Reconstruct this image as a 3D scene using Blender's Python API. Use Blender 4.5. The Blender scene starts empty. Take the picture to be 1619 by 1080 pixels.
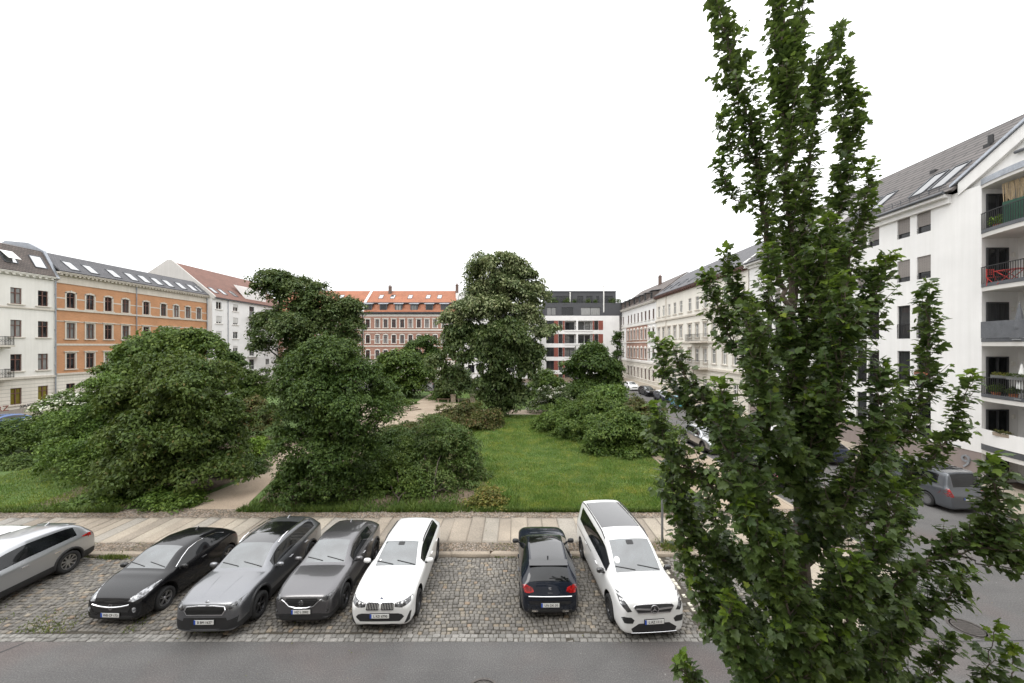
import bpy, bmesh, math, random
import numpy as np
from mathutils import Vector, Matrix
from mathutils.bvhtree import BVHTree

R = math.radians
rng = np.random.default_rng(7)
random.seed(7)
sc = bpy.context.scene
COL = sc.collection

# ------------------------------------------------------------------ camera, world, sun, exposure
FPX, VX, HY, CH = 600.0, 815.0, 547.0, 7.9          # focal length in photo pixels, vanishing point, eye height
cam_d = bpy.data.cameras.new('camera'); cam = bpy.data.objects.new('camera', cam_d); COL.objects.link(cam)
cam.location = (0, 0, CH); cam.rotation_euler = (R(90), 0, 0)
cam_d.sensor_width = 36.0; cam_d.lens = FPX / 1619 * 36
cam_d.shift_x = -(VX - 809.5) / 1619; cam_d.shift_y = (HY - 540) / 1619
cam_d.clip_start = 0.1; cam_d.clip_end = 3000
sc.camera = cam

SUN_EL, SUN_AZ = R(58), R(215)
w = bpy.data.worlds.new('World'); sc.world = w; w.use_nodes = True
nt = w.node_tree; nt.nodes.clear()
out = nt.nodes.new('ShaderNodeOutputWorld'); bg = nt.nodes.new('ShaderNodeBackground')
sky = nt.nodes.new('ShaderNodeTexSky'); sky.sky_type = 'NISHITA'; sky.sun_disc = False
sky.sun_elevation = SUN_EL; sky.sun_rotation = SUN_AZ; sky.dust_density = 4
hsv = nt.nodes.new('ShaderNodeHueSaturation'); hsv.inputs['Saturation'].default_value = 0.35
nt.links.new(sky.outputs[0], hsv.inputs['Color'])
tc = nt.nodes.new('ShaderNodeTexCoord')
sep = nt.nodes.new('ShaderNodeSeparateXYZ'); nt.links.new(tc.outputs['Generated'], sep.inputs[0])
mr = nt.nodes.new('ShaderNodeMapRange')             # overcast cloud deck: brighter overhead than at the horizon
mr.inputs['From Min'].default_value = 0.0; mr.inputs['From Max'].default_value = 1.0
mr.inputs['To Min'].default_value = 12.5; mr.inputs['To Max'].default_value = 28.0
nt.links.new(sep.outputs['Z'], mr.inputs['Value'])
nz = nt.nodes.new('ShaderNodeTexNoise'); nz.inputs['Scale'].default_value = 2.2; nz.inputs['Detail'].default_value = 5
nt.links.new(tc.outputs['Generated'], nz.inputs['Vector'])
mn = nt.nodes.new('ShaderNodeMapRange'); mn.inputs['To Min'].default_value = 0.86; mn.inputs['To Max'].default_value = 1.1
nt.links.new(nz.outputs['Fac'], mn.inputs['Value'])
mu = nt.nodes.new('ShaderNodeMath'); mu.operation = 'MULTIPLY'
nt.links.new(mr.outputs[0], mu.inputs[0]); nt.links.new(mn.outputs[0], mu.inputs[1])
vs = nt.nodes.new('ShaderNodeVectorMath'); vs.operation = 'SCALE'; vs.inputs[0].default_value = (0.985, 0.99, 1.0)
nt.links.new(mu.outputs[0], vs.inputs['Scale'])
mx = nt.nodes.new('ShaderNodeMixRGB'); mx.inputs['Fac'].default_value = 0.88
nt.links.new(hsv.outputs[0], mx.inputs['Color1']); nt.links.new(vs.outputs[0], mx.inputs['Color2'])
nt.links.new(mx.outputs[0], bg.inputs['Color']); bg.inputs['Strength'].default_value = 0.105
nt.links.new(bg.outputs[0], out.inputs['Surface'])

sl = bpy.data.lights.new('sun', 'SUN'); sl.energy = 0.9; sl.angle = R(25); sl.color = (1, 0.97, 0.92)
so = bpy.data.objects.new('sun', sl); COL.objects.link(so)
sd = Vector((math.sin(SUN_AZ) * math.cos(SUN_EL), math.cos(SUN_AZ) * math.cos(SUN_EL), math.sin(SUN_EL)))
so.rotation_euler = (-sd).to_track_quat('-Z', 'Y').to_euler()
sc.view_settings.view_transform = 'Standard'; sc.view_settings.look = 'None'
sc.view_settings.exposure = 0.22; sc.view_settings.gamma = 1.0

# ------------------------------------------------------------------ helpers
def G(px, py, z=0.0):
    d = FPX * (CH - z) / (py - HY); return ((px - VX) * d / FPX, d)
def P(px, py, d):
    return Vector(((px - VX) * d / FPX, d, CH + (HY - py) * d / FPX))

MATS = {}
def nodes_of(name):
    m = bpy.data.materials.new(name); m.use_nodes = True
    MATS[name] = m
    return m, m.node_tree, m.node_tree.nodes['Principled BSDF']
def N(t, kind, **kw):
    n = t.nodes.new(kind)
    for k, v in kw.items(): setattr(n, k, v)
    return n
def ramp(t, src, stops):
    r = N(t, 'ShaderNodeValToRGB'); e = r.color_ramp.elements
    while len(e) < len(stops): e.new(0.5)
    for k, (p, c) in enumerate(stops):
        e[k].position = p; e[k].color = (c[0], c[1], c[2], 1)
    t.links.new(src, r.inputs['Fac']); return r
def coords(t, scale=None, obj=True):
    c = N(t, 'ShaderNodeTexCoord'); o = c.outputs['Object' if obj else 'Generated']
    if scale is not None:
        mp = N(t, 'ShaderNodeMapping'); mp.inputs['Scale'].default_value = scale
        t.links.new(o, mp.inputs['Vector']); o = mp.outputs[0]
    return o
def noise(t, vec, s, det=4, rough=0.55):
    n = N(t, 'ShaderNodeTexNoise'); n.inputs['Scale'].default_value = s; n.inputs['Detail'].default_value = det
    n.inputs['Roughness'].default_value = rough
    if vec is not None: t.links.new(vec, n.inputs['Vector'])
    return n
def bump(t, src, b, strength=0.3, dist=0.02):
    bp = N(t, 'ShaderNodeBump'); bp.inputs['Strength'].default_value = strength; bp.inputs['Distance'].default_value = dist
    t.links.new(src, bp.inputs['Height']); t.links.new(bp.outputs[0], b.inputs['Normal'])
def mixc(t, fac, a, b, mode='MIX'):
    m = N(t, 'ShaderNodeMixRGB'); m.blend_type = mode
    for s, v in ((m.inputs[0], fac), (m.inputs[1], a), (m.inputs[2], b)):
        if isinstance(v, (int, float)): s.default_value = v
        elif isinstance(v, tuple): s.default_value = (v[0], v[1], v[2], 1)
        else: t.links.new(v, s)
    return m.outputs[0]

def m_plain(name, col, rough=0.6, metal=0.0, var=0.12, s=3.0, bmp=0.0, spec=0.5, s2=None):
    """a painted / rendered surface with weathering at two scales"""
    m, t, b = nodes_of(name)
    v = coords(t)
    n1 = noise(t, v, s, 5); n2 = noise(t, v, s2 or s * 11, 3)
    lo = tuple(c * (1 - var) for c in col); hi = tuple(min(1, c * (1 + var * 0.6)) for c in col)
    r = ramp(t, n1.outputs['Fac'], [(0.3, lo), (0.7, hi)])
    c = mixc(t, 0.25 * var / 0.12 if var < .4 else .8, r.outputs[0], n2.outputs['Fac'], 'OVERLAY') if var > 0 else r.outputs[0]
    t.links.new(c, b.inputs['Base Color'])
    b.inputs['Roughness'].default_value = rough; b.inputs['Metallic'].default_value = metal
    b.inputs['Specular IOR Level'].default_value = spec
    if bmp: bump(t, n2.outputs['Fac'], b, bmp, 0.02)
    return m
def m_render(name, col, dirt=0.25, line=None):
    """plaster wall: mottling, vertical rain streaks, optional rustication joints"""
    m, t, b = nodes_of(name)
    v = coords(t); n1 = noise(t, v, 0.35, 6); n2 = noise(t, v, 30, 3)
    st = noise(t, coords(t, (2.6, 2.6, 0.10)), 1.6, 5, 0.65)
    a = ramp(t, n1.outputs['Fac'], [(0.32, tuple(c * 0.9 for c in col)), (0.65, col)])
    sr = ramp(t, st.outputs['Fac'], [(0.30, (1 - dirt, 1 - dirt, 1 - dirt * 1.1)), (0.62, (1, 1, 1))])
    c = mixc(t, 0.4, a.outputs[0], sr.outputs[0], 'MULTIPLY')
    if line:
        sx = N(t, 'ShaderNodeSeparateXYZ'); t.links.new(v, sx.inputs[0])
        md = N(t, 'ShaderNodeMath', operation='MODULO'); md.inputs[1].default_value = line; t.links.new(sx.outputs['Z'], md.inputs[0])
        lt = N(t, 'ShaderNodeMath', operation='LESS_THAN'); lt.inputs[1].default_value = 0.05; t.links.new(md.outputs[0], lt.inputs[0])
        c = mixc(t, lt.outputs[0], c, tuple(k * 0.55 for k in col))
        bump(t, lt.outputs[0], b, -0.6, 0.03)
    else: bump(t, n2.outputs['Fac'], b, 0.15, 0.01)
    t.links.new(c, b.inputs['Base Color']); b.inputs['Roughness'].default_value = 0.85
    return m
def m_brick(name, c1, c2, mortar, bw=0.26, bh=0.085):
    m, t, b = nodes_of(name)
    v = coords(t)
    sx = N(t, 'ShaderNodeSeparateXYZ'); t.links.new(v, sx.inputs[0])
    cb = N(t, 'ShaderNodeCombineXYZ'); t.links.new(sx.outputs['X'], cb.inputs['X']); t.links.new(sx.outputs['Z'], cb.inputs['Y'])
    br = N(t, 'ShaderNodeTexBrick'); t.links.new(cb.outputs[0], br.inputs['Vector'])
    br.inputs['Color1'].default_value = (*c1, 1); br.inputs['Color2'].default_value = (*c2, 1); br.inputs['Mortar'].default_value = (*mortar, 1)
    br.inputs['Scale'].default_value = 1.0; br.inputs['Brick Width'].default_value = bw; br.inputs['Row Height'].default_value = bh
    br.inputs['Mortar Size'].default_value = 0.008
    n1 = noise(t, v, 0.5, 5)
    r = ramp(t, n1.outputs['Fac'], [(0.3, (0.72, 0.72, 0.72)), (0.7, (1.05, 1.05, 1.05))])
    t.links.new(mixc(t, 0.6, br.outputs['Color'], r.outputs[0], 'MULTIPLY'), b.inputs['Base Color'])
    b.inputs['Roughness'].default_value = 0.85; return m
def m_tiles(name, c1, c2, pitch=0.3, axis='Y', rowdark=0.5):
    """roof covering in courses; courses step along the slope (object Z)"""
    m, t, b = nodes_of(name)
    v = coords(t); sx = N(t, 'ShaderNodeSeparateXYZ'); t.links.new(v, sx.inputs[0])
    cb = N(t, 'ShaderNodeCombineXYZ'); t.links.new(sx.outputs['X'], cb.inputs['X']); t.links.new(sx.outputs['Z'], cb.inputs['Y'])
    br = N(t, 'ShaderNodeTexBrick'); t.links.new(cb.outputs[0], br.inputs['Vector'])
    br.inputs['Color1'].default_value = (*c1, 1); br.inputs['Color2'].default_value = (*c2, 1)
    br.inputs['Mortar'].default_value = (*[k * rowdark for k in c1], 1); br.inputs['Scale'].default_value = 1
    br.inputs['Brick Width'].default_value = 0.28 if pitch < .3 else 2.0; br.inputs['Row Height'].default_value = pitch; br.inputs['Mortar Size'].default_value = 0.02 if pitch < .3 else 0.05
    n1 = noise(t, v, 0.6, 6); r = ramp(t, n1.outputs['Fac'], [(0.3, (0.7, 0.7, 0.7)), (0.7, (1.1, 1.1, 1.1))])
    t.links.new(mixc(t, 0.7, br.outputs['Color'], r.outputs[0], 'MULTIPLY'), b.inputs['Base Color'])
    bump(t, br.outputs['Fac'], b, -0.5, 0.03); b.inputs['Roughness'].default_value = 0.75
    return m
def m_pane(name, dark, light, rough=0.04):
    """a window pane with whatever curtain hangs behind it; differs from window to window"""
    m, t, b = nodes_of(name)
    oi = N(t, 'ShaderNodeObjectInfo'); v = coords(t)
    wv = noise(t, coords(t, (9, 1, 0.6)), 1.5, 3)
    r = ramp(t, oi.outputs['Random'], [(0.0, dark), (0.45, dark), (0.62, tuple((a + c) / 2 for a, c in zip(dark, light))), (0.85, light), (1, light)])
    f = ramp(t, wv.outputs['Fac'], [(0.3, (0.55, 0.55, 0.55)), (0.7, (1.1, 1.1, 1.1))])
    t.links.new(mixc(t, 0.8, r.outputs[0], f.outputs[0], 'MULTIPLY'), b.inputs['Base Color'])
    b.inputs['Roughness'].default_value = rough; b.inputs['IOR'].default_value = 1.5
    n = noise(t, v, 1.3, 2); bump(t, n.outputs['Fac'], b, 0.05, 0.05)
    return m
def m_leaf(name, c1, c2, c3, p3=0.9, rough=0.5, trans=0.22, nscale=0.7, spec=0.22):
    m, t, b = nodes_of(name)
    g = N(t, 'ShaderNodeNewGeometry')
    r = ramp(t, g.outputs['Random Per Island'], [(0.0, c1), (0.55, c2), (p3, c2), (min(1, p3 + 0.06), c3)])
    n = noise(t, coords(t), nscale, 3); nr = ramp(t, n.outputs['Fac'], [(0.3, (0.78, 0.86, 0.8)), (0.7, (1.22, 1.12, 1.05))])
    c = mixc(t, 1.0, r.outputs[0], nr.outputs[0], 'MULTIPLY')
    t.links.new(c, b.inputs['Base Color']); b.inputs['Roughness'].default_value = rough
    b.inputs['Specular IOR Level'].default_value = spec
    tr = N(t, 'ShaderNodeBsdfTranslucent'); t.links.new(mixc(t, 0.4, c, (0.16, 0.22, 0.03)), tr.inputs['Color'])
    ms = N(t, 'ShaderNodeMixShader'); ms.inputs[0].default_value = trans
    t.links.new(b.outputs[0], ms.inputs[1]); t.links.new(tr.outputs[0], ms.inputs[2])
    t.links.new(ms.outputs[0], t.nodes['Material Output'].inputs['Surface'])
    return m
def m_island(name, stops, rough=0.8, bmp=0.3, spec=0.4, s=40):
    m, t, b = nodes_of(name)
    g = N(t, 'ShaderNodeNewGeometry'); r = ramp(t, g.outputs['Random Per Island'], stops)
    for e in r.color_ramp.elements: pass
    v = coords(t); n = noise(t, v, s, 4); n2 = noise(t, v, 0.5, 4)
    a = ramp(t, n.outputs['Fac'], [(0.25, (0.68, 0.68, 0.68)), (0.75, (1.2, 1.2, 1.2))])
    a2 = ramp(t, n2.outputs['Fac'], [(0.3, (0.75, 0.75, 0.74)), (0.7, (1.12, 1.11, 1.08))])
    c = mixc(t, 1.0, mixc(t, 1.0, r.outputs[0], a.outputs[0], 'MULTIPLY'), a2.outputs[0], 'MULTIPLY')
    t.links.new(c, b.inputs['Base Color']); b.inputs['Roughness'].default_value = rough; b.inputs['Specular IOR Level'].default_value = spec
    bump(t, n.outputs['Fac'], b, bmp, 0.01); return m
def m_paint(name, col, metal=0.0, rough=0.3, coat=1.0, spec=0.5):
    m, t, b = nodes_of(name)
    v = coords(t); n = noise(t, v, 2.0, 3); n2 = noise(t, v, 160, 2)
    c = ramp(t, n.outputs['Fac'], [(0.3, tuple(k * 0.96 for k in col)), (0.7, col)])
    t.links.new(c.outputs[0], b.inputs['Base Color']); b.inputs['Metallic'].default_value = metal
    rr = N(t, 'ShaderNodeMapRange'); rr.inputs['To Min'].default_value = rough * 0.8; rr.inputs['To Max'].default_value = rough * 1.3
    t.links.new(n2.outputs['Fac'], rr.inputs['Value']); t.links.new(rr.outputs[0], b.inputs['Roughness'])
    b.inputs['Specular IOR Level'].default_value = spec; b.inputs['Coat Weight'].default_value = coat; b.inputs['Coat Roughness'].default_value = 0.04
    return m

M = {}
M['asphalt'] = None
def ground_mats():
    m, t, b = nodes_of('asphalt'); v = coords(t)
    n1 = noise(t, v, 0.18, 5); n2 = noise(t, v, 32, 4, 0.7); n3 = noise(t, v, 1.4, 5); n4 = noise(t, v, 11, 2)
    a = ramp(t, n1.outputs['Fac'], [(0.3, (0.092, 0.089, 0.087)), (0.7, (0.110, 0.106, 0.103))])
    g = ramp(t, n2.outputs['Fac'], [(0.3, (0.62, 0.62, 0.62)), (0.52, (1, 1, 1)), (0.72, (1.65, 1.65, 1.62))])
    p = ramp(t, n3.outputs['Fac'], [(0.35, (0.91, 0.91, 0.91)), (0.6, (1.02, 1.02, 1.02))])
    sp = ramp(t, n4.outputs['Fac'], [(0.74, (0, 0, 0)), (0.77, (0.3, 0.3, 0.28))])
    c = mixc(t, 1, mixc(t, 1, a.outputs[0], g.outputs[0], 'MULTIPLY'), p.outputs[0], 'MULTIPLY')
    n5 = noise(t, v, 0.33, 3); rd = ramp(t, n5.outputs['Fac'], [(0.5, (1, 1, 1)), (0.7, (1.12, 0.98, 0.95))]); c = mixc(t, 1, c, rd.outputs[0], 'MULTIPLY')
    n6 = noise(t, coords(t, (.25, 1.6, 1)), 1.0, 5); wr = ramp(t, n6.outputs['Fac'], [(0.35, (0.90, 0.90, 0.91)), (0.6, (1.02, 1.02, 1.02))]); c = mixc(t, 1, c, wr.outputs[0], 'MULTIPLY')
    c = mixc(t, 0.5, c, sp.outputs[0], 'ADD')
    t.links.new(c, b.inputs['Base Color']); b.inputs['Roughness'].default_value = 0.85; bump(t, n2.outputs['Fac'], b, 0.4, 0.01)
    M['asphalt'] = m
    m, t, b = nodes_of('sand'); v = coords(t)
    n1 = noise(t, v, 0.4, 5); n2 = noise(t, v, 25, 4)
    a = ramp(t, n1.outputs['Fac'], [(0.3, (0.26, 0.2, 0.145)), (0.7, (0.37, 0.3, 0.225))])
    g = ramp(t, n2.outputs['Fac'], [(0.3, (0.7, 0.7, 0.7)), (0.7, (1.2, 1.2, 1.2))])
    t.links.new(mixc(t, 1, a.outputs[0], g.outputs[0], 'MULTIPLY'), b.inputs['Base Color']); b.inputs['Roughness'].default_value = 0.95
    bump(t, n2.outputs['Fac'], b, 0.4, 0.02); M['sand'] = m
    m, t, b = nodes_of('soil'); v = coords(t)
    n1 = noise(t, v, 0.8, 5); n2 = noise(t, v, 18, 5)
    a = ramp(t, n1.outputs['Fac'], [(0.3, (0.07, 0.05, 0.033)), (0.7, (0.15, 0.115, 0.08))])
    g = ramp(t, n2.outputs['Fac'], [(0.3, (0.5, 0.5, 0.5)), (0.7, (1.4, 1.35, 1.3))])
    t.links.new(mixc(t, 1, a.outputs[0], g.outputs[0], 'MULTIPLY'), b.inputs['Base Color']); b.inputs['Roughness'].default_value = 0.95
    bump(t, n2.outputs['Fac'], b, 0.6, 0.04); M['soil'] = m
    m, t, b = nodes_of('lawn'); v = coords(t)
    n1 = noise(t, v, 0.35, 5); n2 = noise(t, coords(t, (1, 1.0, 1)), 14, 5)
    a = ramp(t, n1.outputs['Fac'], [(0.3, (0.055, 0.10, 0.018)), (0.7, (0.10, 0.165, 0.034))])
    g = ramp(t, n2.outputs['Fac'], [(0.3, (0.5, 0.5, 0.5)), (0.7, (1.3, 1.3, 1.2))])
    t.links.new(mixc(t, 1, a.outputs[0], g.outputs[0], 'MULTIPLY'), b.inputs['Base Color']); b.inputs['Roughness'].default_value = 0.9
    bump(t, n2.outputs['Fac'], b, 1.0, 0.06); M['lawn'] = m
    m, t, b = nodes_of('mosaic'); v = coords(t)
    vo = N(t, 'ShaderNodeTexVoronoi'); vo.inputs['Scale'].default_value = 14; t.links.new(v, vo.inputs['Vector'])
    sx = N(t, 'ShaderNodeSeparateColor'); t.links.new(vo.outputs['Color'], sx.inputs[0])
    a = ramp(t, sx.outputs[0], [(0.0, (0.16, 0.14, 0.12)), (0.6, (0.27, 0.235, 0.2)), (1.0, (0.33, 0.25, 0.19))])
    e = ramp(t, vo.outputs['Distance'], [(0.35, (1, 1, 1)), (0.6, (0.4, 0.36, 0.3))])
    n1 = noise(t, v, 1.2, 4); d = ramp(t, n1.outputs['Fac'], [(0.35, (0.7, 0.68, 0.62)), (0.65, (1.1, 1.1, 1.1))])
    t.links.new(mixc(t, 1, mixc(t, 1, a.outputs[0], e.outputs[0], 'MULTIPLY'), d.outputs[0], 'MULTIPLY'), b.inputs['Base Color'])
    b.inputs['Roughness'].default_value = 0.85; bump(t, vo.outputs['Distance'], b, -0.6, 0.02); M['mosaic'] = m
ground_mats()

class MB:
    """collects faces; build() links them as ONE mesh object"""
    def __init__(s): s.v = []; s.f = []; s.m = []
    def add(s, vs, fs, m=0):
        o = len(s.v); s.v += [tuple(p) for p in vs]; s.f += [tuple(i + o for i in f) for f in fs]; s.m += [m] * len(fs)
    def quad(s, a, b, c, d, m=0): s.add((a, b, c, d), ((0, 1, 2, 3),), m)
    def box(s, x0, x1, y0, y1, z0, z1, m=0):
        s.add([(x0, y0, z0), (x1, y0, z0), (x1, y1, z0), (x0, y1, z0), (x0, y0, z1), (x1, y0, z1), (x1, y1, z1), (x0, y1, z1)],
              [(0, 3, 2, 1), (4, 5, 6, 7), (0, 1, 5, 4), (1, 2, 6, 5), (2, 3, 7, 6), (3, 0, 4, 7)], m)
    def bar(s, a, b, wx, wy, m=0, up=(0, 0, 1)):
        a = Vector(a); b = Vector(b); d = (b - a).normalized(); u = Vector(up)
        if abs(d.dot(u)) > 0.98: u = Vector((1, 0, 0))
        x = d.cross(u).normalized() * wx / 2; y = x.cross(d).normalized() * wy / 2
        q = [a - x - y, a + x - y, a + x + y, a - x + y, b - x - y, b + x - y, b + x + y, b - x + y]
        s.add(q, [(0, 3, 2, 1), (4, 5, 6, 7), (0, 1, 5, 4), (1, 2, 6, 5), (2, 3, 7, 6), (3, 0, 4, 7)], m)
    def tube(s, pts, rad, n=8, m=0, cap=True):
        pts = [Vector(p) for p in pts]
        if not hasattr(rad, '__len__'): rad = [rad] * len(pts)
        vs = []; fs = []; ref = Vector((0.31, 0.95, 0.05))
        for i, p in enumerate(pts):
            d = (pts[min(i + 1, len(pts) - 1)] - pts[max(i - 1, 0)]).normalized()
            a = d.cross(ref)
            if a.length < 1e-3: a = d.cross(Vector((1, 0, 0)))
            a.normalize(); b = d.cross(a)
            for k in range(n):
                t = 2 * math.pi * k / n; vs.append(p + (a * math.cos(t) + b * math.sin(t)) * rad[i])
        for i in range(len(pts) - 1):
            for k in range(n):
                fs.append((i * n + k, i * n + (k + 1) % n, (i + 1) * n + (k + 1) % n, (i + 1) * n + k))
        if cap: fs.append(tuple(range(n))[::-1]); fs.append(tuple((len(pts) - 1) * n + k for k in range(n)))
        s.add(vs, fs, m)
    def lathe(s, prof, n=24, m=0, axis='Z', origin=(0, 0, 0)):
        vs = []; fs = []; k = len(prof)
        for i in range(n):
            t = 2 * math.pi * i / n
            for r, h in prof:
                p = (r * math.cos(t), r * math.sin(t), h)
                if axis == 'X': p = (h, p[0], p[1])
                if axis == 'Y': p = (p[0], h, p[1])
                vs.append((p[0] + origin[0], p[1] + origin[1], p[2] + origin[2]))
        for i in range(n):
            for j in range(k - 1):
                fs.append((i * k + j, ((i + 1) % n) * k + j, ((i + 1) % n) * k + j + 1, i * k + j + 1))
        s.add(vs, fs, m)
    def prism(s, poly, vec, m=0):
        """poly: 3-D outline, extruded along vec"""
        n = len(poly); v = Vector(vec); p = [Vector(q) for q in poly]
        s.add(p + [q + v for q in p], [tuple(range(n))[::-1], tuple(range(n, 2 * n))] + [(i, (i + 1) % n, n + (i + 1) % n, n + i) for i in range(n)], m)
    def mesh(s, name, mats):
        me = bpy.data.meshes.new(name); me.from_pydata(s.v, [], s.f)
        for m in (mats if isinstance(mats, (list, tuple)) else [mats]): me.materials.append(m)
        me.polygons.foreach_set('material_index', s.m); me.update(); return me
    def build(s, name, mats, parent=None, loc=None, smooth=False, fix=True):
        me = s.mesh(name, mats)
        if fix:
            bm = bmesh.new(); bm.from_mesh(me); bmesh.ops.recalc_face_normals(bm, faces=bm.faces); bm.to_mesh(me); bm.free()
        if smooth:
            me.polygons.foreach_set('use_smooth', [True] * len(me.polygons))
            try: me.set_sharp_from_angle(angle=R(40))
            except Exception: pass
        return link(name, me, parent, loc)
def link(name, me, parent=None, loc=None, rot=None):
    o = bpy.data.objects.new(name, me); COL.objects.link(o)
    if parent: o.parent = parent
    if loc is not None: o.location = loc
    if rot is not None: o.rotation_euler = rot
    return o
def tag(o, label=None, cat=None, group=None, kind=None):
    if label: o['label'] = label
    if cat: o['category'] = cat
    if group: o['group'] = group
    if kind: o['kind'] = kind
    return o
def thing(name, label, cat, loc=(0, 0, 0), rz=0.0, group=None):
    o = bpy.data.objects.new(name, None); COL.objects.link(o); o.location = loc; o.rotation_euler = (0, 0, rz)
    o.empty_display_size = 0.3
    return tag(o, label, cat, group)
KIDS = {}
def copy_tree(o, parent=None):
    c = o.copy(); COL.objects.link(c)
    if parent: c.parent = parent; c.matrix_parent_inverse = o.matrix_parent_inverse
    for ch in list(o.children): copy_tree(ch, c)
    return c
def np_mesh(name, V, F, mat, smooth=False):
    """V (n,3), F (m,k) -> mesh datablock"""
    me = bpy.data.meshes.new(name); m, k = F.shape
    me.vertices.add(len(V)); me.vertices.foreach_set('co', V.astype(np.float32).ravel())
    me.loops.add(m * k); me.loops.foreach_set('vertex_index', F.astype(np.int32).ravel())
    me.polygons.add(m); me.polygons.foreach_set('loop_start', np.arange(0, m * k, k, dtype=np.int32))
    try: me.polygons.foreach_set('loop_total', np.full(m, k, dtype=np.int32))
    except Exception: pass
    if smooth: me.polygons.foreach_set('use_smooth', np.ones(m, dtype=bool))
    me.materials.append(mat); me.update(calc_edges=True); return me
def text_mesh(s, size, depth=0.002):
    cu = bpy.data.curves.new('lettering', 'FONT'); cu.body = s; cu.size = size; cu.align_x = 'CENTER'; cu.align_y = 'CENTER'; cu.extrude = depth
    cu.resolution_u = 2
    o = bpy.data.objects.new('lettering', cu); COL.objects.link(o)
    dg = bpy.context.evaluated_depsgraph_get(); me = bpy.data.meshes.new_from_object(o.evaluated_get(dg))
    bpy.data.objects.remove(o); bpy.data.curves.remove(cu); return me
# ------------------------------------------------------------------ ground, roads, pavements
D_ASPH, D_GUT, D_KERB0, D_KERB1, D_MOS, D_SLAB, D_DIRT = 10.13, 10.41, 14.2, 14.42, 15.05, 17.25, 17.75
def sheet(name, poly, z, mat, parent=None, thick=0.0, kind='structure'):
    b = MB()
    if thick: b.prism([(x, y, z - thick) for x, y in poly], (0, 0, thick))
    else: b.add([(x, y, z) for x, y in poly], [tuple(range(len(poly)))])
    o = b.build(name, mat, parent)
    if kind: o['kind'] = kind
    return o
g = MB(); g.quad((-1500, -60, -0.06), (1500, -60, -0.06), (1500, 2600, -0.06), (-1500, 2600, -0.06)); o = g.build('ground', M['soil']); tag(o, kind='structure')
sheet('street', [(-140, 3.6), (140, 3.6), (140, D_ASPH), (22.8, D_ASPH), (22.8, 110), (13.6, 110), (13.6, 14.2), (13.1, 12.5), (11.8, 11.1), (10.2, 10.4), (9.4, D_ASPH), (-46.5, D_ASPH), (-46.5, 62), (-53.5, 110), (-54.2, 110), (-54.2, D_ASPH), (-140, D_ASPH)], 0.0, M['asphalt'])
sheet('cross_street', [(-46.4, 67.5), (13.5, 67.5), (13.5, 82), (-46.4, 82)], 0.004, M['asphalt'])
# near pavement below the window and the pavement of the right-hand houses
M['slab'] = m_island('slab', [(0, (0.27, 0.235, 0.195)), (0.4, (0.34, 0.29, 0.235)), (0.7, (0.38, 0.335, 0.275)), (1, (0.27, 0.26, 0.245))], 0.85, 0.25, s=22)
M['kerb'] = m_island('kerb', [(0, (0.27, 0.23, 0.185)), (1, (0.38, 0.32, 0.255))], 0.85, 0.3, s=30)
M['cobble'] = m_island('cobble', [(0.0, (0.125, 0.117, 0.108)), (0.35, (0.17, 0.16, 0.147)), (0.7, (0.205, 0.192, 0.174)), (0.9, (0.225, 0.203, 0.172)), (0.96, (0.25, 0.21, 0.16)), (0.985, (0.26, 0.195, 0.14)), (1.0, (0.32, 0.285, 0.235))], 0.75, 0.5, s=35)
M['sett'] = m_island('sett', [(0, (0.17, 0.165, 0.155)), (1, (0.29, 0.28, 0.265))], 0.75, 0.4, s=35)
M['whitesett'] = m_island('whitesett', [(0, (0.55, 0.52, 0.44)), (1, (0.72, 0.69, 0.6))], 0.7, 0.3, s=35)
M['sandjoint'] = m_plain('sandjoint', (0.17, 0.145, 0.115), 0.95, 0, 0.25, 1.5)
M['joint'] = m_plain('joint', (0.06, 0.052, 0.04), 0.95, 0, 0.3, 1.5)
sheet('near_pavement', [(-60, -6), (80, -6), (80, 3.59), (-60, 3.59)], 0.1, M['slab'], thick=0.16)
sheet('house_pavement', [(22.81, 10.2), (27.4, 10.2), (27.4, 100), (22.81, 100)], 0.1, M['slab'], thick=0.16)
sheet('west_pavement', [(-57.6, 10.2), (-54.21, 10.2), (-54.21, 100), (-57.6, 100)], 0.1, M['slab'], thick=0.16)
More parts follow.
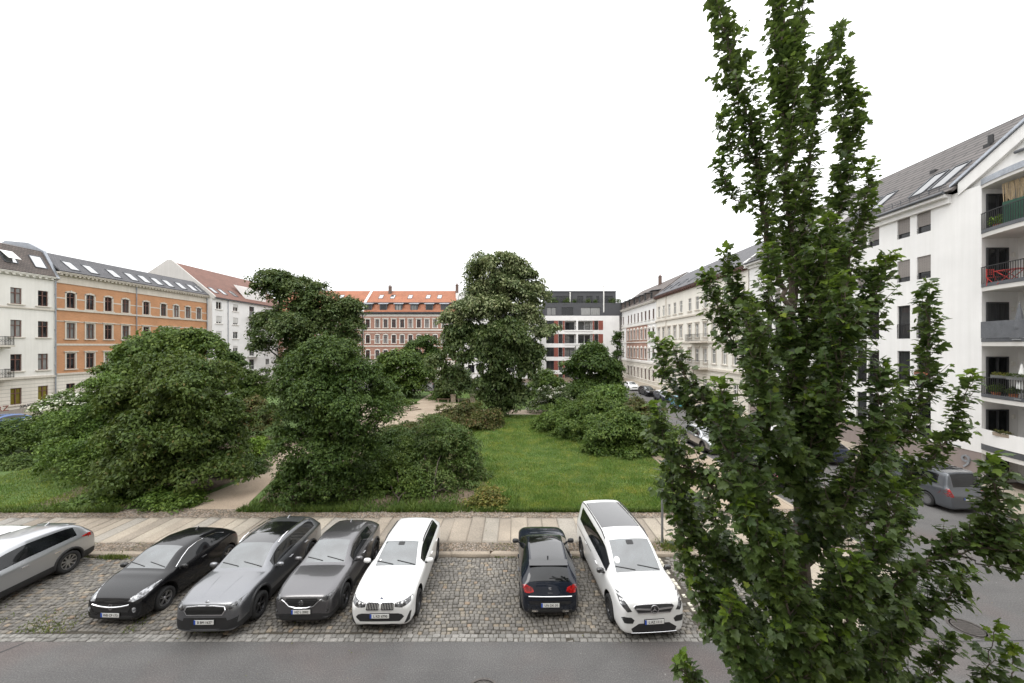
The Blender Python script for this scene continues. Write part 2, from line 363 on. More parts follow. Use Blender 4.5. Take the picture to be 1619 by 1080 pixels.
def stones(name, x0, x1, y0, y1, sw, sd, gap, mat, h=0.03, zt=0.0, jit=0.02, wob=True):
    """individually laid stones with worn, rounded tops"""
    V = []; F = []; rows = max(1, round((y1 - y0) / sd)); rd = (y1 - y0) / rows
    T = np.array([[-1, -1], [1, -1], [1, 1], [-1, 1]])
    vo = 0
    for r_ in range(rows):
        x = x0 - (rng.random() * sw); one = x1 - x0 < 2 * sw
        if one and rng.random() < .12: continue
        if one: x = x0
        yc = y0 + (r_ + .5) * rd
        while x < x1:
            ww = (x1 - x0 - 1e-6) if one else sw * (0.75 + 0.5 * rng.random()); cx = x + ww / 2; x += ww + (1 if one else 0)
            if cx - ww / 2 < x0 or cx + ww / 2 > x1: continue
            hx = ww / 2 - gap / 2; hy = rd / 2 - gap / 2; yy = yc + (0.06 * rd * rng.standard_normal() if wob else 0)
            if wob: yy += 0.05 * math.sin(cx * 0.9) + 0.03 * math.sin(cx * 2.3 + yc)
            j = rng.normal(0, 0.05, (4, 2)); q = T + j; dz = rng.normal(0, jit * 0.35); tl = rng.normal(0, 0.02 if sd < 1 else 0.002, 2)
            base = np.c_[cx + q[:, 0] * hx, yy + q[:, 1] * hy, np.full(4, zt - h)]
            mid = base.copy(); mid[:, 2] = zt - 0.012 + dz
            top = np.c_[cx + q[:, 0] * hx * 0.78, yy + q[:, 1] * hy * 0.78, zt + dz + q[:, 0] * hx * tl[0] + q[:, 1] * hy * tl[1]]
            V += [base, mid, top]
            for a in (0, 4):
                for k in range(4): F.append((vo + a + k, vo + a + (k + 1) % 4, vo + a + 4 + (k + 1) % 4, vo + a + 4 + k))
            F.append((vo + 8, vo + 9, vo + 10, vo + 11)); vo += 12
    me = np_mesh(name, np.vstack(V), np.array(F), mat); o = link(name, me); o['kind'] = 'structure'; return o
sheet('joint_bed', [(-46.3, D_ASPH + .001), (9.3, D_ASPH + .001), (9.3, D_KERB0), (-46.3, D_KERB0)], -0.012, M['joint'])
stones('parking_paving', -26, 5.24, D_GUT + 0.02, D_KERB0 - 0.01, 0.15, 0.13, 0.02, M['cobble'], zt=0.012)
stones('parking_paving', 5.42, 9.3, D_GUT + 0.02, D_KERB0 - 0.01, 0.15, 0.13, 0.02, M['cobble'], zt=0.012)
stones('gutter_paving', -26, 9.3, D_ASPH + 0.005, D_GUT, 0.17, 0.138, 0.014, M['sett'], zt=0.008, wob=False)
stones('bay_marking', 5.255, 5.405, D_GUT + 0.05, D_KERB0 - 0.05, 0.2, 0.2, 0.05, M['whitesett'], zt=0.014, wob=False)
stones('kerb', -26, 9.31, D_KERB0, D_KERB1, 1.25, 0.22, 0.01, M['kerb'], h=0.14, zt=0.115, jit=0.01, wob=False)
sheet('pavement_edge', [(-46.3, D_KERB1 + .002), (13.4, D_KERB1 + .002), (13.4, D_MOS), (-46.3, D_MOS)], 0.1, M['mosaic'], thick=0.1)
sheet('pavement_bed', [(-46.3, D_MOS + .002), (13.4, D_MOS + .002), (13.4, D_SLAB), (-46.3, D_SLAB)], 0.085, M['sandjoint'], thick=0.08)
stones('pavement_slabs', -26, 11.5, D_MOS + 0.01, D_SLAB, 0.62, 2.2, 0.011, M['slab'], h=0.05, zt=0.105, jit=0.012, wob=False)
sheet('park_edge', [(-46.3, D_SLAB + .002), (13.4, D_SLAB + .002), (13.4, D_DIRT + .4), (-46.3, D_DIRT + .4)], 0.095, M['mosaic'], thick=0.09)
sheet('side_pavement', [(9.6, D_DIRT + .41), (13.4, D_DIRT + .41), (13.4, 66), (9.6, 66)], 0.1, M['sand'], thick=0.16)
sheet('corner_pavement', [(9.32, D_ASPH + .01), (10.15, 10.42), (11.75, 11.13), (13.05, 12.55), (13.58, 14.19), (13.4, D_KERB1), (9.32, D_KERB1)], 0.1, M['slab'], thick=0.16)
b = MB(); b.box(13.4, 13.59, D_KERB1, 66, -0.05, 0.115); b.box(22.61, 22.8, 10.25, 100, -0.05, 0.115); o = b.build('side_kerb', M['kerb']); o['kind'] = 'structure'
sheet('lawn', [(-46.3, D_DIRT + .42), (9.58, D_DIRT + .42), (9.58, 66), (-46.3, 66)], 0.08, M['lawn'], thick=0.1)
# sandy paths and the little square inside the park
def gp(*pts): return [G(x, y, .1) for x, y in pts]
pth = [(-19.2, 17.9), (-12.9, 17.9), (-13.3, 19.2), (-15.3, 21.5), (-18.0, 26), (-18.5, 31), (-16.0, 34), (-20, 34), (-21.2, 30), (-20.4, 25.5), (-18.6, 21.2), (-18.4, 19.6)]
pth = [(-18.5, 17.9), (-12.7, 17.9), (-13.3, 19.0), (-13.9, 21.2), (-15.1, 26), (-14.6, 32), (-10, 37.5), (-13, 39.5), (-17, 33), (-17.3, 26), (-15.9, 21.6), (-16.3, 19.4)]
sheet('path', pth, 0.088, M['sand'])
sheet('park_square', [(-18, 37), (-10, 35), (-5.5, 38.5), (-5.2, 47.5), (-8.2, 52), (-13.5, 53), (-21, 51), (-22, 43)], 0.092, M['sand'])
sheet('path', [(-11.3, 51.5), (-13.7, 51.5), (-13.9, 66), (-10.6, 66)], 0.094, M['sand'])
sheet('path', [(-5.4, 43.5), (9.57, 43), (9.57, 46.2), (-5.4, 46.6)], 0.087, M['sand'])
# soil under the bushes
sheet('planting_bed', [(-23.5, 18.3), (-19.2, 18.1), (-16.8, 19.4), (-16.3, 22), (-17.6, 26), (-17.2, 33), (-24, 33), (-25, 24)], 0.086, M['soil'])
sheet('planting_bed', [(-12.6, 17.98), (-1.2, 17.98), (-1.5, 21), (-3, 26), (-8, 31), (-13, 31), (-14.2, 26), (-13.4, 21)], 0.0865, M['soil'])
# repaired strips and a cover in the carriageway
M['tar'] = m_plain('tar', (0.03, 0.03, 0.03), 0.6, 0, 0.3)
M['iron'] = m_plain('iron', (0.105, 0.095, 0.088), 0.5, 0.6, 0.3, 20)
b = MB()
def strip(pts, wd, z=0.004):
    for (x0, y0), (x1, y1) in zip(pts, pts[1:]):
        d = Vector((x1 - x0, y1 - y0)).normalized(); n = Vector((-d.y, d.x)) * wd / 2
        b.quad((x0 - n.x, y0 - n.y, z), (x1 - n.x, y1 - n.y, z), (x1 + n.x, y1 + n.y, z), (x0 + n.x, y0 + n.y, z))
strip([G(-60, 1045), G(0, 1032), G(40, 1016)], 0.05)
strip([G(1330, 1013), G(1450, 1014.5), G(1619, 1013), G(1800, 1014)], 0.03)
o = b.build('road_seam', M['tar']); o['kind'] = 'structure'
def manhole(px, py, lab):
    x, y = G(px, py); t = thing('manhole_cover', lab, 'manhole cover', (x, y, 0), 0, 'iron covers in the carriageway')
    b = MB(); b.lathe([(0.0, 0.006), (0.31, 0.006), (0.31, 0.012), (0.33, 0.012), (0.33, 0.0), (0.36, 0.0), (0.36, 0.007), (0.42, 0.007), (0.42, -0.02)], 28)
    for k in range(-3, 4): b.box(-0.22, 0.22, k * 0.075 - 0.012, k * 0.075 + 0.012, 0.0065, 0.014)
    b.build('lid', M['iron'], t)
manhole(1530, 993, 'round iron cover in the asphalt beside the low right branches')
manhole(763, 1097, 'round iron cover in the asphalt in front of the white estate car')
# ------------------------------------------------------------------ vehicles
M['blackplastic'] = m_plain('blackplastic', (0.02, 0.02, 0.021), 0.55, 0, 0.15, 8)
M['gloss_black'] = m_paint('gloss_black', (0.006, 0.006, 0.007), 0, 0.12, 1)
M['tyre'] = m_plain('tyre', (0.018, 0.018, 0.018), 0.85, 0, 0.2, 10)
M['rim'] = m_plain('rim', (0.42, 0.42, 0.43), 0.3, 0.9, 0.1, 6)
M['dark_rim'] = m_plain('dark_rim', (0.10, 0.10, 0.105), 0.35, 0.8, 0.1, 6)
M['chrome'] = m_plain('chrome', (0.75, 0.75, 0.76), 0.12, 1.0, 0.05, 4)
M['plate'] = m_plain('plate', (0.75, 0.75, 0.73), 0.5, 0, 0.05, 10)
M['plate_blue'] = m_plain('plate_blue', (0.02, 0.08, 0.42), 0.5, 0, 0.05, 10)
M['ink'] = m_plain('ink', (0.012, 0.012, 0.014), 0.6, 0, 0.05, 10)
M['seam'] = m_plain('seam', (0.006, 0.006, 0.006), 0.9, 0, 0)
def glass_mats():
    for nm, c, ior in (('glass', (0.045, 0.053, 0.056), 2.3), ('side_glass', (0.008, 0.009, 0.010), 1.5)):
        m, t, b = nodes_of(nm); v = coords(t); n = noise(t, v, 1.6, 3)
        r = ramp(t, n.outputs['Fac'], [(0.35, tuple(k * 0.5 for k in c)), (0.65, tuple(k * 1.6 for k in c))])
        t.links.new(r.outputs[0], b.inputs['Base Color']); b.inputs['Roughness'].default_value = 0.03; b.inputs['IOR'].default_value = ior
        M[nm] = m
    m, t, b = nodes_of('lamp_glass'); v = coords(t); n = noise(t, v, 9, 3)
    r = ramp(t, n.outputs['Fac'], [(0.4, (0.05, 0.05, 0.055)), (0.55, (0.35, 0.36, 0.38)), (0.7, (0.7, 0.7, 0.72))])
    t.links.new(r.outputs[0], b.inputs['Base Color']); b.inputs['Roughness'].default_value = 0.08; b.inputs['Coat Weight'].default_value = 1; M['lamp_glass'] = m
    m, t, b = nodes_of('dark_lamp'); v = coords(t); n = noise(t, v, 11, 3)
    r = ramp(t, n.outputs['Fac'], [(0.45, (0.015, 0.015, 0.017)), (0.62, (0.14, 0.145, 0.15)), (0.75, (0.5, 0.5, 0.52))])
    t.links.new(r.outputs[0], b.inputs['Base Color']); b.inputs['Roughness'].default_value = 0.08; b.inputs['Coat Weight'].default_value = 1; M['dark_lamp'] = m
    m, t, b = nodes_of('red_lamp'); v = coords(t); n = noise(t, v, 12, 2)
    r = ramp(t, n.outputs['Fac'], [(0.4, (0.12, 0.004, 0.005)), (0.65, (0.4, 0.012, 0.012))])
    t.links.new(r.outputs[0], b.inputs['Base Color']); b.inputs['Roughness'].default_value = 0.1; b.inputs['Coat Weight'].default_value = 1; M['red_lamp'] = m
glass_mats()
M['white_paint'] = m_paint('white_paint', (0.74, 0.74, 0.73), 0, 0.3)
M['black_paint'] = m_paint('black_paint', (0.008, 0.008, 0.009), 0.0, 0.2, .75, .1)
M['grey_paint'] = m_paint('grey_paint', (0.17, 0.174, 0.185), 0.75, 0.28)
M['darkgrey_paint'] = m_paint('darkgrey_paint', (0.11, 0.107, 0.112), 0.7, 0.28)
M['silver_paint'] = m_paint('silver_paint', (0.40, 0.41, 0.425), 0.75, 0.3)
M['navy_paint'] = m_paint('navy_paint', (0.009, 0.012, 0.020), 0.0, 0.22, .8, .1)
M['vangrey_paint'] = m_paint('vangrey_paint', (0.10, 0.108, 0.12), 0.5, 0.35)
M['turquoise_paint'] = m_paint('turquoise_paint', (0.06, 0.27, 0.36), 0.1, 0.3)
M['blue_paint'] = m_paint('blue_paint', (0.02, 0.08, 0.25), 0.2, 0.3)
M['darkblue_paint'] = m_paint('darkblue_paint', (0.012, 0.018, 0.04), 0.2, 0.3)

def wheel_meshes(r, wd, spokes, mat_rim, twin=False):
    b = MB(); h = wd / 2
    b.lathe([(r * .66, -h * .8), (r * .72, -h), (r * .9, -h), (r * .98, -h * .82), (r, -h * .5), (r, h * .5), (r * .98, h * .82), (r * .9, h), (r * .72, h), (r * .66, h * .8)], 36, 0, 'X')
    ty = b.mesh('tyre', M['tyre']); ty.polygons.foreach_set('use_smooth', [True] * len(ty.polygons))
    b = MB(); k = h * .75
    b.lathe([(r * .68, k * .9), (r * .66, k), (r * .615, k), (r * .60, k * .8), (r * .58, k * .2)], 36, 0, 'X')
    b.lathe([(0, -k * .2), (r * .62, -k * .2)], 24, 1, 'X')                    # dark back of the rim
    b.lathe([(0, k * .78), (r * .12, k * .78), (r * .15, k * .6), (r * .15, k * .1)], 18, 0, 'X')
    for i in range(spokes):
        for dt in ((-.1, .1) if twin else (0,)):
            t = 2 * math.pi * i / spokes
            a = (k * .62, math.cos(t) * r * .12, math.sin(t) * r * .12); t2 = t + dt * 1.6
            c = (k * .84, math.cos(t2) * r * .62, math.sin(t2) * r * .62)
            b.bar(a, c, r * (.07 if twin else .13), k * .25, 0, up=(1, 0, 0))
    ri = b.mesh('rim', [mat_rim, M['blackplastic']])
    return ty, ri

def lerp(a, b, t): return a + (b - a) * t
def pw(pts, x):
    if x <= pts[0][0]: return pts[0][1]
    for (a, va), (b, vb) in zip(pts, pts[1:]):
        if x <= b: return lerp(va, vb, (x - a) / (b - a) if b > a else 1)
    return pts[-1][1]

def car_shell(s):
    """loft of cross-sections; returns station list and mesh with material index per face
    0 paint 1 well 2 windscreen 3 side glass 4 rear glass 5 cladding 6 roof 7 front door 8 rear door 9 bonnet 10 sunroof 11 bumper"""
    L, W, H = s['L'], s['W'] / 2, s['H']
    zb = s['zb'] - .035; yc, yr = s['cowl'], s['rf']; ye, yg = s['rr'], s['rg']      # cowl, roof front, roof rear, rear glass bottom
    nose, zc = s['nose'], s['zcowl']; ztail = s['ztail']
    bf, br = s['belt']
    doors = s['doors']                                                       # (front door start, B, C end)
    top = [(0.0, nose * .79), (0.05, nose * .96), (0.15, nose * 1.015), (0.34, lerp(nose, zc, .34)), (0.62, lerp(nose, zc, .60)), (yc * .78, lerp(nose, zc, .84)), (yc, zc)]
    ym1, ym2 = lerp(yc, yr, .35), lerp(yc, yr, .7)
    def roof(y): return pw(s['roof'], y)
    ys = [0.0, .045, .15, .34, .62, yc * .78, yc - .10, yc, ym1, ym2, yr, doors[1] - .045, doors[1] + .045, s['qa'], s['qb'], ye, lerp(ye, yg, .5), yg]
    if s['qb'] > ye - .04: ys.remove(ye)
    tailn = len(ys)
    ys += [yg + (L - yg) * .45, L - .05, L]
    rows = []
    hood_t = 0
    for i, y in enumerate(ys):
        wf = pw(s['plan'], y)
        wd = W * wf
        belt = pw([(0, nose * .74), (.15, nose * .86), (.6, lerp(nose * .92, bf, .5)), (yc, bf - .02), (yr, bf), (L - .5, br), (L, br)], y)
        if y <= yc: ztop, t = pw(top, y), 0.0
        elif y < yr: t = (y - yc) / (yr - yc); ztop = lerp(zc, roof(yr), t) + .05 * math.sin(math.pi * t)
        elif y <= ye: ztop, t = roof(y), 1.0
        elif y <= yg + 1e-6:
            t = 1 - (y - ye) / (yg - ye); ztop = lerp(s['zrg'], roof(ye), t) + .03 * math.sin(math.pi * t)
        else:
            t = 0.0; u = (y - yg) / (L - yg); ztop = lerp(s['zrg'], ztail, u)
        wr = pw(s['rail'], y) * W
        zlow = zb + (.10 if i == 0 else .03 if i == 1 else 0) + (.12 if y > L - .03 else .03 if y > L - .1 else 0)
        zb2 = min(belt, ztop - .04)
        # hood / deck positions of the upper points
        hw = wd * .97
        h6 = (hw * .955, min(zb2 + .035, ztop - .03)); h7 = (hw * .84, ztop - .022 - .02 * (1 - min(1, y / .3))); h7b = (hw * .77, ztop - .012); h8 = (hw * .42, ztop - .002)
        g6 = (wd * .945, belt + .02); g7 = (wr + .045, ztop - .085); g7b = (wr - .02, ztop - .035); g8 = (wr * .55, ztop - .008)
        lp = lambda a, b: (lerp(a[0], b[0], t), lerp(a[1], b[1], t))
        te = t ** .85
        p6 = lp(h6, g6) if t < .999 else g6
        if 0 < t < 1: p6 = (lerp(h6[0], g6[0], min(1, t * 2)), lerp(h6[1], g6[1], min(1, t * 3)))
        p7 = lp(h7, g7); p7b = lp(h7b, g7b); p8 = lp(h8, g8)
        if p7[1] < p6[1] + .004: p7 = (p7[0], p6[1] + .004)
        zmid = lerp(zlow, zb2, .45)
        row = [(0, zlow), (wd * .82, zlow), (wd * .965, zlow + .05), (wd, lerp(zlow, zmid, .75)), (wd * (1.0 if s.get('flat') else .985), lerp(zmid, zb2, .45)),
               (wd * .985, zb2 - .035), p6, p7, p7b, p8, (0, ztop)]
        rows.append(row)
    n = len(rows[0]); ring = 2 * n - 2
    V = []
    for y, row in zip(ys, rows):
        for x, z in row: V.append((x, y, z))
        for x, z in row[-2:0:-1]: V.append((-x, y, z))
    F = []; Mi = []
    def mat_for(i, k):
        a, b = ys[i], ys[i + 1]; ym = (a + b) / 2
        if k <= 1: return 5 if s.get('clad') else (0 if k == 1 else 5)
        if k in (2, 3, 4):
            if s.get('clad') and k == 2: return 5
            if doors[0] <= a + 1e-6 and b <= doors[1] + .001 + .045 and a < doors[1]: return 7
            if a >= doors[1] - 1e-6 and b <= s['qa'] + 1e-6 and s.get('four', True): return 8
            return 0
        if k == 5: return 0
        if k == 6:
            if ym < ym1: return 0
            if ym1 < ym < s['qb']:
                if doors[1] - .045 - 1e-6 <= a and b <= doors[1] + .045 + 1e-6: return s.get('pillar', 0)
                if s.get('noq') and a >= s['qa'] - 1e-6: return 0
                return 3
            return 0
        if k == 7: return 6 if (yr <= ym <= ye and s.get('roofmat')) else (9 if ym < yc - .1 + 1e-6 and ym > .15 else 0)
        if k in (8, 9):
            if yc <= ym <= yr: return 2
            if ym < yc and ym > .14: return 9
            if ye <= ym <= yg: return 4
            if s.get('sun') and s['sun'][0] <= a + 1e-6 and b <= s['sun'][1] + 1e-6: return 10
            if yr <= ym <= ye and s.get('roofmat'): return 6
        return 0
    for i in range(len(ys) - 1):
        for k in range(ring):
            k2 = (k + 1) % ring; F.append((i * ring + k, i * ring + k2, (i + 1) * ring + k2, (i + 1) * ring + k))
            kk = k if k < n - 1 else ring - 1 - k
            Mi.append(mat_for(i, kk))
    for i, flip in ((0, False), (len(ys) - 1, True)):
        o = i * ring
        for k in range(n - 1):
            a, b = o + k, o + k + 1
            c = o + (ring - k - 1) if k + 1 < n - 1 else None; d = o + (ring - k) % ring
            if k == 0: f = (a, b, o + ring - 1)
            elif k == n - 2: f = (a, b, d)
            else: f = (a, b, c, d)
            f = f[::-1] if flip else f
            F.append(f); Mi.append(0)
    return V, F, Mi, ys

def patch_mesh(bvh, outline, axis, off, side=1, thick=0.02, cuts=3):
    """fills an outline and lays it on the car's skin; axis 'F' front (x,z), 'B' back (x,z), 'S' side (y,z), 'T' top (x,y)"""
    bm = bmesh.new()
    vs = [bm.verts.new((a, b, 0)) for a, b in outline]
    f = bm.faces.new(vs)
    bmesh.ops.triangulate(bm, faces=[f])
    for _ in range(cuts):
        long = [e for e in bm.edges if e.calc_length() > .07]
        if not long: break
        bmesh.ops.subdivide_edges(bm, edges=long, cuts=1, use_grid_fill=False)
        bmesh.ops.triangulate(bm, faces=[f for f in bm.faces if len(f.verts) > 3])
    org = {'F': lambda a, b: (Vector((a, -3, b)), Vector((0, 1, 0))), 'B': lambda a, b: (Vector((a, 9, b)), Vector((0, -1, 0))),
           'S': lambda a, b: (Vector((3 * side, a, b)), Vector((-side, 0, 0))), 'T': lambda a, b: (Vector((a, b, 4)), Vector((0, 0, -1)))}[axis]
    last = None; pend = []
    for v in bm.verts:
        o, d = org(v.co.x, v.co.y); hit = bvh.ray_cast(o, d)
        if hit[0] is None: pend.append((v, o, d)); continue
        v.co = hit[0] - d * off; last = hit[0]
    for v, o, d in list(pend):
        if axis in 'FB':
            for k in range(22):
                o = Vector((o.x * .975, o.y, o.z)); hit = bvh.ray_cast(o, d)
                if hit[0] is not None: v.co = hit[0] - d * off; break
            if hit[0] is not None: continue
        ref = last if last else Vector((0, 0, 0))
        v.co = o + d * ((ref - o).dot(d) - off)
    d = org(0, 0)[1]
    be = [e for e in bm.edges if e.is_boundary]
    r = bmesh.ops.extrude_edge_only(bm, edges=be)
    for v in [x for x in r['geom'] if isinstance(x, bmesh.types.BMVert)]: v.co += d * thick
    bmesh.ops.recalc_face_normals(bm, faces=bm.faces)
    me = bpy.data.meshes.new('patch'); bm.to_mesh(me); bm.free(); return me

def mirror(pts): return [(-a, b) for a, b in pts][::-1]
def rrect(x0, x1, z0, z1, r=.02, n=3):
    o = []
    for cx, cz, a0 in ((x1 - r, z1 - r, 0), (x0 + r, z1 - r, 90), (x0 + r, z0 + r, 180), (x1 - r, z0 + r, 270)):
        for k in range(n + 1):
            t = R(a0 + 90 * k / n); o.append((cx + r * math.cos(t), cz + r * math.sin(t)))
    return o
def circle(cx, cz, r, n=20): return [(cx + r * math.cos(2 * math.pi * k / n), cz + r * math.sin(2 * math.pi * k / n)) for k in range(n)]
def ring_poly(b, cx, cz, r, w, y, m=0, n=24, th=0.01):
    for k in range(n):
        t0, t1 = 2 * math.pi * k / n, 2 * math.pi * (k + 1) / n
        b.prism([(cx + (r - w) * math.cos(t0), y, cz + (r - w) * math.sin(t0)), (cx + r * math.cos(t0), y, cz + r * math.sin(t0)),
                 (cx + r * math.cos(t1), y, cz + r * math.sin(t1)), (cx + (r - w) * math.cos(t1), y, cz + (r - w) * math.sin(t1))], (0, th, 0), m)

PART_NAMES = {2: 'windscreen', 3: 'side_window', 4: 'rear_window', 6: 'roof_panel', 7: 'door', 8: 'door', 9: 'bonnet', 10: 'sunroof'}
def make_car(s, root):
    V, F, Mi, ys = car_shell(s)
    me = bpy.data.meshes.new('shell'); me.from_pydata(V, [], F)
    for k in range(12): me.materials.append(None)
    mats = [s['paint'], M['seam'], M['glass'], M['side_glass'], M['side_glass'], M['blackplastic'], s.get('roofmat') or s['paint'], s['paint'], s['paint'], s['paint'], M['gloss_black'], s['paint']]
    for k in range(12): me.materials[k] = mats[k]
    me.polygons.foreach_set('material_index', Mi); me.update()
    bm = bmesh.new(); bm.from_mesh(me); bmesh.ops.recalc_face_normals(bm, faces=bm.faces); bm.to_mesh(me); bm.free()
    ob = link('shell', me)
    sub = ob.modifiers.new('s', 'SUBSURF'); sub.levels = s.get('lv', 3); sub.render_levels = sub.levels; sub.boundary_smooth = 'ALL'
    r, wd = s['wr'], s.get('ww', .225); W = s['W'] / 2; yf = s['fo']; yb = s['fo'] + s['wb']; tr = W - wd / 2 - .015
    cut = MB()
    for y in (yf, yb):
        for sx in (1, -1):
            x0, x1 = (tr - wd * .75, W + .3) if sx > 0 else (-W - .3, -tr + wd * .75)
            cut.lathe([(0, x0), (r + .055, x0), (r + .055, x1), (0, x1)], 40, 1, 'X', (0, y, r + .01))
    cm = cut.mesh('cutter', [M['seam']] * 2); bmm = bmesh.new(); bmm.from_mesh(cm); bmesh.ops.remove_doubles(bmm, verts=bmm.verts, dist=1e-5); bmesh.ops.recalc_face_normals(bmm, faces=bmm.faces); bmm.to_mesh(cm); bmm.free()
    co = link('cutter', cm); bo = ob.modifiers.new('b', 'BOOLEAN'); bo.operation = 'DIFFERENCE'; bo.object = co; bo.solver = 'EXACT'; bo.material_mode = 'INDEX'
    dg = bpy.context.evaluated_depsgraph_get(); full = bpy.data.meshes.new_from_object(ob.evaluated_get(dg))
    bpy.data.objects.remove(ob); bpy.data.objects.remove(co)
    bm = bmesh.new(); bm.from_mesh(full); bm.normal_update()
    bvh = BVHTree.FromBMesh(bm)
    # gaps between panels as thin dark lines
    seam = MB()
    shut = {0, 7, 8, 9, 5}
    for e in bm.edges:
        if len(e.link_faces) != 2: continue
        a, b_ = (f.material_index for f in e.link_faces)
        if a == b_ or 1 in (a, b_): continue
        n = (e.link_faces[0].normal + e.link_faces[1].normal).normalized()
        glassy = bool({a, b_} & {2, 3, 4, 10})
        wdt = .012 if not glassy else .02
        p, q = e.verts[0].co, e.verts[1].co; d = (q - p)
        if d.length < 1e-5: continue
        t = d.normalized().cross(n) * wdt / 2; up = n * (.0035 if not glassy else .004)
        seam.add([p - t + up, p + t + up, q + t + up, q - t + up], [(0, 1, 2, 3)])
    groups = {}
    for f in bm.faces:
        k = f.material_index
        k = 0 if k in (0, 1, 5, 11) else k
        sd = 0
        if k in (3, 7, 8): sd = 1 if f.calc_center_median().x > 0 else -1
        groups.setdefault((k, sd), []).append(f)
    for (k, sd), faces in sorted(groups.items()):
        idx = {}; vs = []; nr = []; fs = []; mi = []
        for f in faces:
            t = []
            for v in f.verts:
                if v.index not in idx: idx[v.index] = len(vs); vs.append(v.co[:]); nr.append(v.normal[:])
                t.append(idx[v.index])
            fs.append(t); mi.append(f.material_index)
        nm = 'body' if k == 0 else PART_NAMES[k]
        m2 = bpy.data.meshes.new(nm); m2.from_pydata(vs, [], fs)
        if k == 0:
            o_ = len(vs); vs += seam.v; fs += [[i + o_ for i in f] for f in seam.f]; mi += [1] * len(seam.f)
        used = sorted(set(mi))
        for u in used: m2.materials.append(mats[u])
        m2.polygons.foreach_set('material_index', [used.index(u) for u in mi])
        m2.polygons.foreach_set('use_smooth', [u != 1 for u in mi]); m2.update()
        if k != 0: m2.normals_split_custom_set_from_vertices(nr)
        o = link(nm, m2, root)
    bm.free()
    # wheels
    ty, ri = s['wheels']
    for y in (yf, yb):
        for sx in (1, -1):
            w_ = link('wheel', ty, root, (tr * sx, y, r), (0, 0, 0 if sx > 0 else math.pi)); link('rim', ri, w_)
    if s.get('clad'):
        for y in (yf, yb):
            for sx in (1, -1):
                b = MB(); pts = []
                for k in range(0, 19):
                    t = R(-8 + 196 * k / 18); yy = y + (r + .075) * math.cos(t); zz = r + .01 + (r + .075) * math.sin(t)
                    h = bvh.ray_cast(Vector((3 * sx, yy, max(zz, s['zb'] + .1))), Vector((-sx, 0, 0)))
                    pts.append(((h[0].x if h[0] and abs(h[0].x) > W * .8 else sx * W * .97) - .008 * sx, yy, zz))
                b.tube(pts, .042, 6); b.build('arch_trim', M['blackplastic'], root, smooth=True)
    # mirrors, handles, wipers
    ymir = lerp(s['cowl'], s['rf'], .42); zm = s['belt'][0] + .06; xm = W * .96
    b = MB(); b.lathe([(0, -.11), (.06, -.10), (.085, -.05), (.09, .03), (.075, .09), (.0, .115)], 14, 0, 'X')
    hm = b.mesh('wing_mirror', s.get('mirror', s['paint'])); hm.polygons.foreach_set('use_smooth', [True] * len(hm.polygons))
    for sx in (1, -1):
        o = link('wing_mirror', hm, root, (sx * (xm + .12), ymir + .02, zm + .02), (0, 0, 0 if sx > 0 else math.pi)); o.scale = (1, .8, .85)
        b = MB(); b.bar((xm * sx - .06 * sx, ymir, zm - .05), (sx * (xm + .08), ymir, zm - .02), .05, .04); b.build('arm', M['blackplastic'], o)
        o.children[0].matrix_parent_inverse = (Matrix.Translation(o.location) @ o.rotation_euler.to_matrix().to_4x4() @ Matrix.Diagonal((1, .8, .85, 1))).inverted()
        for yh in s.get('handles', (s['doors'][1] - .2, s['qa'] - .2)):
            zh = lerp(s['belt'][0], s['belt'][1], .5) - .13; h = bvh.ray_cast(Vector((3 * sx, yh, zh)), Vector((-sx, 0, 0)))
            if h[0]:
                b = MB(); x = h[0].x; b.box(min(x, x + .03 * sx), max(x, x + .03 * sx), yh - .09, yh + .09, zh - .014, zh + .014)
                b.build('handle', M['chrome'] if s.get('chrome_handle') else s['paint'], root)
    yw = s['cowl'] + .04
    b = MB()
    for x0, x1 in ((-.62, -.08), (.02, .60)):
        pts = []
        for k in range(7):
            x = lerp(x0, x1, k / 6); h = bvh.ray_cast(Vector((x * W / .92, yw + .02 + .11 * (1 - k / 6), 4)), Vector((0, 0, -1)))
            if h[0]: pts.append(h[0] + Vector((0, 0, .018)))
        if len(pts) > 1: b.tube(pts, .010, 5)
    b.build('wiper', M['blackplastic'], root)
    # dashboard shade at the foot of the windscreen
    def patch(name, outline, axis, mat, off=.006, both=False, side=1, thick=.02):
        r_ = []
        for k in ((1, -1) if both else (1,)):
            o2 = outline if k > 0 else (mirror(outline) if axis != 'S' else outline)
            me = patch_mesh(bvh, o2, axis, off, k if axis == 'S' else 1, thick); me.materials.append(mat); r_.append(link(name, me, root))
        return r_
    def plate(txt, y, z, back=False, tilt=0):
        b = MB(); b.box(-.26, .26, 0, .012, -.055, .055, 0); b.box(-.262, -.215, -.002, .006, -.056, .056, 1)
        p = b.build('number_plate', [M['plate'], M['plate_blue']], root, (0, y, z))
        p.rotation_euler = (0, 0, math.pi if back else 0)
        l = link('lettering', text_mesh(txt, .098), p, (.025, -.003, 0), (R(90), 0, 0)); l.data.materials.append(M['ink']); l.scale = (.88, 1, 1)
        f = MB(); f.box(-.275, .275, .013, .05, -.068, .068); f.build('holder', M['blackplastic'], p)
    def fy(x, z):
        h = bvh.ray_cast(Vector((x, -3, z)), Vector((0, 1, 0))); return h[0].y if h[0] else 0
    def by(x, z):
        h = bvh.ray_cast(Vector((x, 9, z)), Vector((0, -1, 0))); return h[0].y if h[0] else s['L']
    s['detail'](root, patch, plate, fy, by, bvh, s)
    # the nose stands higher than the first loft: lift everything ahead of the windscreen foot
    dz = s.get('lift', 0.0)
    def wl(y, z):
        a = min(1, max(0, (z - .2) / .4)); b_ = 1 - min(1, max(0, (y - .45) / (s['cowl'] + .35)))
        return dz * a * a * (3 - 2 * a) * b_ * b_ * (3 - 2 * b_)
    done = set()
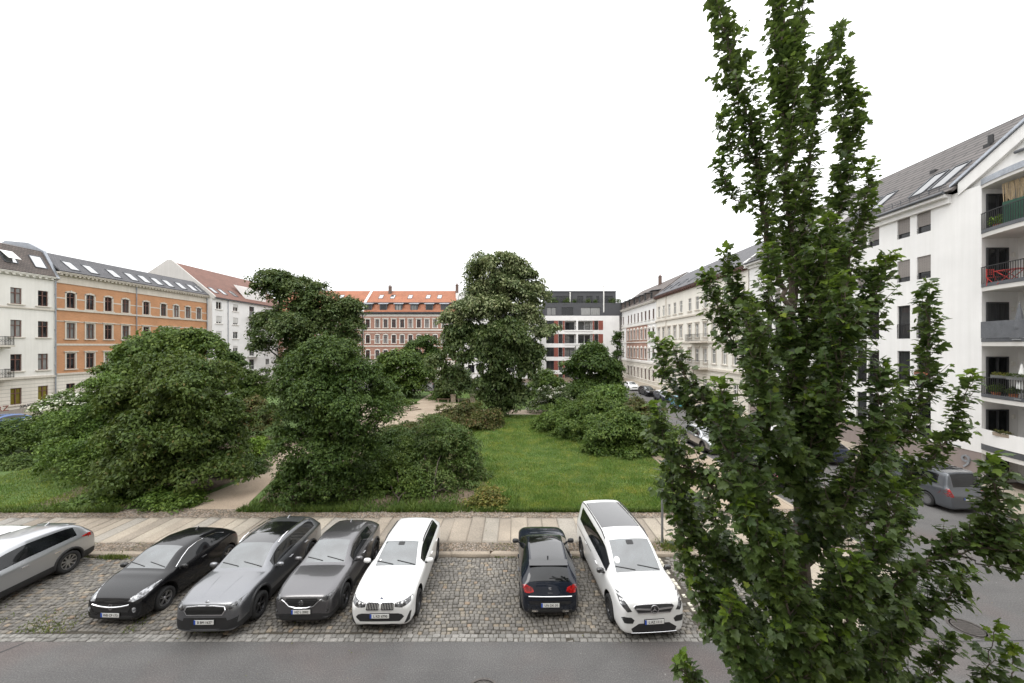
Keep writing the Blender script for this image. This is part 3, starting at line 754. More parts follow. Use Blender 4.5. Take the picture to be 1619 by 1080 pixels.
    def lift(o):
        lo = o.location if o.parent == root else Vector((0, 0, 0))
        if o.name.split('.')[0] == 'number_plate': o.location.z += wl(o.location.y, o.location.z); return
        if o.data and o.data.name not in done:
            done.add(o.data.name)
            for v in o.data.vertices: v.co.z += wl(v.co.y + lo.y, v.co.z + lo.z)
        for c in o.children: lift(c)
    for ch in root.children:
        if ch.name.split('.')[0] not in ('wheel', 'wing_mirror'): lift(ch)
    # y runs from the front bumper; move the origin to the middle of the car
    for ch in root.children:
        ch.location = (ch.location[0], ch.location[1] - s['L'] / 2, ch.location[2])
    return root

def rails(root, bvh, s, mat, x=.62, lift=.05):
    for sx in (1, -1):
        pts = []; y0, y1 = s['rf'] + .15, s['rr'] - .1
        for k in range(9):
            y = lerp(y0, y1, k / 8); h = bvh.ray_cast(Vector((sx * x, y, 4)), Vector((0, 0, -1)))
            if h[0]: pts.append(h[0] + Vector((0, 0, lift if 0 < k < 8 else .0)))
        b = MB(); b.tube(pts, .02, 6); b.build('roof_rail', mat, root, smooth=True)
def fin(root, s, bvh, y=None):
    y = y or s['rr'] - .25; h = bvh.ray_cast(Vector((0, y, 4)), Vector((0, 0, -1)))
    if h[0]:
        z = h[0].z; b = MB(); b.prism([(-.018, y - .1, z - .01), (-.018, y + .07, z - .01), (-.018, y + .07, z + .07)], (.036, 0, 0)); b.build('aerial', s.get('roofmat') or s['paint'], root)
def taillights(patch, s, pts): patch('taillight', pts, 'B', M['red_lamp'], both=True)
def mirror_cam(root, bvh, s):
    pass

def d_bmw(root, patch, plate, fy, by, bvh, s):
    patch('headlight', [(.40, .615), (.60, .60), (.80, .66), (.87, .76), (.76, .745), (.40, .70)], 'F', M['dark_lamp'], both=True)
    for sx in (1, -1):
        k = rrect(.035, .37, .555, .70, .03); k = k if sx > 0 else mirror(k)
        g = patch('grille', k, 'F', M['seam'], .006)[0]
        y = fy(.2, .63); b = MB()
        ring = rrect(.03, .375, .55, .705, .035)
        for (x0, z0), (x1, z1) in zip(ring, ring[1:] + ring[:1]): b.bar((x0 * sx, fy(x0, z0) - .012, z0), (x1 * sx, fy(x1, z1) - .012, z1), .016, .016)
        for q in range(7):
            x = .07 + q * .044; b.bar((x * sx, fy(x, .57) - .012, .57), (x * sx, fy(x, .69) - .012, .69), .010, .012)
        b.build('surround', M['chrome'], g)
    patch('air_intake', [(-.60, .45), (-.66, .40), (-.54, .31), (.54, .31), (.66, .40), (.60, .45), (.5, .47), (-.5, .47)], 'F', M['blackplastic'])
    patch('air_vent', [(.735, .27), (.80, .30), (.83, .46), (.795, .47), (.775, .36), (.66, .25)], 'F', M['blackplastic'], both=True)
    plate('L KD 6790', fy(0, .42) - .03, .425)
    badge(root, bvh, 0, .755, .042, 'roundel', fy)
    rails(root, bvh, s, M['blackplastic'], .64, .035)
    patch('taillight', [(.45, .80), (.86, .80), (.86, .90), (.45, .88)], 'B', M['red_lamp'], both=True)
    patch('mirror_housing', rrect(-.10, .10, s['rf'] - .16, s['rf'] - .02, .03), 'T', M['blackplastic'], .004)
    patch('sticker', circle(-.52, s['cowl'] + .2, .03, 10), 'T', M['plate'], .006)
    splitter(root, .18, .30, s, s['paint'], fy)
def splitter(root, z0, z1, s, mat, fy): pass
def badge(root, bvh, x, z, r, kind, fy, back=False, y=None, tilt=None):
    yy = y if y is not None else fy(x, z)
    sg = -1 if not back else 1
    b = MB(); o = link('badge', None, root) if False else None
    e = MB()
    if kind == 'roundel':
        e.lathe([(0, -.012), (r * .62, -.012), (r * .62, -.005), (0, -.005)], 20, 1, 'Y'); ring_poly(e, 0, 0, r, r * .38, -.014, 0, 20)
    elif kind == 'bolt':
        ring_poly(e, 0, 0, r, r * .2, -.014, 0, 24)
        e.prism([(-r * 1.0, -.014, .012), (r * .15, -.014, .012), (-.01, -.014, -.004), (r, -.014, -.012), (-r * .15, -.014, -.012), (.01, -.014, .004)], (0, .01, 0), 0)
    elif kind == 'wing':
        ring_poly(e, 0, 0, r, r * .15, -.014, 0, 24)
        for sx in (1, -1):
            e.bar((0, -.01, -r * .25), (sx * r * .5, -.01, r * .42), r * .16, .01, 0, up=(0, 1, 0)); e.bar((sx * r * .5, -.01, r * .42), (sx * r * .88, -.01, r * .25), r * .14, .01, 0, up=(0, 1, 0))
    elif kind == 'star':
        ring_poly(e, 0, 0, r, r * .13, -.016, 0, 28)
        for k in range(3):
            t = R(90 + 120 * k); c, s_ = math.cos(t), math.sin(t)
            e.prism([(c * r * .9, -.018, s_ * r * .9), (-s_ * r * .13, -.014, c * r * .13), (s_ * r * .13, -.014, -c * r * .13)], (0, .012, 0), 0)
    elif kind == 'arrow':
        ring_poly(e, 0, 0, r, r * .18, -.014, 0, 20); e.bar((-r * .6, -.012, -r * .2), (r * .2, -.012, r * .5), r * .4, .01, 0, up=(0, 1, 0)); e.bar((-r * .2, -.012, -r * .5), (r * .6, -.012, r * .2), r * .3, .01, 0, up=(0, 1, 0))
    elif kind == 'ess':
        e.prism([(-r, -.012, r * .2), (r, -.012, r * .6), (r, -.012, r), (-r, -.012, r)], (0, .01, 0), 0); e.prism([(-r, -.012, -r), (r, -.012, -r), (r, -.012, -.2 * r), (-r, -.012, -.6 * r)], (0, .01, 0), 0)
        e.bar((-r, -.01, r * .35), (r, -.01, -r * .35), r * .35, .01, 0, up=(0, 1, 0))
    o = e.build('badge', [M['chrome'], M['blue_paint']], root, (x, yy - (0 if back else .004), z))
    if back: o.rotation_euler = (0, 0, math.pi); o.location.y = yy + .004
    return o

def d_adam(root, patch, plate, fy, by, bvh, s):
    patch('headlight', [(.47, .60), (.62, .59), (.77, .66), (.83, .80), (.80, .84), (.66, .78), (.50, .67)], 'F', M['lamp_glass'], both=True)
    g = patch('grille', [(-.52, .53), (-.56, .48), (-.48, .38), (.48, .38), (.56, .48), (.52, .53), (.3, .545), (-.3, .545)], 'F', M['blackplastic'])[0]
    b = MB(); pts = [(x, fy(x, .50) - .015, .475 + .05 * abs(x / .5) ** 2) for x in np.linspace(-.53, .53, 13)]
    b.tube(pts, .017, 6); b.build('bar', M['chrome'], g, smooth=True)
    badge(root, bvh, 0, .485, .062, 'bolt', fy)
    patch('air_intake', [(-.62, .30), (-.55, .21), (.55, .21), (.62, .30)], 'F', M['blackplastic'])
    patch('fog_light', circle(.645, .42, .05, 12), 'F', M['lamp_glass'], both=True)
    plate('WB CP 173', fy(0, .32) - .03, .325)
    taillights(patch, s, [(.55, .78), (.78, .74), (.82, .92), (.6, .94)])
    fin(root, s, bvh)
    for sx in (1, -1):
        pts = []
        for y, z in ((1.15, .985), (1.45, 1.16), (1.75, 1.29), (2.1, 1.34), (2.5, 1.33), (2.85, 1.26), (3.1, 1.15)):
            h = bvh.ray_cast(Vector((3 * sx, y, z)), Vector((-sx, 0, 0)))
            if h[0]: pts.append(h[0] + Vector((.006 * sx, 0, 0)))
        b = MB(); b.tube(pts, .012, 5); b.build('window_trim', M['chrome'], root, smooth=True)
def d_skoda(root, patch, plate, fy, by, bvh, s):
    patch('headlight', [(.50, .69), (.66, .68), (.88, .78), (.92, .86), (.84, .87), (.56, .76)], 'F', M['dark_lamp'], both=True)
    o = [(-.50, .765), (-.54, .69), (-.47, .575), (.47, .575), (.54, .69), (.50, .765), (.2, .785), (-.2, .785)]
    g = patch('grille', o, 'F', M['seam'])[0]
    b = MB()
    for (x0, z0), (x1, z1) in zip(o, o[1:] + o[:1]): b.bar((x0, fy(x0, z0) - .012, z0), (x1, fy(x1, z1) - .012, z1), .022, .022)
    b.build('surround', M['chrome'], g)
    patch('air_intake', [(-.83, .50), (-.80, .34), (-.60, .30), (.60, .30), (.80, .34), (.83, .50), (.6, .45), (.52, .36), (-.52, .36), (-.6, .45)], 'F', M['blackplastic'])
    patch('air_intake', [(-.56, .505), (-.62, .37), (.62, .37), (.56, .505)], 'F', M['blackplastic'], .004)
    patch('skid_plate', [(-.82, .30), (-.7, .235), (.7, .235), (.82, .30), (.5, .27), (-.5, .27)], 'F', M['grey_paint'], .02)
    plate('B BM 1637', fy(0, .44) - .035, .435)
    badge(root, bvh, 0, .845, .05, 'arrow', fy)
    rails(root, bvh, s, M['chrome'], .63, .06)
    patch('taillight', [(.5, .90), (.90, .88), (.90, .98), (.5, .98)], 'B', M['red_lamp'], both=True); fin(root, s, bvh)
    for sx in (1, -1):                                   # creases pressed into the bonnet
        b = MB(); pts = []
        for y in np.linspace(.22, 1.0, 8):
            h = bvh.ray_cast(Vector((sx * (.20 + .12 * y), y, 4)), Vector((0, 0, -1)))
            if h[0]: pts.append(h[0] + Vector((0, 0, -.006)))
        b.tube(pts, .011, 6); b.build('bonnet_crease', s['paint'], root, smooth=True)
def d_cx3(root, patch, plate, fy, by, bvh, s):
    patch('headlight', [(.47, .70), (.62, .67), (.80, .72), (.86, .82), (.80, .83), (.5, .755)], 'F', M['dark_lamp'], both=True)
    o = [(-.42, .755), (-.46, .69), (-.34, .575), (-.15, .53), (.15, .53), (.34, .575), (.46, .69), (.42, .755)]
    g = patch('grille', o, 'F', M['seam'])[0]
    b = MB(); q = [(.50, .735)] + o[::-1][1:7] + [(-.50, .735)]
    q = [(.55, .73), (.46, .685), (.34, .57), (.15, .525), (-.15, .525), (-.34, .57), (-.46, .685), (-.55, .73)]
    b.tube([(x, fy(x, z) - .012, z) for x, z in q], .017, 6); b.build('surround', M['chrome'], g, smooth=True)
    b = MB()
    for z in (.60, .635, .67, .705): b.bar((-.4 + (.7 - z) * .8, fy(.3, z) - .01, z), (.4 - (.7 - z) * .8, fy(.3, z) - .01, z), .006, .008)
    b.build('slat', M['dark_rim'], g)
    badge(root, bvh, 0, .665, .062, 'wing', fy)
    patch('air_intake', [(-.55, .40), (-.62, .30), (.62, .30), (.55, .40)], 'F', M['blackplastic'])
    patch('skirt', [(-.80, .33), (-.72, .24), (.72, .24), (.80, .33), (.62, .285), (-.62, .285)], 'F', M['blackplastic'], .015)
    patch('fog_light', circle(.70, .45, .04, 12), 'F', M['dark_lamp'], both=True)
    plate('HZ L 2002', fy(0, .44) - .03, .445)
    patch('taillight', [(.5, .85), (.86, .82), (.84, .95), (.6, .93)], 'B', M['red_lamp'], both=True); fin(root, s, bvh)
def d_cx5(root, patch, plate, fy, by, bvh, s):
    patch('headlight', [(.5, .78), (.66, .75), (.86, .82), (.88, .90), (.5, .84)], 'F', M['dark_lamp'], both=True)
    patch('grille', [(-.46, .84), (-.5, .75), (-.36, .6), (.36, .6), (.5, .75), (.46, .84)], 'F', M['seam'])
    patch('taillight', [(.52, .98), (.90, .92), (.91, 1.12), (.70, 1.08), (.52, 1.04)], 'B', M['red_lamp'], both=True)
    for k in (1, -1): me = patch_mesh(bvh, [(s['L'] - .55, 1.05), (s['L'] - .20, .93), (s['L'] - .20, 1.06), (s['L'] - .3, 1.08)], 'S', .008, k); me.materials.append(M['red_lamp']); link('taillight', me, root)
    plate('HZ J 17', by(0, .86) + .02, .86, True); fin(root, s, bvh)
    zr = pw(s['roof'], s['rr']) - .015; b = MB(); b.prism([(-.56, s['rr'] - .08, zr), (-.56, s['rr'] + .16, zr - .07), (-.56, s['rr'] + .14, zr - .10), (-.56, s['rr'] - .08, zr - .05)], (1.12, 0, 0)); b.build('spoiler', s['paint'], root)
def d_ibiza(root, patch, plate, fy, by, bvh, s):
    patch('taillight', [(.47, .80), (.60, .77), (.86, .79), (.86, .92), (.70, .95), (.50, .89)], 'B', M['red_lamp'], both=True)
    patch('bumper', [(-.62, .575), (-.58, .49), (.58, .49), (.62, .575)], 'B', M['gloss_black'], .01)
    b = MB(); b.tube([(x, by(x, .70) + .015, .70) for x in np.linspace(-.62, .62, 9)], .016, 6); b.build('tailgate_trim', M['chrome'], root, smooth=True)
    patch('diffuser', [(-.80, .34), (-.70, .24), (.70, .24), (.80, .34)], 'B', M['blackplastic'], .01)
    for sx in (1, -1): patch('exhaust', rrect(sx * .44 - .09, sx * .44 + .09, .275, .325, .02), 'B', M['chrome'], .03)
    plate('UN DK 30', by(0, .46) + .03, .465, True)
    badge(root, bvh, 0, .865, .04, 'ess', fy, True, by(0, .865))
    l = link('lettering', text_mesh('Ibiza', .075), root, (0, by(0, .775) + .006, .775), (R(90), 0, math.pi)); l.data.materials.append(M['chrome'])
    b = MB(); pts = []
    for x in np.linspace(.0, .40, 6):
        h = bvh.ray_cast(Vector((-x, s['rg'] - .07, 4)), Vector((0, 0, -1)))
        if h[0]: pts.append(h[0] + Vector((0, 0, .015)))
    b.tube(pts, .013, 5); b.build('rear_wiper', M['blackplastic'], root)
    zr = pw(s['roof'], s['rr']) - .01; b = MB(); b.prism([(-.58, s['rr'] - .08, zr), (-.58, s['rr'] + .15, zr - .05), (-.58, s['rr'] + .13, zr - .085), (-.58, s['rr'] - .08, zr - .05)], (1.16, 0, 0)); b.build('spoiler', M['gloss_black'], root)
    fin(root, s, bvh, s['rr'] - .18)
    patch('headlight', [(.5, .65), (.8, .7), (.82, .78), (.5, .72)], 'F', M['dark_lamp'], both=True)
def d_van(root, patch, plate, fy, by, bvh, s):
    patch('headlight', [(.60, .74), (.72, .72), (.86, .84), (.90, 1.06), (.84, 1.05), (.70, .88)], 'F', M['dark_lamp'], both=True)
    o = [(-.50, .885), (-.55, .85), (-.44, .70), (.44, .70), (.55, .85), (.50, .885), (.3, .895), (-.3, .895)]
    g = patch('grille', o, 'F', M['blackplastic'])[0]
    b = MB()
    for (x0, z0), (x1, z1) in zip(o, o[1:] + o[:1]): b.bar((x0, fy(x0, z0) - .014, z0), (x1, fy(x1, z1) - .014, z1), .018, .018)
    for sx in (1, -1):
        b.bar((sx * .12, fy(.13, .80) - .02, .79), (sx * .50, fy(.5, .81) - .02, .815), .045, .02, up=(0, 1, 0))
    b.build('surround', M['chrome'], g)
    badge(root, bvh, 0, .795, .115, 'star', fy, y=fy(0, .80) - .025)
    patch('air_intake', [(-.62, .34), (-.58, .25), (.58, .25), (.62, .34), (.42, .44), (-.42, .44)], 'F', M['blackplastic'])
    patch('air_vent', [(.54, .52), (.58, .45), (.80, .45), (.86, .54), (.80, .59), (.62, .58)], 'F', M['blackplastic'], both=True)
    b = MB(); b.tube([(x, fy(x, .26) - .02, .255) for x in np.linspace(-.62, .62, 9)], .006, 6); b.build('lower_trim', M['chrome'], root, smooth=True)
    plate('L AZ 1111', fy(0, .47) - .03, .475)
    rails(root, bvh, s, M['blackplastic'], .70, .045)
    patch('sticker', circle(-.55, s['cowl'] + .32, .085, 12), 'T', M['plate'], .006)
    patch('mirror_housing', rrect(-.11, .11, s['rf'] - .17, s['rf'] - .03, .03), 'T', M['blackplastic'], .004)
    patch('taillight', [(.74, .80), (.90, .80), (.88, 1.25), (.78, 1.2)], 'B', M['red_lamp'], both=True)
    for sx in (1, -1):
        h = bvh.ray_cast(Vector((3 * sx, 2.4, .95)), Vector((-sx, 0, 0)))
        b = MB(); x = h[0].x if h[0] else .96 * sx
        b.box(min(x, x + .008 * sx), max(x, x + .008 * sx), 2.7, 4.7, .985, 1.0); b.build('sliding_door_track', M['blackplastic'], root)
def d_van_rear(root, patch, plate, fy, by, bvh, s):
    patch('headlight', [(.60, .74), (.72, .72), (.86, .84), (.90, 1.06), (.84, 1.05), (.70, .88)], 'F', M['dark_lamp'], both=True)
    patch('grille', [(-.53, .93), (-.44, .70), (.44, .70), (.53, .93)], 'F', M['blackplastic'])
    patch('taillight', [(.70, .78), (.93, .78), (.90, 1.16), (.80, 1.14)], 'B', M['red_lamp'], both=True)
    me = patch_mesh(bvh, [(s['L'] - .16, .80), (s['L'] - .03, .80), (s['L'] - .06, 1.14), (s['L'] - .18, 1.10)], 'S', .008, -1); me.materials.append(M['red_lamp']); link('taillight', me, root)
    plate('L 9', by(0, .72) + .02, .72, True)
    for sx in (1, -1):
        b = MB(); pts = [(sx * .70, y, bvh.ray_cast(Vector((sx * .7, y, 4)), Vector((0, 0, -1)))[0].z + .04) for y in np.linspace(s['rf'] + .2, s['rr'] - .2, 6)]; b.tube(pts, .018, 6); b.build('roof_rail', M['silver_paint'], root, smooth=True)
    b = MB()
    for y in np.linspace(3.3, 4.3, 5): b.box(-.62, .62, y - .03, y + .03, s['H'] - .02, s['H'] + .012)
    b.build('roof_rack', M['blackplastic'], root)
def d_plain(root, patch, plate, fy, by, bvh, s):
    z = s['nose']
    patch('headlight', [(.48, z - .1), (.8, z - .04), (.84, z + .05), (.5, z - .02)], 'F', M['lamp_glass'], both=True)
    patch('grille', [(-.45, z - .12), (-.4, z - .25), (.4, z - .25), (.45, z - .12)], 'F', M['seam'])
    patch('taillight', [(.55, .80), (.84, .80), (.82, .98), (.6, .96)], 'B', M['red_lamp'], both=True)
    if s.get('ptxt'): plate(s['ptxt'], by(0, .62) + .02, .62, True)

WH = {k: None for k in ()}
w_bmw = wheel_meshes(.335, .235, 5, M['dark_rim'], True); w_small = wheel_meshes(.315, .205, 5, M['rim'], True)
w_suv = wheel_meshes(.36, .225, 9, M['rim']); w_suvd = wheel_meshes(.355, .235, 5, M['dark_rim'], True); w_van = wheel_meshes(.345, .235, 10, M['dark_rim']); w_vang = wheel_meshes(.345, .225, 16, M['rim'])
PLAN = lambda L: [(0, .74), (.045, .84), (.15, .92), (.34, .965), (.62, .985), (1.1, 1.0), (L - 1.0, 1.0), (L - .5, .975), (L - .2, .93), (L - .05, .87), (L, .80)]
SPEC = {
 'bmw': dict(L=4.71, W=1.83, H=1.45, zb=.19, lift=.09, nose=.74, zcowl=.965, cowl=1.40, rf=2.22, rr=4.05, rg=4.55, zrg=1.0, ztail=.72, belt=(.93, 1.0), doors=(1.40, 2.72, 3.5), qa=3.55, qb=4.05,
             roof=[(2.2, 1.405), (2.7, 1.45), (3.4, 1.44), (4.0, 1.39)], rail=[(2.2, .63), (3.0, .655), (4.0, .62), (4.5, .72)], fo=.79, wb=2.85, wr=.335, wheels=w_bmw, detail=d_bmw, pillar=3, paint=M['white_paint']),
 'adam': dict(L=3.80, W=1.74, H=1.485, zb=.18, lift=.11, nose=.72, zcowl=.99, cowl=.95, rf=1.62, rr=3.05, rg=3.55, zrg=1.05, ztail=.74, belt=(.93, 1.03), doors=(.95, 2.3, 3.0), qa=3.0, qb=3.02,
             roof=[(1.6, 1.43), (2.1, 1.485), (2.6, 1.46), (3.1, 1.36)], rail=[(1.6, .63), (2.3, .66), (3.1, .60), (3.6, .7)], fo=.79, wb=2.4, wr=.315, wheels=w_small, detail=d_adam, pillar=3, four=False, handles=(2.1,), chrome_handle=True, paint=M['black_paint']),
 'skoda': dict(L=4.69, W=1.87, H=1.62, zb=.22, lift=.12, nose=.86, zcowl=1.08, cowl=1.32, rf=2.05, rr=4.1, rg=4.55, zrg=1.12, ztail=.80, belt=(1.02, 1.10), doors=(1.32, 2.62, 3.5), qa=3.55, qb=4.1, sun=(2.05, 3.55),
             roof=[(2.0, 1.56), (2.6, 1.62), (3.4, 1.61), (4.1, 1.54)], rail=[(2.0, .64), (3.0, .67), (4.1, .63), (4.5, .73)], fo=.90, wb=2.77, wr=.355, wheels=w_suvd, detail=d_skoda, pillar=3, clad=True, chrome_handle=True, paint=M['grey_paint']),
 'cx3': dict(L=4.27, W=1.765, H=1.535, zb=.21, lift=.08, nose=.84, zcowl=1.04, cowl=1.32, rf=2.02, rr=3.6, rg=4.12, zrg=1.06, ztail=.78, belt=(.98, 1.08), doors=(1.32, 2.5, 3.3), qa=3.3, qb=3.62,
             roof=[(2.0, 1.475), (2.5, 1.535), (3.0, 1.52), (3.6, 1.42)], rail=[(2.0, .63), (2.8, .66), (3.6, .61), (4.0, .71)], fo=.88, wb=2.57, wr=.345, wheels=w_suvd, detail=d_cx3, pillar=3, noq=True, clad=True, chrome_handle=True, paint=M['darkgrey_paint']),
 'cx5': dict(L=4.55, W=1.84, H=1.68, zb=.22, lift=.08, nose=.90, zcowl=1.10, cowl=1.30, rf=2.05, rr=3.95, rg=4.43, zrg=1.12, ztail=.82, belt=(.98, 1.07), doors=(1.30, 2.6, 3.45), qa=3.45, qb=3.95,
             roof=[(2.0, 1.61), (2.6, 1.68), (3.3, 1.66), (3.9, 1.57)], rail=[(2.0, .64), (3.0, .67), (3.9, .62), (4.3, .72)], fo=.92, wb=2.70, wr=.36, wheels=w_suv, detail=d_cx5, clad=True, pillar=3, chrome_handle=True, paint=M['silver_paint']),
 'ibiza': dict(L=4.06, W=1.78, H=1.445, zb=.19, lift=.08, nose=.76, zcowl=.98, cowl=1.22, rf=1.9, rr=3.42, rg=3.88, zrg=1.0, ztail=.70, belt=(.93, 1.0), doors=(1.22, 2.38, 3.1), qa=3.15, qb=3.45, sun=(1.9, 3.46),
             roof=[(1.9, 1.395), (2.4, 1.445), (3.0, 1.43), (3.45, 1.37)], rail=[(1.9, .62), (2.7, .65), (3.4, .61), (3.9, .72)], fo=.85, wb=2.56, wr=.32, wheels=w_small, detail=d_ibiza, pillar=3, noq=True, mirror=M['blackplastic'], paint=M['navy_paint']),
 'van': dict(L=5.14, W=1.93, H=1.90, zb=.20, lift=.08, nose=.98, zcowl=1.17, cowl=1.00, rf=1.85, rr=4.86, rg=5.0, zrg=1.20, ztail=.82, belt=(1.06, 1.12), doors=(1.0, 2.3, 4.0), qa=3.5, qb=4.7, flat=True, sun=(2.345, 4.7),
             roof=[(1.8, 1.82), (2.4, 1.89), (3.6, 1.90), (4.9, 1.86)], rail=[(1.8, .70), (2.6, .735), (4.5, .735), (4.9, .70)], fo=.90, wb=3.20, wr=.345, wheels=w_van, detail=d_van, pillar=3, mirror=M['gloss_black'], four=True, paint=M['white_paint']),
}
def spec(base, **kw): d = dict(SPEC[base]); d.update(kw); d['plan'] = PLAN(d['L']); return d
def vehicle(name, label, cat, sp, x, yfront, rot=0.0, group=None, rear_near=False):
    L = sp['L']
    rz = math.pi if rear_near else 0.0
    t = thing(name, label, cat, (0, 0, 0), 0, group)
    make_car(sp, t); t.location = (x, yfront + L / 2, 0.012); t.rotation_euler = (0, 0, rz + rot); return t
GR = 'cars parked side by side on the cobbles'
vehicle('parked_car', 'white estate car with black roof rails and twin slatted grille beside the empty bay', 'car', spec('bmw'), -3.76, 10.42, R(0.8), GR)
vehicle('parked_car', 'small black hatchback with chrome grille bar and big clear headlights', 'car', spec('adam'), -11.3, 10.64, R(-1.5), GR)
vehicle('parked_car', 'grey estate car with glass roof, bright roof rails and black-framed grille', 'car', spec('skoda'), -8.35, 10.15, R(0.8), GR)
vehicle('parked_car', 'dark grey compact crossover with winged emblem, between grey estate and white estate', 'car', spec('cx3'), -6.0, 10.56, R(1.0), GR)
vehicle('parked_car', 'dark navy hatchback parked nose to the pavement, its tail and red lights showing', 'car', spec('ibiza'), .98, 10.88, R(0.5), GR, True)
vehicle('parked_car', 'silver crossover with black lower trim and pale spoked wheels, seen from its side', 'car', spec('cx5'), -16.45, 9.62, R(0), GR)
vehicle('parked_van', 'white passenger van with long glass roof and star emblem in the grille', 'van', spec('van'), 3.5, 10.12, R(4.5), GR)
vehicle('parked_car', 'white crossover half hidden behind the silver crossover', 'car', spec('cx3', paint=M['white_paint'], detail=d_plain, clad=False), -18.42, 10.15, 0, GR)
GS = 'cars parked along the kerb of the right-hand street'
vg = spec('van', paint=M['vangrey_paint'], sun=None, wheels=w_vang, detail=d_van_rear, mirror=M['blackplastic'])
v = vehicle('parked_van', 'grey panel-sided van with red tail lamp at the kerb below the house number', 'van', vg, 21.25, 17.75, 0, GS, True)
def streetcar(base, paint, label, x, y, rz, **kw):
    sp = spec(base, paint=paint, sun=None, detail=d_plain, lv=2, mirror=paint, **kw); t = thing('parked_car', label, 'car', (0, 0, 0), 0, GS); make_car(sp, t)
    t.location = (x, y, 0.012); t.rotation_euler = (0, 0, rz); return t
c_tq = streetcar('adam', M['turquoise_paint'], 'turquoise small car parked at the kerb of the cream houses', 21.3, 49, 0)
c_db = streetcar('cx3', M['darkblue_paint'], 'dark blue crossover with white roof behind the turquoise car', 21.3, 54.6, 0, roofmat=M['white_paint'])
c_bk = streetcar('bmw', M['black_paint'], 'black estate car showing a red tail lamp, in front of the turquoise car', 21.3, 42.6, math.pi)
c_wh = streetcar('ibiza', M['white_paint'], 'white car farthest down the street by the white and brick house', 20.9, 68.5, 0)
c_sv = streetcar('cx5', M['silver_paint'], 'silver crossover parked along the park side of the right-hand street', 14.75, 29.5, 0)
def again(src, label, x, y, rz=0, group=GS):
    t = copy_tree(src); t['label'] = label; t['group'] = group; t.location = (x, y, 0.012); t.rotation_euler = (0, 0, rz); return t
again(c_bk, 'black car parked behind the dark blue crossover with the white roof', 21.2, 61, 0)
again(c_bk, 'black estate car at the park kerb, nearer than the silver crossover', 14.75, 22.6, math.pi)
again(c_db, 'dark blue crossover parked at the kerb just beyond the grey van', 21.3, 27.0, math.pi)
again(c_wh, 'white car parked below the white apartment house, behind the column tree', 21.3, 33.0, 0)
GF = 'cars along the far and left streets'
f1 = again(vg and v, 'silver van standing at the end of the sandy path before the brick house', -12.6, 70.0, R(90), GF)
again(c_wh, 'white car beside the silver van beyond the park bushes', -18.6, 69.4, R(90), GF)
again(c_sv, 'silver car parked under the graffiti at the left-hand houses', -50.9, 46.6, 0, GF)
bl = streetcar('adam', M['blue_paint'], 'blue small car parked before the white house with graffiti', -48.2, 35.6, 0); bl['group'] = GF
# ------------------------------------------------------------------ buildings
M['white_render'] = m_render('white_render', (0.77, 0.76, 0.745), 0.14)
M['offwhite_render'] = m_render('offwhite_render', (0.74, 0.715, 0.67), 0.2)
M['cream_render'] = m_render('cream_render', (0.76, 0.725, 0.655), 0.2)
M['cream_rustic'] = m_render('cream_rustic', (0.69, 0.65, 0.575), 0.3, 0.42)
M['white_rustic'] = m_render('white_rustic', (0.66, 0.62, 0.55), 0.3, 0.42)
M['trim'] = m_render('trim', (0.58, 0.53, 0.46), 0.35)
M['trim_light'] = m_render('trim_light', (0.72, 0.69, 0.64), 0.25)
M['plinth'] = m_render('plinth', (0.26, 0.215, 0.20), 0.25)
M['stone_plinth'] = m_render('stone_plinth', (0.3, 0.27, 0.24), 0.35)
M['brick_orange'] = m_brick('brick_orange', (0.53, 0.255, 0.12), (0.46, 0.215, 0.098), (0.42, 0.28, 0.18))
M['brick_red'] = m_brick('brick_red', (0.37, 0.18, 0.125), (0.29, 0.14, 0.098), (0.38, 0.29, 0.24))
M['brick_pink'] = m_brick('brick_pink', (0.42, 0.235, 0.175), (0.35, 0.19, 0.14), (0.42, 0.32, 0.27))
M['chimney_brick'] = m_brick('chimney_brick', (0.14, 0.085, 0.065), (0.1, 0.065, 0.055), (0.15, 0.12, 0.1))
M['slate'] = m_tiles('slate', (0.085, 0.085, 0.092), (0.115, 0.112, 0.118), 0.2)
M['slate_brown'] = m_tiles('slate_brown', (0.095, 0.078, 0.07), (0.13, 0.105, 0.092), 0.22)
M['tile_orange'] = m_tiles('tile_orange', (0.36, 0.138, 0.07), (0.30, 0.11, 0.058), 0.24, rowdark=.6)
M['tile_red'] = m_tiles('tile_red', (0.19, 0.088, 0.062), (0.15, 0.07, 0.05), 0.24, rowdark=.6)
M['tile_dark'] = m_tiles('tile_dark', (0.115, 0.102, 0.096), (0.10, 0.088, 0.083), 0.34, rowdark=.2)
M['zinc'] = m_plain('zinc', (0.30, 0.32, 0.35), 0.45, 0.5, 0.2, 1.5)
M['zinc_light'] = m_plain('zinc_light', (0.42, 0.45, 0.5), 0.5, 0.3, 0.15, 1.5)
M['zinc_dark'] = m_plain('zinc_dark', (0.10, 0.105, 0.115), 0.5, 0.4, 0.2, 2)
M['frame_brown'] = m_plain('frame_brown', (0.12, 0.055, 0.04), 0.6, 0, 0.2, 5)
M['frame_dark'] = m_plain('frame_dark', (0.035, 0.036, 0.038), 0.5, 0, 0.2, 5)
M['frame_white'] = m_plain('frame_white', (0.68, 0.67, 0.64), 0.5, 0, 0.1, 5)
M['pane'] = m_pane('pane', (0.012, 0.013, 0.014), (0.30, 0.30, 0.29))
M['pane_dark'] = m_pane('pane_dark', (0.010, 0.011, 0.012), (0.06, 0.062, 0.064))
M['pane_yellow'] = m_pane('pane_yellow', (0.16, 0.13, 0.02), (0.2, 0.165, 0.03))
M['skyglass'] = m_plain('skyglass', (0.05, 0.055, 0.06), 0.03, 0.0, 0.3, 2, spec=1.0)
M['skyglass'].node_tree.nodes['Principled BSDF'].inputs['IOR'].default_value = 2.6
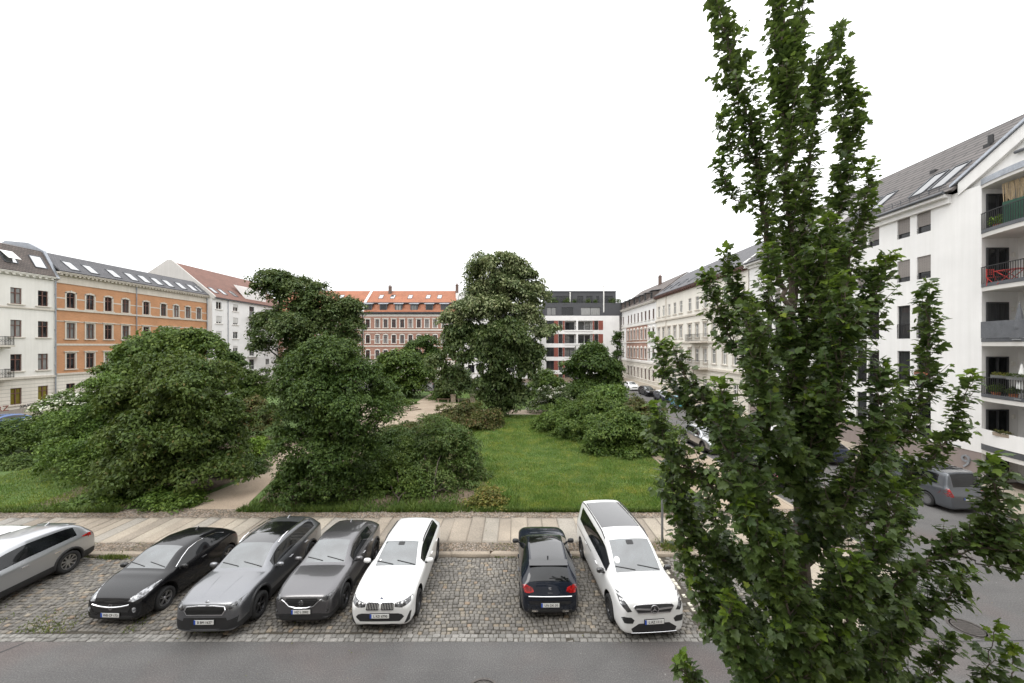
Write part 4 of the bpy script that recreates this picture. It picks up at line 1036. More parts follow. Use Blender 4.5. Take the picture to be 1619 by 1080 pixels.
M['skyglass_dark'] = m_plain('skyglass_dark', (0.03, 0.033, 0.036), 0.03, 0.0, 0.3, 2, spec=1.0)
M['gable_render'] = m_render('gable_render', (0.52, 0.50, 0.47), 0.3)
M['attic'] = m_render('attic', (0.075, 0.076, 0.082), 0.25)
M['red_panel'] = m_plain('red_panel', (0.22, 0.062, 0.042), 0.7, 0, 0.2, 4)
M['shutter'] = m_tiles('shutter', (0.30, 0.27, 0.25), (0.34, 0.31, 0.285), 0.055, rowdark=.6)
M['shutter_white'] = m_tiles('shutter_white', (0.66, 0.65, 0.62), (0.7, 0.69, 0.66), 0.06, rowdark=.7)
M['cloth_grey'] = m_plain('cloth_grey', (0.11, 0.115, 0.125), 0.8, 0, 0.2, 3)
M['iron_black'] = m_plain('iron_black', (0.02, 0.02, 0.021), 0.5, 0.3, 0.2, 6)
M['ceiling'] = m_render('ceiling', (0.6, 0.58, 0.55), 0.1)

def holes_wall(b, u0, u1, z0, z1, holes, m=0, rev=0.2, mrev=None, y=0.0):
    """front face at y with openings cut through it, and their reveals"""
    us = sorted({u0, u1, *[h[0] - h[2] / 2 for h in holes], *[h[0] + h[2] / 2 for h in holes]}); us = [u for u in us if u0 - 1e-6 <= u <= u1 + 1e-6]
    zs = sorted({z0, z1, *[h[1] for h in holes], *[h[1] + h[3] for h in holes]}); zs = [z for z in zs if z0 - 1e-6 <= z <= z1 + 1e-6]
    for a, c in zip(us, us[1:]):
        for p, q in zip(zs, zs[1:]):
            mu_, mz = (a + c) / 2, (p + q) / 2
            if any(abs(mu_ - h[0]) < h[2] / 2 and h[1] < mz < h[1] + h[3] for h in holes): continue
            b.quad((a, y, p), (c, y, p), (c, y, q), (a, y, q), m)
    mr_ = m if mrev is None else mrev
    for u, z, w_, h_ in holes:
        x0, x1, zz0, zz1 = u - w_ / 2, u + w_ / 2, z, z + h_
        if z < z0 - .01 or z + h_ > z1 + .01: pass
        b.quad((x0, y, zz0), (x0, y, zz1), (x0, y + rev, zz1), (x0, y + rev, zz0), mr_); b.quad((x1, y, zz1), (x1, y, zz0), (x1, y + rev, zz0), (x1, y + rev, zz1), mr_)
        b.quad((x0, y, zz1), (x1, y, zz1), (x1, y + rev, zz1), (x0, y + rev, zz1), mr_); b.quad((x1, y, zz0), (x0, y, zz0), (x0, y + rev, zz0), (x1, y + rev, zz0), mr_)
WIN = {}
def win_meshes(w_, h_, style, fm, pm):
    k = (round(w_, 3), round(h_, 3), style, fm, pm)
    if k in WIN: return WIN[k]
    b = MB(); t = .07; y0, y1 = .10, .17
    b.box(-w_ / 2, -w_ / 2 + t, y0, y1, 0, h_); b.box(w_ / 2 - t, w_ / 2, y0, y1, 0, h_)
    b.box(-w_ / 2 + t, w_ / 2 - t, y0, y1, 0, t); b.box(-w_ / 2 + t, w_ / 2 - t, y0, y1, h_ - t, h_)
    if style in ('casement', 'french'):
        tz = h_ * .68
        if style == 'casement': b.box(-w_ / 2 + t, w_ / 2 - t, y0 - .02, y1, tz - .045, tz + .045)
        b.box(-.05, .05, y0 - .01, y1 - .004, t, h_ - t)
    if style == 'double': b.box(-.045, .045, y0, y1, t, h_ - t)
    fr = b.mesh('window', M[fm])
    p = MB(); p.quad((-w_ / 2 + .02, .155, .02), (w_ / 2 - .02, .155, .02), (w_ / 2 - .02, .155, h_ - .02), (-w_ / 2 + .02, .155, h_ - .02)); pa = p.mesh('pane', M[pm])
    WIN[k] = (fr, pa); return WIN[k]
SUR = {}
def surround_mesh(w_, h_, kind, mt):
    k = (round(w_, 3), round(h_, 3), kind, mt)
    if k in SUR: return SUR[k]
    b = MB(); e = .16; d = -.045
    if kind in ('frame', 'arch', 'pediment'):
        b.box(-w_ / 2 - e, -w_ / 2, d, .02, -.02, h_); b.box(w_ / 2, w_ / 2 + e, d, .02, -.02, h_)
    if kind == 'arch':
        n = 8; ri = w_ / 2; 
        for q in range(n):                           # segmental head with a keystone
            x0, x1 = -w_ / 2 - e + (w_ + 2 * e) * q / n, -w_ / 2 - e + (w_ + 2 * e) * (q + 1) / n
            f = lambda x, a: a * (1 - (x / (w_ / 2 + e)) ** 2)
            b.prism([(x0, d, h_ - .16 + f(x0, .14)), (x1, d, h_ - .16 + f(x1, .14)), (x1, d, h_ + .02 + f(x1, .17)), (x0, d, h_ + .02 + f(x0, .17))], (0, .2, 0))
        b.box(-.08, .08, d - .04, .0, h_ - .03, h_ + .24)
    if kind in ('frame', 'pediment'):
        b.box(-w_ / 2 - e, w_ / 2 + e, d, .02, h_, h_ + .18)
    if kind == 'frame': b.box(-w_ / 2 - e - .14, w_ / 2 + e + .14, d - .12, .02, h_ + .181, h_ + .30)
    if kind == 'pediment':
        b.box(-w_ / 2 - e - .1, w_ / 2 + e + .1, d - .13, .02, h_ + .181, h_ + .27)
        b.prism([(-w_ / 2 - e - .1, d - .1, h_ + .271), (w_ / 2 + e + .1, d - .1, h_ + .271), (0, d - .1, h_ + .62)], (0, .12, 0))
    if kind != 'none':
        b.box(-w_ / 2 - e - .1, w_ / 2 + e + .1, d - .10, .02, -.14, -.021)
    if kind == 'sill': pass
    SUR[k] = b.mesh('surround' if kind != 'sill' else 'sill', M[mt]); return SUR[k]
def put_window(root, u, z, w_, h_, style='casement', fm='frame_brown', pm='pane', sur='frame', mt='trim', y=0.0, shut=None, name='window'):
    fr, pa = win_meshes(w_, h_, style, fm, pm)
    o = link(name, fr, root, (u, y, z)); link('pane', pa, o)
    if sur and sur != 'none': link('sill' if sur == 'sill' else 'surround', surround_mesh(w_, h_, sur, mt), o)
    if shut:
        b = MB(); b.box(-w_ / 2 + .03, w_ / 2 - .03, .06, .10, h_ * (1 - shut[0]), h_); b.build('shutter', M[shut[1]], o)
    return o
def band(root, name, u0, u1, z0, z1, proud, mat, dent=0.0, m2=None):
    b = MB(); b.box(u0, u1, -proud, .03, z0, z1)
    if dent:
        u = u0 + .1
        while u < u1 - .2: b.box(u, u + dent * .5, -proud * .75, -.001, z0 - .22, z0 - .003); u += dent
    return b.build(name, mat, root)
def cornice(root, u0, u1, z, mat, proud=.45, dent=.55):
    b = MB(); b.box(u0, u1, -proud * .35, .03, z - .42, z - .221); b.box(u0, u1, -proud, .03, z - .22, z - .07); b.box(u0, u1, -proud - .08, .03, z - .069, z)
    u = u0 + .15
    while u < u1 - .25: b.box(u, u + .24, -proud * .85, -proud * .351, z - .40, z - .222); u += dent
    return b.build('cornice', mat, root)
def skylight(root, u, yb, zb, yt, zt, w_, frac0, frac1, opened=False, glass='skyglass'):
    """roof window lying on the slope from (yb,zb) to (yt,zt), between two fractions of it"""
    d = Vector((0, yt - yb, zt - zb)); n = Vector((0, -d.z, d.y)).normalized(); yb -= d.z / d.length * .155; zb += d.y / d.length * .155
    a = Vector((u, yb, zb)) + d * frac0; c = Vector((u, yb, zb)) + d * frac1
    ln = (c - a).length; dz = d.normalized()
    b = MB()
    for x0, x1 in ((-w_ / 2 - .07, -w_ / 2), (w_ / 2, w_ / 2 + .07)):
        b.prism([a + Vector((x0, 0, 0)), a + Vector((x1, 0, 0)), c + Vector((x1, 0, 0)), c + Vector((x0, 0, 0))], n * .09)
    b.prism([a + Vector((-w_ / 2, 0, 0)) - dz * .07, a + Vector((w_ / 2, 0, 0)) - dz * .07, a + Vector((w_ / 2, 0, 0)), a + Vector((-w_ / 2, 0, 0))], n * .09)
    b.prism([c + Vector((-w_ / 2, 0, 0)), c + Vector((w_ / 2, 0, 0)), c + Vector((w_ / 2, 0, 0)) + dz * .07, c + Vector((-w_ / 2, 0, 0)) + dz * .07], n * .09)
    o = b.build('skylight', M['zinc_dark'], root)
    p = MB(); q0, q1 = a + n * .05, c + n * .05
    p.quad(q0 + Vector((-w_ / 2, 0, 0)), q0 + Vector((w_ / 2, 0, 0)), q1 + Vector((w_ / 2, 0, 0)), q1 + Vector((-w_ / 2, 0, 0)))
    p.build('pane', M[glass], o)
    if opened:
        t = c + n * .12; e = t + (a - c).normalized() * ln * .9 + n * .45
        s_ = MB(); s_.prism([t + Vector((-w_ / 2, 0, 0)), t + Vector((w_ / 2, 0, 0)), e + Vector((w_ / 2, 0, 0)), e + Vector((-w_ / 2, 0, 0))], n * .05); s_.build('sash', M['frame_white'], o)
    return o
def roof_slope(root, u0, u1, prof, mat, name='roof', thick=.16):
    """prof: [(y,z)...] outline of the roof in section, swept along u"""
    b = MB()
    for (y0, z0), (y1, z1) in zip(prof, prof[1:]):
        d = Vector((0, y1 - y0, z1 - z0)); n = Vector((0, -d.z, d.y)).normalized() * thick
        b.prism([(u0, y0, z0), (u1, y0, z0), (u1, y1, z1), (u0, y1, z1)], n)
    return b.build(name, mat, root)
def body(root, name, u0, u1, depth, ztop, mats, fill, gable=None):
    """side and rear walls plus whatever front faces fill(b) adds"""
    b = MB(); fill(b)
    top = gable or [(0.02, ztop), (depth, ztop)]
    for u in (u0, u1):
        pts = [(u, 0.02, 0)] + [(u, y, z) for y, z in top] + [(u, depth, 0)]
        b.add(pts, [tuple(range(len(pts)))], 0)
    b.quad((u0, depth, 0), (u1, depth, 0), (u1, depth, top[-1][1]), (u0, depth, top[-1][1]), 0)
    return b.build(name, mats, root, fix=False)
def pipe(root, u, z0, z1, r=.06, mat='zinc'):
    b = MB(); b.tube([(u, -.12, z0), (u, -.12, z1)], r, 8)
    for z in np.arange(z0 + 1, z1, 2.2): b.box(u - .09, u + .09, -.1, .03, z, z + .05)
    return b.build('drainpipe', M[mat], root, smooth=True)
def chimney(root, u, y, z0, z1, w_=.7, d=.55, mat='chimney_brick'):
    b = MB(); b.box(u - w_ / 2, u + w_ / 2, y - d / 2, y + d / 2, z0, z1); b.box(u - w_ / 2 - .06, u + w_ / 2 + .06, y - d / 2 - .06, y + d / 2 + .06, z1, z1 + .12)
    for k in (-1, 1): b.lathe([(0, z1 + .12), (.1, z1 + .12), (.1, z1 + .5), (.08, z1 + .5), (0, z1 + .45)], 10, 1, 'Z', (u + k * w_ * .22, y, 0))
    return b.build('chimney', [M[mat], M['tile_red']], root)
def railing(root, u0, u1, y, z, h=.95, step=.12, side=None, mat='iron_black', ornate=False):
    b = MB(); b.bar((u0, y, z + h), (u1, y, z + h), .04, .04); b.bar((u0, y, z + .08), (u1, y, z + .08), .03, .03)
    u = u0
    while u <= u1 + 1e-6:
        b.bar((u, y, z), (u, y, z + h), .018, .018); u += step
    if side is not None:
        for uu in (u0, u1):
            b.bar((uu, y, z + h), (uu, side, z + h), .04, .04); b.bar((uu, y, z + .08), (uu, side, z + .08), .03, .03)
            yy = y
            while yy < side: b.bar((uu, yy, z), (uu, yy, z + h), .018, .018); yy += step
    if ornate:
        u = u0 + .15
        while u < u1:
            for k in range(8):
                t0, t1 = 2 * math.pi * k / 8, 2 * math.pi * (k + 1) / 8
                b.bar((u + .11 * math.cos(t0), y - .012, z + .5 + .11 * math.sin(t0)), (u + .11 * math.cos(t1), y - .012, z + .5 + .11 * math.sin(t1)), .02, .02)
            u += .26
    return b.build('railing', M[mat], root)
XL, XR = -57.5, 27.0
# --- white house far left (local u = depth measured from Y 28)
A0 = 28.0
t = thing('apartment_house', 'white plastered house with brown windows, dark mansard roof and graffiti along its base', 'house', (XL, A0, 0), R(90), 'houses round the park')
cols = [38.6 - A0, 41.1 - A0, 43.7 - A0, 46.2 - A0]; ue = 47.45 - A0
rows = [(12.75, 1.85), (8.95, 1.95), (5.0, 1.95), (1.15, 1.9)]
hl = [(u, z, 1.0, h) for u in [31 - A0, 33.5 - A0, 36 - A0] + cols for z, h in rows]
def fill(b): holes_wall(b, 0, ue, 4.2, 16.0, [h for h in hl if h[1] > 4.2], 0, .2); holes_wall(b, 0, ue, .6, 4.2, [h for h in hl if h[1] < 4.2], 1, .2); b.quad((0, 0, 0), (ue, 0, 0), (ue, 0, .6), (0, 0, .6), 2)
body(t, 'wall', 0, ue, 12, 16.4, [M['offwhite_render'], M['white_rustic'], M['stone_plinth']], fill, [(0.02, 16.4), (1.6, 19.5), (6, 20.6), (12, 17)])
for u, z, w_, h in hl: put_window(t, u, z, w_, h, sur='sill' if z > 4.2 else 'sill', mt='trim', pm='pane_yellow' if z < 2 else 'pane')
band(t, 'string_course', 0, ue, 4.05, 4.3, .16, M['trim']); band(t, 'string_course', 0, ue, 12.25, 12.42, .12, M['trim']); band(t, 'plinth', 0, ue, .02, .62, .06, M['stone_plinth'])
cornice(t, 0, ue, 16.45, M['trim_light'], .4, .6)
roof_slope(t, 0, ue - .25, [(-.25, 16.46), (1.55, 19.5), (6, 20.5), (12, 17)], M['slate_brown'])
b = MB(); b.prism([(ue - .25, -.5, 16.3), (ue - .25, 1.3, 19.75), (ue - .25, 3.2, 20.75), (ue - .25, 6, 21.0), (ue - .25, 12, 17.4), (ue - .25, 12, 16), (ue - .25, 0, 16)], (.34, 0, 0)); b.build('firewall_capping', M['zinc'], t)
skylight(t, 43.4 - A0, -.25, 16.46, 1.55, 19.5, 1.1, .3, .72, True); skylight(t, 46.1 - A0, -.25, 16.46, 1.55, 19.5, 1.1, .28, .74)
skylight(t, 40.4 - A0, -.25, 16.46, 1.55, 19.5, 1.1, .3, .72)
pipe(t, ue - .08, .1, 16.0, .07)
for z in (8.0, 4.35):
    o = MB(); o.box(40.2 - A0, 42.75 - A0, -1.15, -.001, z - .22, z); o.box(40.4 - A0, 42.55 - A0, -.9, -.002, z - .4, z - .221); bo = o.build('balcony', M['trim'], t)
    railing(bo, 40.3 - A0, 42.7 - A0, -1.1, z, .95, .13, -.02, ornate=True)
for s_, u, z, sz, mt in (('SAKTORA', 45.3 - A0, .86, .6, 'ink'), ('RZ', 42.5 - A0, .85, .85, 'red_panel')):
    l = link('graffiti', text_mesh(s_, sz, .004), t, (u, -.075 if z < .62 else -.012, z), (R(90), 0, 0)); l.data.materials.append(M[mt]); l.scale = (1.0, 1, 1)
    l.location.y = -.07
# --- orange brick house
A0 = 47.5; ue = 70.7 - A0
t = thing('brick_house', 'long orange brick house with pale window frames, its slate roof full of skylights', 'house', (XL, A0, 0), R(90), 'houses round the park')
cols = [d - A0 for d in (49.07, 51.3, 53.6, 55.97, 59.1, 62.0, 64.3, 66.6, 68.9)]
rows = [(12.8, 2.0, 'arch'), (8.85, 2.0, 'frame'), (4.95, 2.0, 'frame'), (1.0, 2.05, 'sill')]
hl = [(u, z, .98, h, k) for u in cols for z, h, k in rows]
def fill(b):
    H4 = [h[:4] for h in hl]
    holes_wall(b, 0, ue, 4.4, 15.9, [h for h in H4 if h[1] > 4.4], 0, .2, 2); holes_wall(b, 0, ue, 0, 4.4, [h for h in H4 if h[1] < 4.4], 1, .2); b.quad((0, -.02, 15.9), (ue, -.02, 15.9), (ue, -.02, 17.0), (0, -.02, 17.0), 2)
body(t, 'wall', 0, ue, 12, 17.0, [M['brick_orange'], M['cream_rustic'], M['trim']], fill, [(0.02, 17.0), (2.7, 19.7), (7, 20.2), (12, 17)])
for u, z, w_, h, k in hl: put_window(t, u, z, w_, h, sur=k, mt='trim')
for z0, z1, p in ((12.42, 12.66, .14), (11.0, 11.1, .05), (7.95, 8.2, .06), (4.2, 4.45, .16), (13.9, 14.05, .03), (15.85, 16.0, .10)):
    segs = [(0, ue)] if z0 != 13.9 else [(a + .66, c - .66) for a, c in zip([-.66] + cols, cols + [ue + .66]) if c - a > 1.4]
    for a, c in segs: band(t, 'string_course', a, c, z0, z1, p, M['trim'])
cornice(t, 0, ue, 17.25, M['trim'], .5, .5)
roof_slope(t, .05, ue, [(-.4, 17.26), (2.55, 19.7), (7, 20.1), (12, 17)], M['slate'])
for d in (49.6, 51.9, 54.9, 57.4, 59.4, 61.5, 63.5, 65.9, 68.2, 69.6): skylight(t, d - A0, -.4, 17.26, 2.55, 19.7, 1.05 if d < 69 else .6, .16, .62)
pipe(t, 57.5 - A0, .1, 16.9); pipe(t, ue - .08, .1, 16.9)
# --- white house with the red tiled roof
A0 = 70.7; ue = 93 - A0
t = thing('apartment_house', 'white house with red tiled roof, bare gable and stacked balconies beyond the orange brick house', 'house', (-56.5, A0, 0), R(90), 'houses round the park')
cols = [72.3 - A0, 76.6 - A0, 86.5 - A0, 90 - A0]; rows = [14.9, 12.2, 9.35, 6.5, 3.6, .9]
hl = [(u, z, 1.35, 1.4) for u in cols for z in rows] + [(81.3 - A0, z - .7, 1.5, 2.1) for z in rows[:-1]]
def fill(b): holes_wall(b, 0, ue, 0, 17.2, hl, 0, .16)
body(t, 'wall', .0, ue, 15.5, 17.2, [M['white_render']], fill, [(0.02, 17.2), (8, 23.6), (11.6, 21.4), (15.5, 17)])
for k, (u, z, w_, h) in enumerate(hl): put_window(t, u, z, w_, h, style='double', fm='frame_white' if h < 2 else 'frame_dark', pm='pane_dark', sur='sill', mt='trim_light', shut=((.45, .8, .75, .3, .5, .2)[k % 6] * 1.0, 'shutter_white') if h < 2 and k % 4 else None)
for z in rows[:-1]:
    o = MB(); o.box(79.9 - A0, 82.9 - A0, -1.3, -.001, z - .92, z - .74); bo = o.build('balcony', M['white_render'], t); railing(bo, 80 - A0, 82.8 - A0, -1.25, z - .74, .95, .2, -.01, 'frame_white')
roof_slope(t, .30, ue, [(-.35, 16.95), (8, 23.55), (15.9, 16.9)], M['tile_red'])
b = MB(); b.prism([(-.02, -.45, 16.75), (-.02, -.45, 17.25), (-.02, 7.6, 23.95), (-.02, 8.4, 23.95), (-.02, 11.8, 21.7), (-.02, 15.6, 18), (-.02, 15.6, 16.7)], (.33, 0, 0)); b.build('gable', M['gable_render'], t)
for d in (72.6, 74.9, 77.8): skylight(t, d - A0, -.35, 16.95, 8, 23.55, 1.0, .14, .3)
o = MB(); o.prism([(80.3 - A0, .6, 17.7), (80.3 - A0, 3.2, 20.9), (80.3 - A0, .6, 20.3)], (6.5, 0, 0)); o.build('roof_terrace', M['white_render'], t)
band(t, 'gutter', 0, ue, 16.86, 17.0, .48, M['zinc_dark']); pipe(t, 74.5 - A0, .1, 16.8)
# --- far brick row, facing the camera
def far_house(label, x0, x1, Y, cols, dorm, sky_, wallm, firewall=None, chim=()):
    t = thing('brick_house', label, 'house', (0, Y, 0), 0, 'houses round the park')
    rows = [(12.25, 1.95, 'frame'), (8.55, 2.0, 'arch'), (4.95, 2.0, 'arch'), (1.1, 2.1, 'sill')]
    hl = [(u, z, .98, h, k) for u in cols for z, h, k in rows]
    def fill(b):
        H4 = [h[:4] for h in hl]
        holes_wall(b, x0, x1, 4.3, 14.9, [h for h in H4 if h[1] > 4.3], 0, .2, 1); holes_wall(b, x0, x1, 0, 4.3, [h for h in H4 if h[1] < 4.3], 2, .2); b.quad((x0, -.02, 14.9), (x1, -.02, 14.9), (x1, -.02, 15.8), (x0, -.02, 15.8), 1)
    body(t, 'wall', x0, x1, 12, 15.8, [wallm, M['trim_light'], M['cream_rustic']], fill, [(0.02, 15.8), (1.4, 18.2), (5.5, 21.6), (12, 16)])
    for u, z, w_, h, k in hl: put_window(t, u, z, w_, h, sur=k, mt='trim_light')
    for z0, z1 in ((11.55, 11.85), (10.95, 11.05), (7.75, 8.0), (9.3, 9.42), (5.7, 5.82), (4.2, 4.45)):
        if z0 in (9.3, 5.7):
            for a, c in zip([x0 - .67] + cols, cols + [x1 + .67]):
                if c - a > 1.5: band(t, 'string_course', a + .67, c - .67, z0, z1, .03, M['trim_light'])
        else: band(t, 'string_course', x0, x1, z0, z1, .09, M['trim_light'])
    cornice(t, x0, x1, 15.85, M['zinc_dark'], .5, .8)
    roof_slope(t, x0, x1, [(-.35, 15.86), (1.4, 18.2)], M['tile_orange'], 'mansard'); roof_slope(t, x0, x1, [(1.2, 18.25), (5.5, 21.6), (12, 16)], M['tile_orange'])
    band(t, 'ridge_edge', x0, x1, 18.12, 18.3, -.7 + .0, M['zinc_dark']).location.y = -.65 + 1.3
    for u in dorm:
        b = MB(); b.box(u - .85, u + .85, -.12, 1.6, 16.05, 17.75); o = b.build('dormer', M['zinc_dark'], t)
        b = MB(); b.prism([(u - 1.15, -.45, 17.76), (u + 1.15, -.45, 17.76), (u + 1.05, 1.9, 18.35), (u - 1.05, 1.9, 18.35)], (0, 0, .12)); b.build('dormer_roof', M['zinc'], o)
        fr, pa = win_meshes(1.35, 1.4, 'double', 'frame_dark', 'pane'); wv = link('window', fr, o, (u, -.26, 16.2)); wv2 = link('pane', pa, o, (u, -.28, 16.2))
    for u in sky_: skylight(t, u, 1.2, 18.25, 5.5, 21.6, .95, .32, .62)
    for u, y, z1 in chim: chimney(t, u, y, 20, z1)
    if firewall is not None:
        b = MB(); b.prism([(firewall, -.4, 15.7), (firewall, -.4, 16.4), (firewall, 1.2, 18.7), (firewall, 5.5, 22.0), (firewall, 12, 16.5), (firewall, 12, 15)], (.55, 0, 0)); b.build('firewall', M['white_render'], t)
        pipe(t, firewall + .25, .1, 15.6)
    return t
X = lambda px, d=90: (px - VX) * d / FPX
far_house('red brick house with orange roof and square dormers, facing down the park', X(574), X(719), 90, [X(p) for p in (581.5, 596.7, 609.6, 622.7, 635.9, 648.9, 662.2, 675, 688, 701.5, 712)], [X(p) for p in (582.5, 606.2, 630.4, 654.8, 678.8, 702.5)], [X(p, 93) for p in (602.5, 621, 648.6, 677, 695)], M['brick_red'], X(573), [(X(607), 4.5, 22.6), (X(722) - .6, 4.5, 23)])
far_house('second brick house with orange roof, mostly behind the tall lime tree', X(440), X(572.5), 90, [X(p) for p in (452, 465, 478, 491, 504, 517, 530, 543, 556, 566)], [X(p) for p in (470, 494, 518, 542, 562)], [X(p, 93) for p in (480, 510, 540)], M['brick_red'])
# --- plain white house between brick row and the flats with the dark attic
t = thing('apartment_house', 'white modern house with blue-grey windows, largely hidden by the pale flowering lime', 'house', (0, 92, 0), 0, 'houses round the park')
S = 92 / 600; x0, x1 = X(720, 92), X(853, 92)
colx = [X(p, 92) for p in (729, 745, 760, 776, 792, 808, 824, 843)]; rowz = [17.3, 14.0, 10.9, 7.8, 4.7, 1.4]
hl = [(u, z, 1.6, 1.9) for u in colx for z in rowz if not (z > 17 and u < -11.9 and False)]
def fill(b): holes_wall(b, x0, x1, 0, 17.9, [h for h in hl if h[1] < 17], 0, .16)
body(t, 'wall', x0, x1, 12, 17.9, [M['white_render']], fill)
for u, z, w_, h in hl:
    if z < 17: put_window(t, u, z, w_, h, 'double', 'frame_dark', 'pane_dark', 'sill', 'trim_light')
b = MB(); b.box(x0, x0 + 2.6, .5, 10, 17.9, 20.8); o = b.build('attic', M['white_render'], t)
put_window(o, x0 + 1.5, 18.7, 1.7, 1.5, 'double', 'frame_dark', 'pane_dark', 'none', y=.36)
b = MB(); b.box(x0 - .1, x1 + .1, -.1, 12.1, 17.9, 18.1); b.build('parapet', M['zinc'], t)
# --- flats with the dark attic storeys
D = 96; s_ = D / 600
def mx_(zx): return (840 + zx / 6.75 - VX) * s_
def mz_(zy): return CH + (HY - (440 + zy / 6.75)) * s_
t = thing('apartment_block', 'white flats with red wall panels, deep balconies and two dark grey attic storeys', 'flats', (0, D, 0), 0, 'houses round the park')
xl, xr = mx_(100), mx_(940)
fl = [(mz_(c), mz_(a)) for a, c in ((452, 552), (595, 695), (738, 838), (880, 980), (1023, 1123))]
op = []
for z0, z1 in fl:
    op += [((mx_(357) + mx_(655)) / 2, z0, mx_(655) - mx_(357), z1 - z0), ((mx_(290) + mx_(335)) / 2, z0, mx_(335) - mx_(290), z1 - z0), ((mx_(672) + mx_(715)) / 2, z0, mx_(715) - mx_(672), z1 - z0), ((mx_(160) + mx_(242)) / 2, z0, mx_(242) - mx_(160), z1 - z0)]
def fill(b):
    holes_wall(b, xl, xr, 0, mz_(400), [h for h in op if h[2] < 5], 0, .15)
b = MB()
lg = [h for h in op if h[2] > 5]
holes_wall(b, xl, xr, 0, mz_(400), op, 0, .15)
for u, z, w_, h in lg:                                     # the recessed loggias
    x0, x1 = u - w_ / 2, u + w_ / 2
    b.quad((x0, .15, z), (x1, .15, z), (x1, 1.9, z), (x0, 1.9, z), 0); b.quad((x0, .15, z + h), (x0, 1.9, z + h), (x1, 1.9, z + h), (x1, .15, z + h), 0)
    b.quad((x0, .15, z), (x0, 1.9, z), (x0, 1.9, z + h), (x0, .15, z + h), 0); b.quad((x1, .15, z), (x1, .15, z + h), (x1, 1.9, z + h), (x1, 1.9, z), 0); b.quad((x0, 1.9, z), (x1, 1.9, z), (x1, 1.9, z + h), (x0, 1.9, z + h), 0)
for u in (xl, xr): b.quad((u, 0, 0), (u, 12, 0), (u, 12, mz_(400)), (u, 0, mz_(400)), 0)
b.quad((xl, 12, 0), (xr, 12, 0), (xr, 12, mz_(400)), (xl, 12, mz_(400)), 0)
b.build('wall', [M['white_render']], t, fix=False)
for z0, z1 in fl:
    h = z1 - z0
    for a, c in ((242, 288), (336, 356), (655, 671), (716, 766)):
        p = MB(); p.box(mx_(a), mx_(c), -.02, .06, z0, z1); p.build('wall_panel', M['red_panel'], t)
    for u, z, w_, hh in op:
        if abs(z - z0) < .01 and w_ < 5: put_window(t, u, z, w_, hh, 'plain' if w_ < 1.5 else 'double', 'frame_dark', 'pane_dark', 'none')
    for a, c in ((372, 420), (420, 468), (512, 575), (585, 640)): put_window(t, (mx_(a) + mx_(c)) / 2, z0 + .05, mx_(c) - mx_(a), h - .3, 'plain', 'frame_dark', 'pane', 'none', y=1.72)
    o = MB(); o.box(mx_(480), mx_(499), -.01, .6, z0 + .005, z1 - .005); o.build('post', M['white_render'], t)
    for a, c in ((357, 480), (499, 655)): railing(t, mx_(a) + .02, mx_(c) - .02, .05, z0, 1.0, .09)
    o = MB(); o.box(mx_(357), mx_(655), -.12, .02, z0 - .35, z0); o.build('balcony_edge', M['white_render'], t)
za, zb_ = mz_(400), mz_(262)
ax0, ax1 = mx_(130), mx_(972)
wl = [((mx_(165) + mx_(265)) / 2, mx_(265) - mx_(165)), ((mx_(325) + mx_(450)) / 2, mx_(450) - mx_(325)), ((mx_(530) + mx_(740)) / 2, mx_(740) - mx_(530))]
b = MB(); h5 = [(u, za + .15, w_, 2.0) for u, w_ in wl]
holes_wall(b, ax0, ax1, za, zb_, h5, 0, .16, y=.3); b.quad((ax0, .3, zb_), (ax1, .3, zb_), (ax1, 12, zb_), (ax0, 12, zb_), 0)
for u in (ax0, ax1): b.quad((u, .3, za), (u, 12, za), (u, 12, zb_), (u, .3, zb_), 0)
ao = b.build('attic', [M['attic']], t, fix=False)
for u, z, w_, h in h5: put_window(ao, u, z, w_, h, 'double', 'frame_dark', 'pane', 'none', y=.3)
zt = mz_(130); b = MB(); bx0, bx1 = mx_(165), mx_(925)
h6 = [(mx_(300), zb_ + .1, 1.6, 1.9), (mx_(375), zb_ + .1, 1.9, 1.9), (mx_(535), zb_ + .1, 1.6, 1.9), (mx_(637), zb_ + .1, 1.6, 1.9), (mx_(727), zb_ + .1, .8, 1.9), (mx_(840), zb_ + .1, 2.3, 1.9)]
holes_wall(b, bx0, bx1, zb_, zt, h6, 0, .16, y=2.0); b.quad((bx0, 2, zt), (bx1, 2, zt), (bx1, 12, zt), (bx0, 12, zt), 0)
for u in (bx0, bx1): b.quad((u, 2, zb_), (u, 12, zb_), (u, 12, zt), (u, 2, zt), 0)
ao = b.build('attic', [M['attic']], t, fix=False)
for u, z, w_, h in h6: put_window(ao, u, z, w_, h, 'double', 'frame_dark', 'pane', 'none', y=2.0)
railing(t, ax0 + .1, ax1 - .1, .4, zb_, .9, .25)
b = MB(); b.box(bx0 - .1, bx1 + .1, 1.8, 12.1, zt, zt + .12); b.build('roof', M['zinc_dark'], t)
for zx, z0, z1 in ((775, zb_ - 2.4, mz_(92)), (425, zb_, mz_(150))):
    b = MB(); b.tube([(mx_(zx), .18 if zx > 700 else 1.7, z0), (mx_(zx), .18 if zx > 700 else 1.7, z1)], .16, 10); b.lathe([(.0, z1 + .3), (.22, z1 + .3), (.22, z1 + .2), (.16, z1)], 10, 0, 'Z', (mx_(zx), .18 if zx > 700 else 1.7, 0)); b.build('flue', M['frame_white'], t, smooth=True)
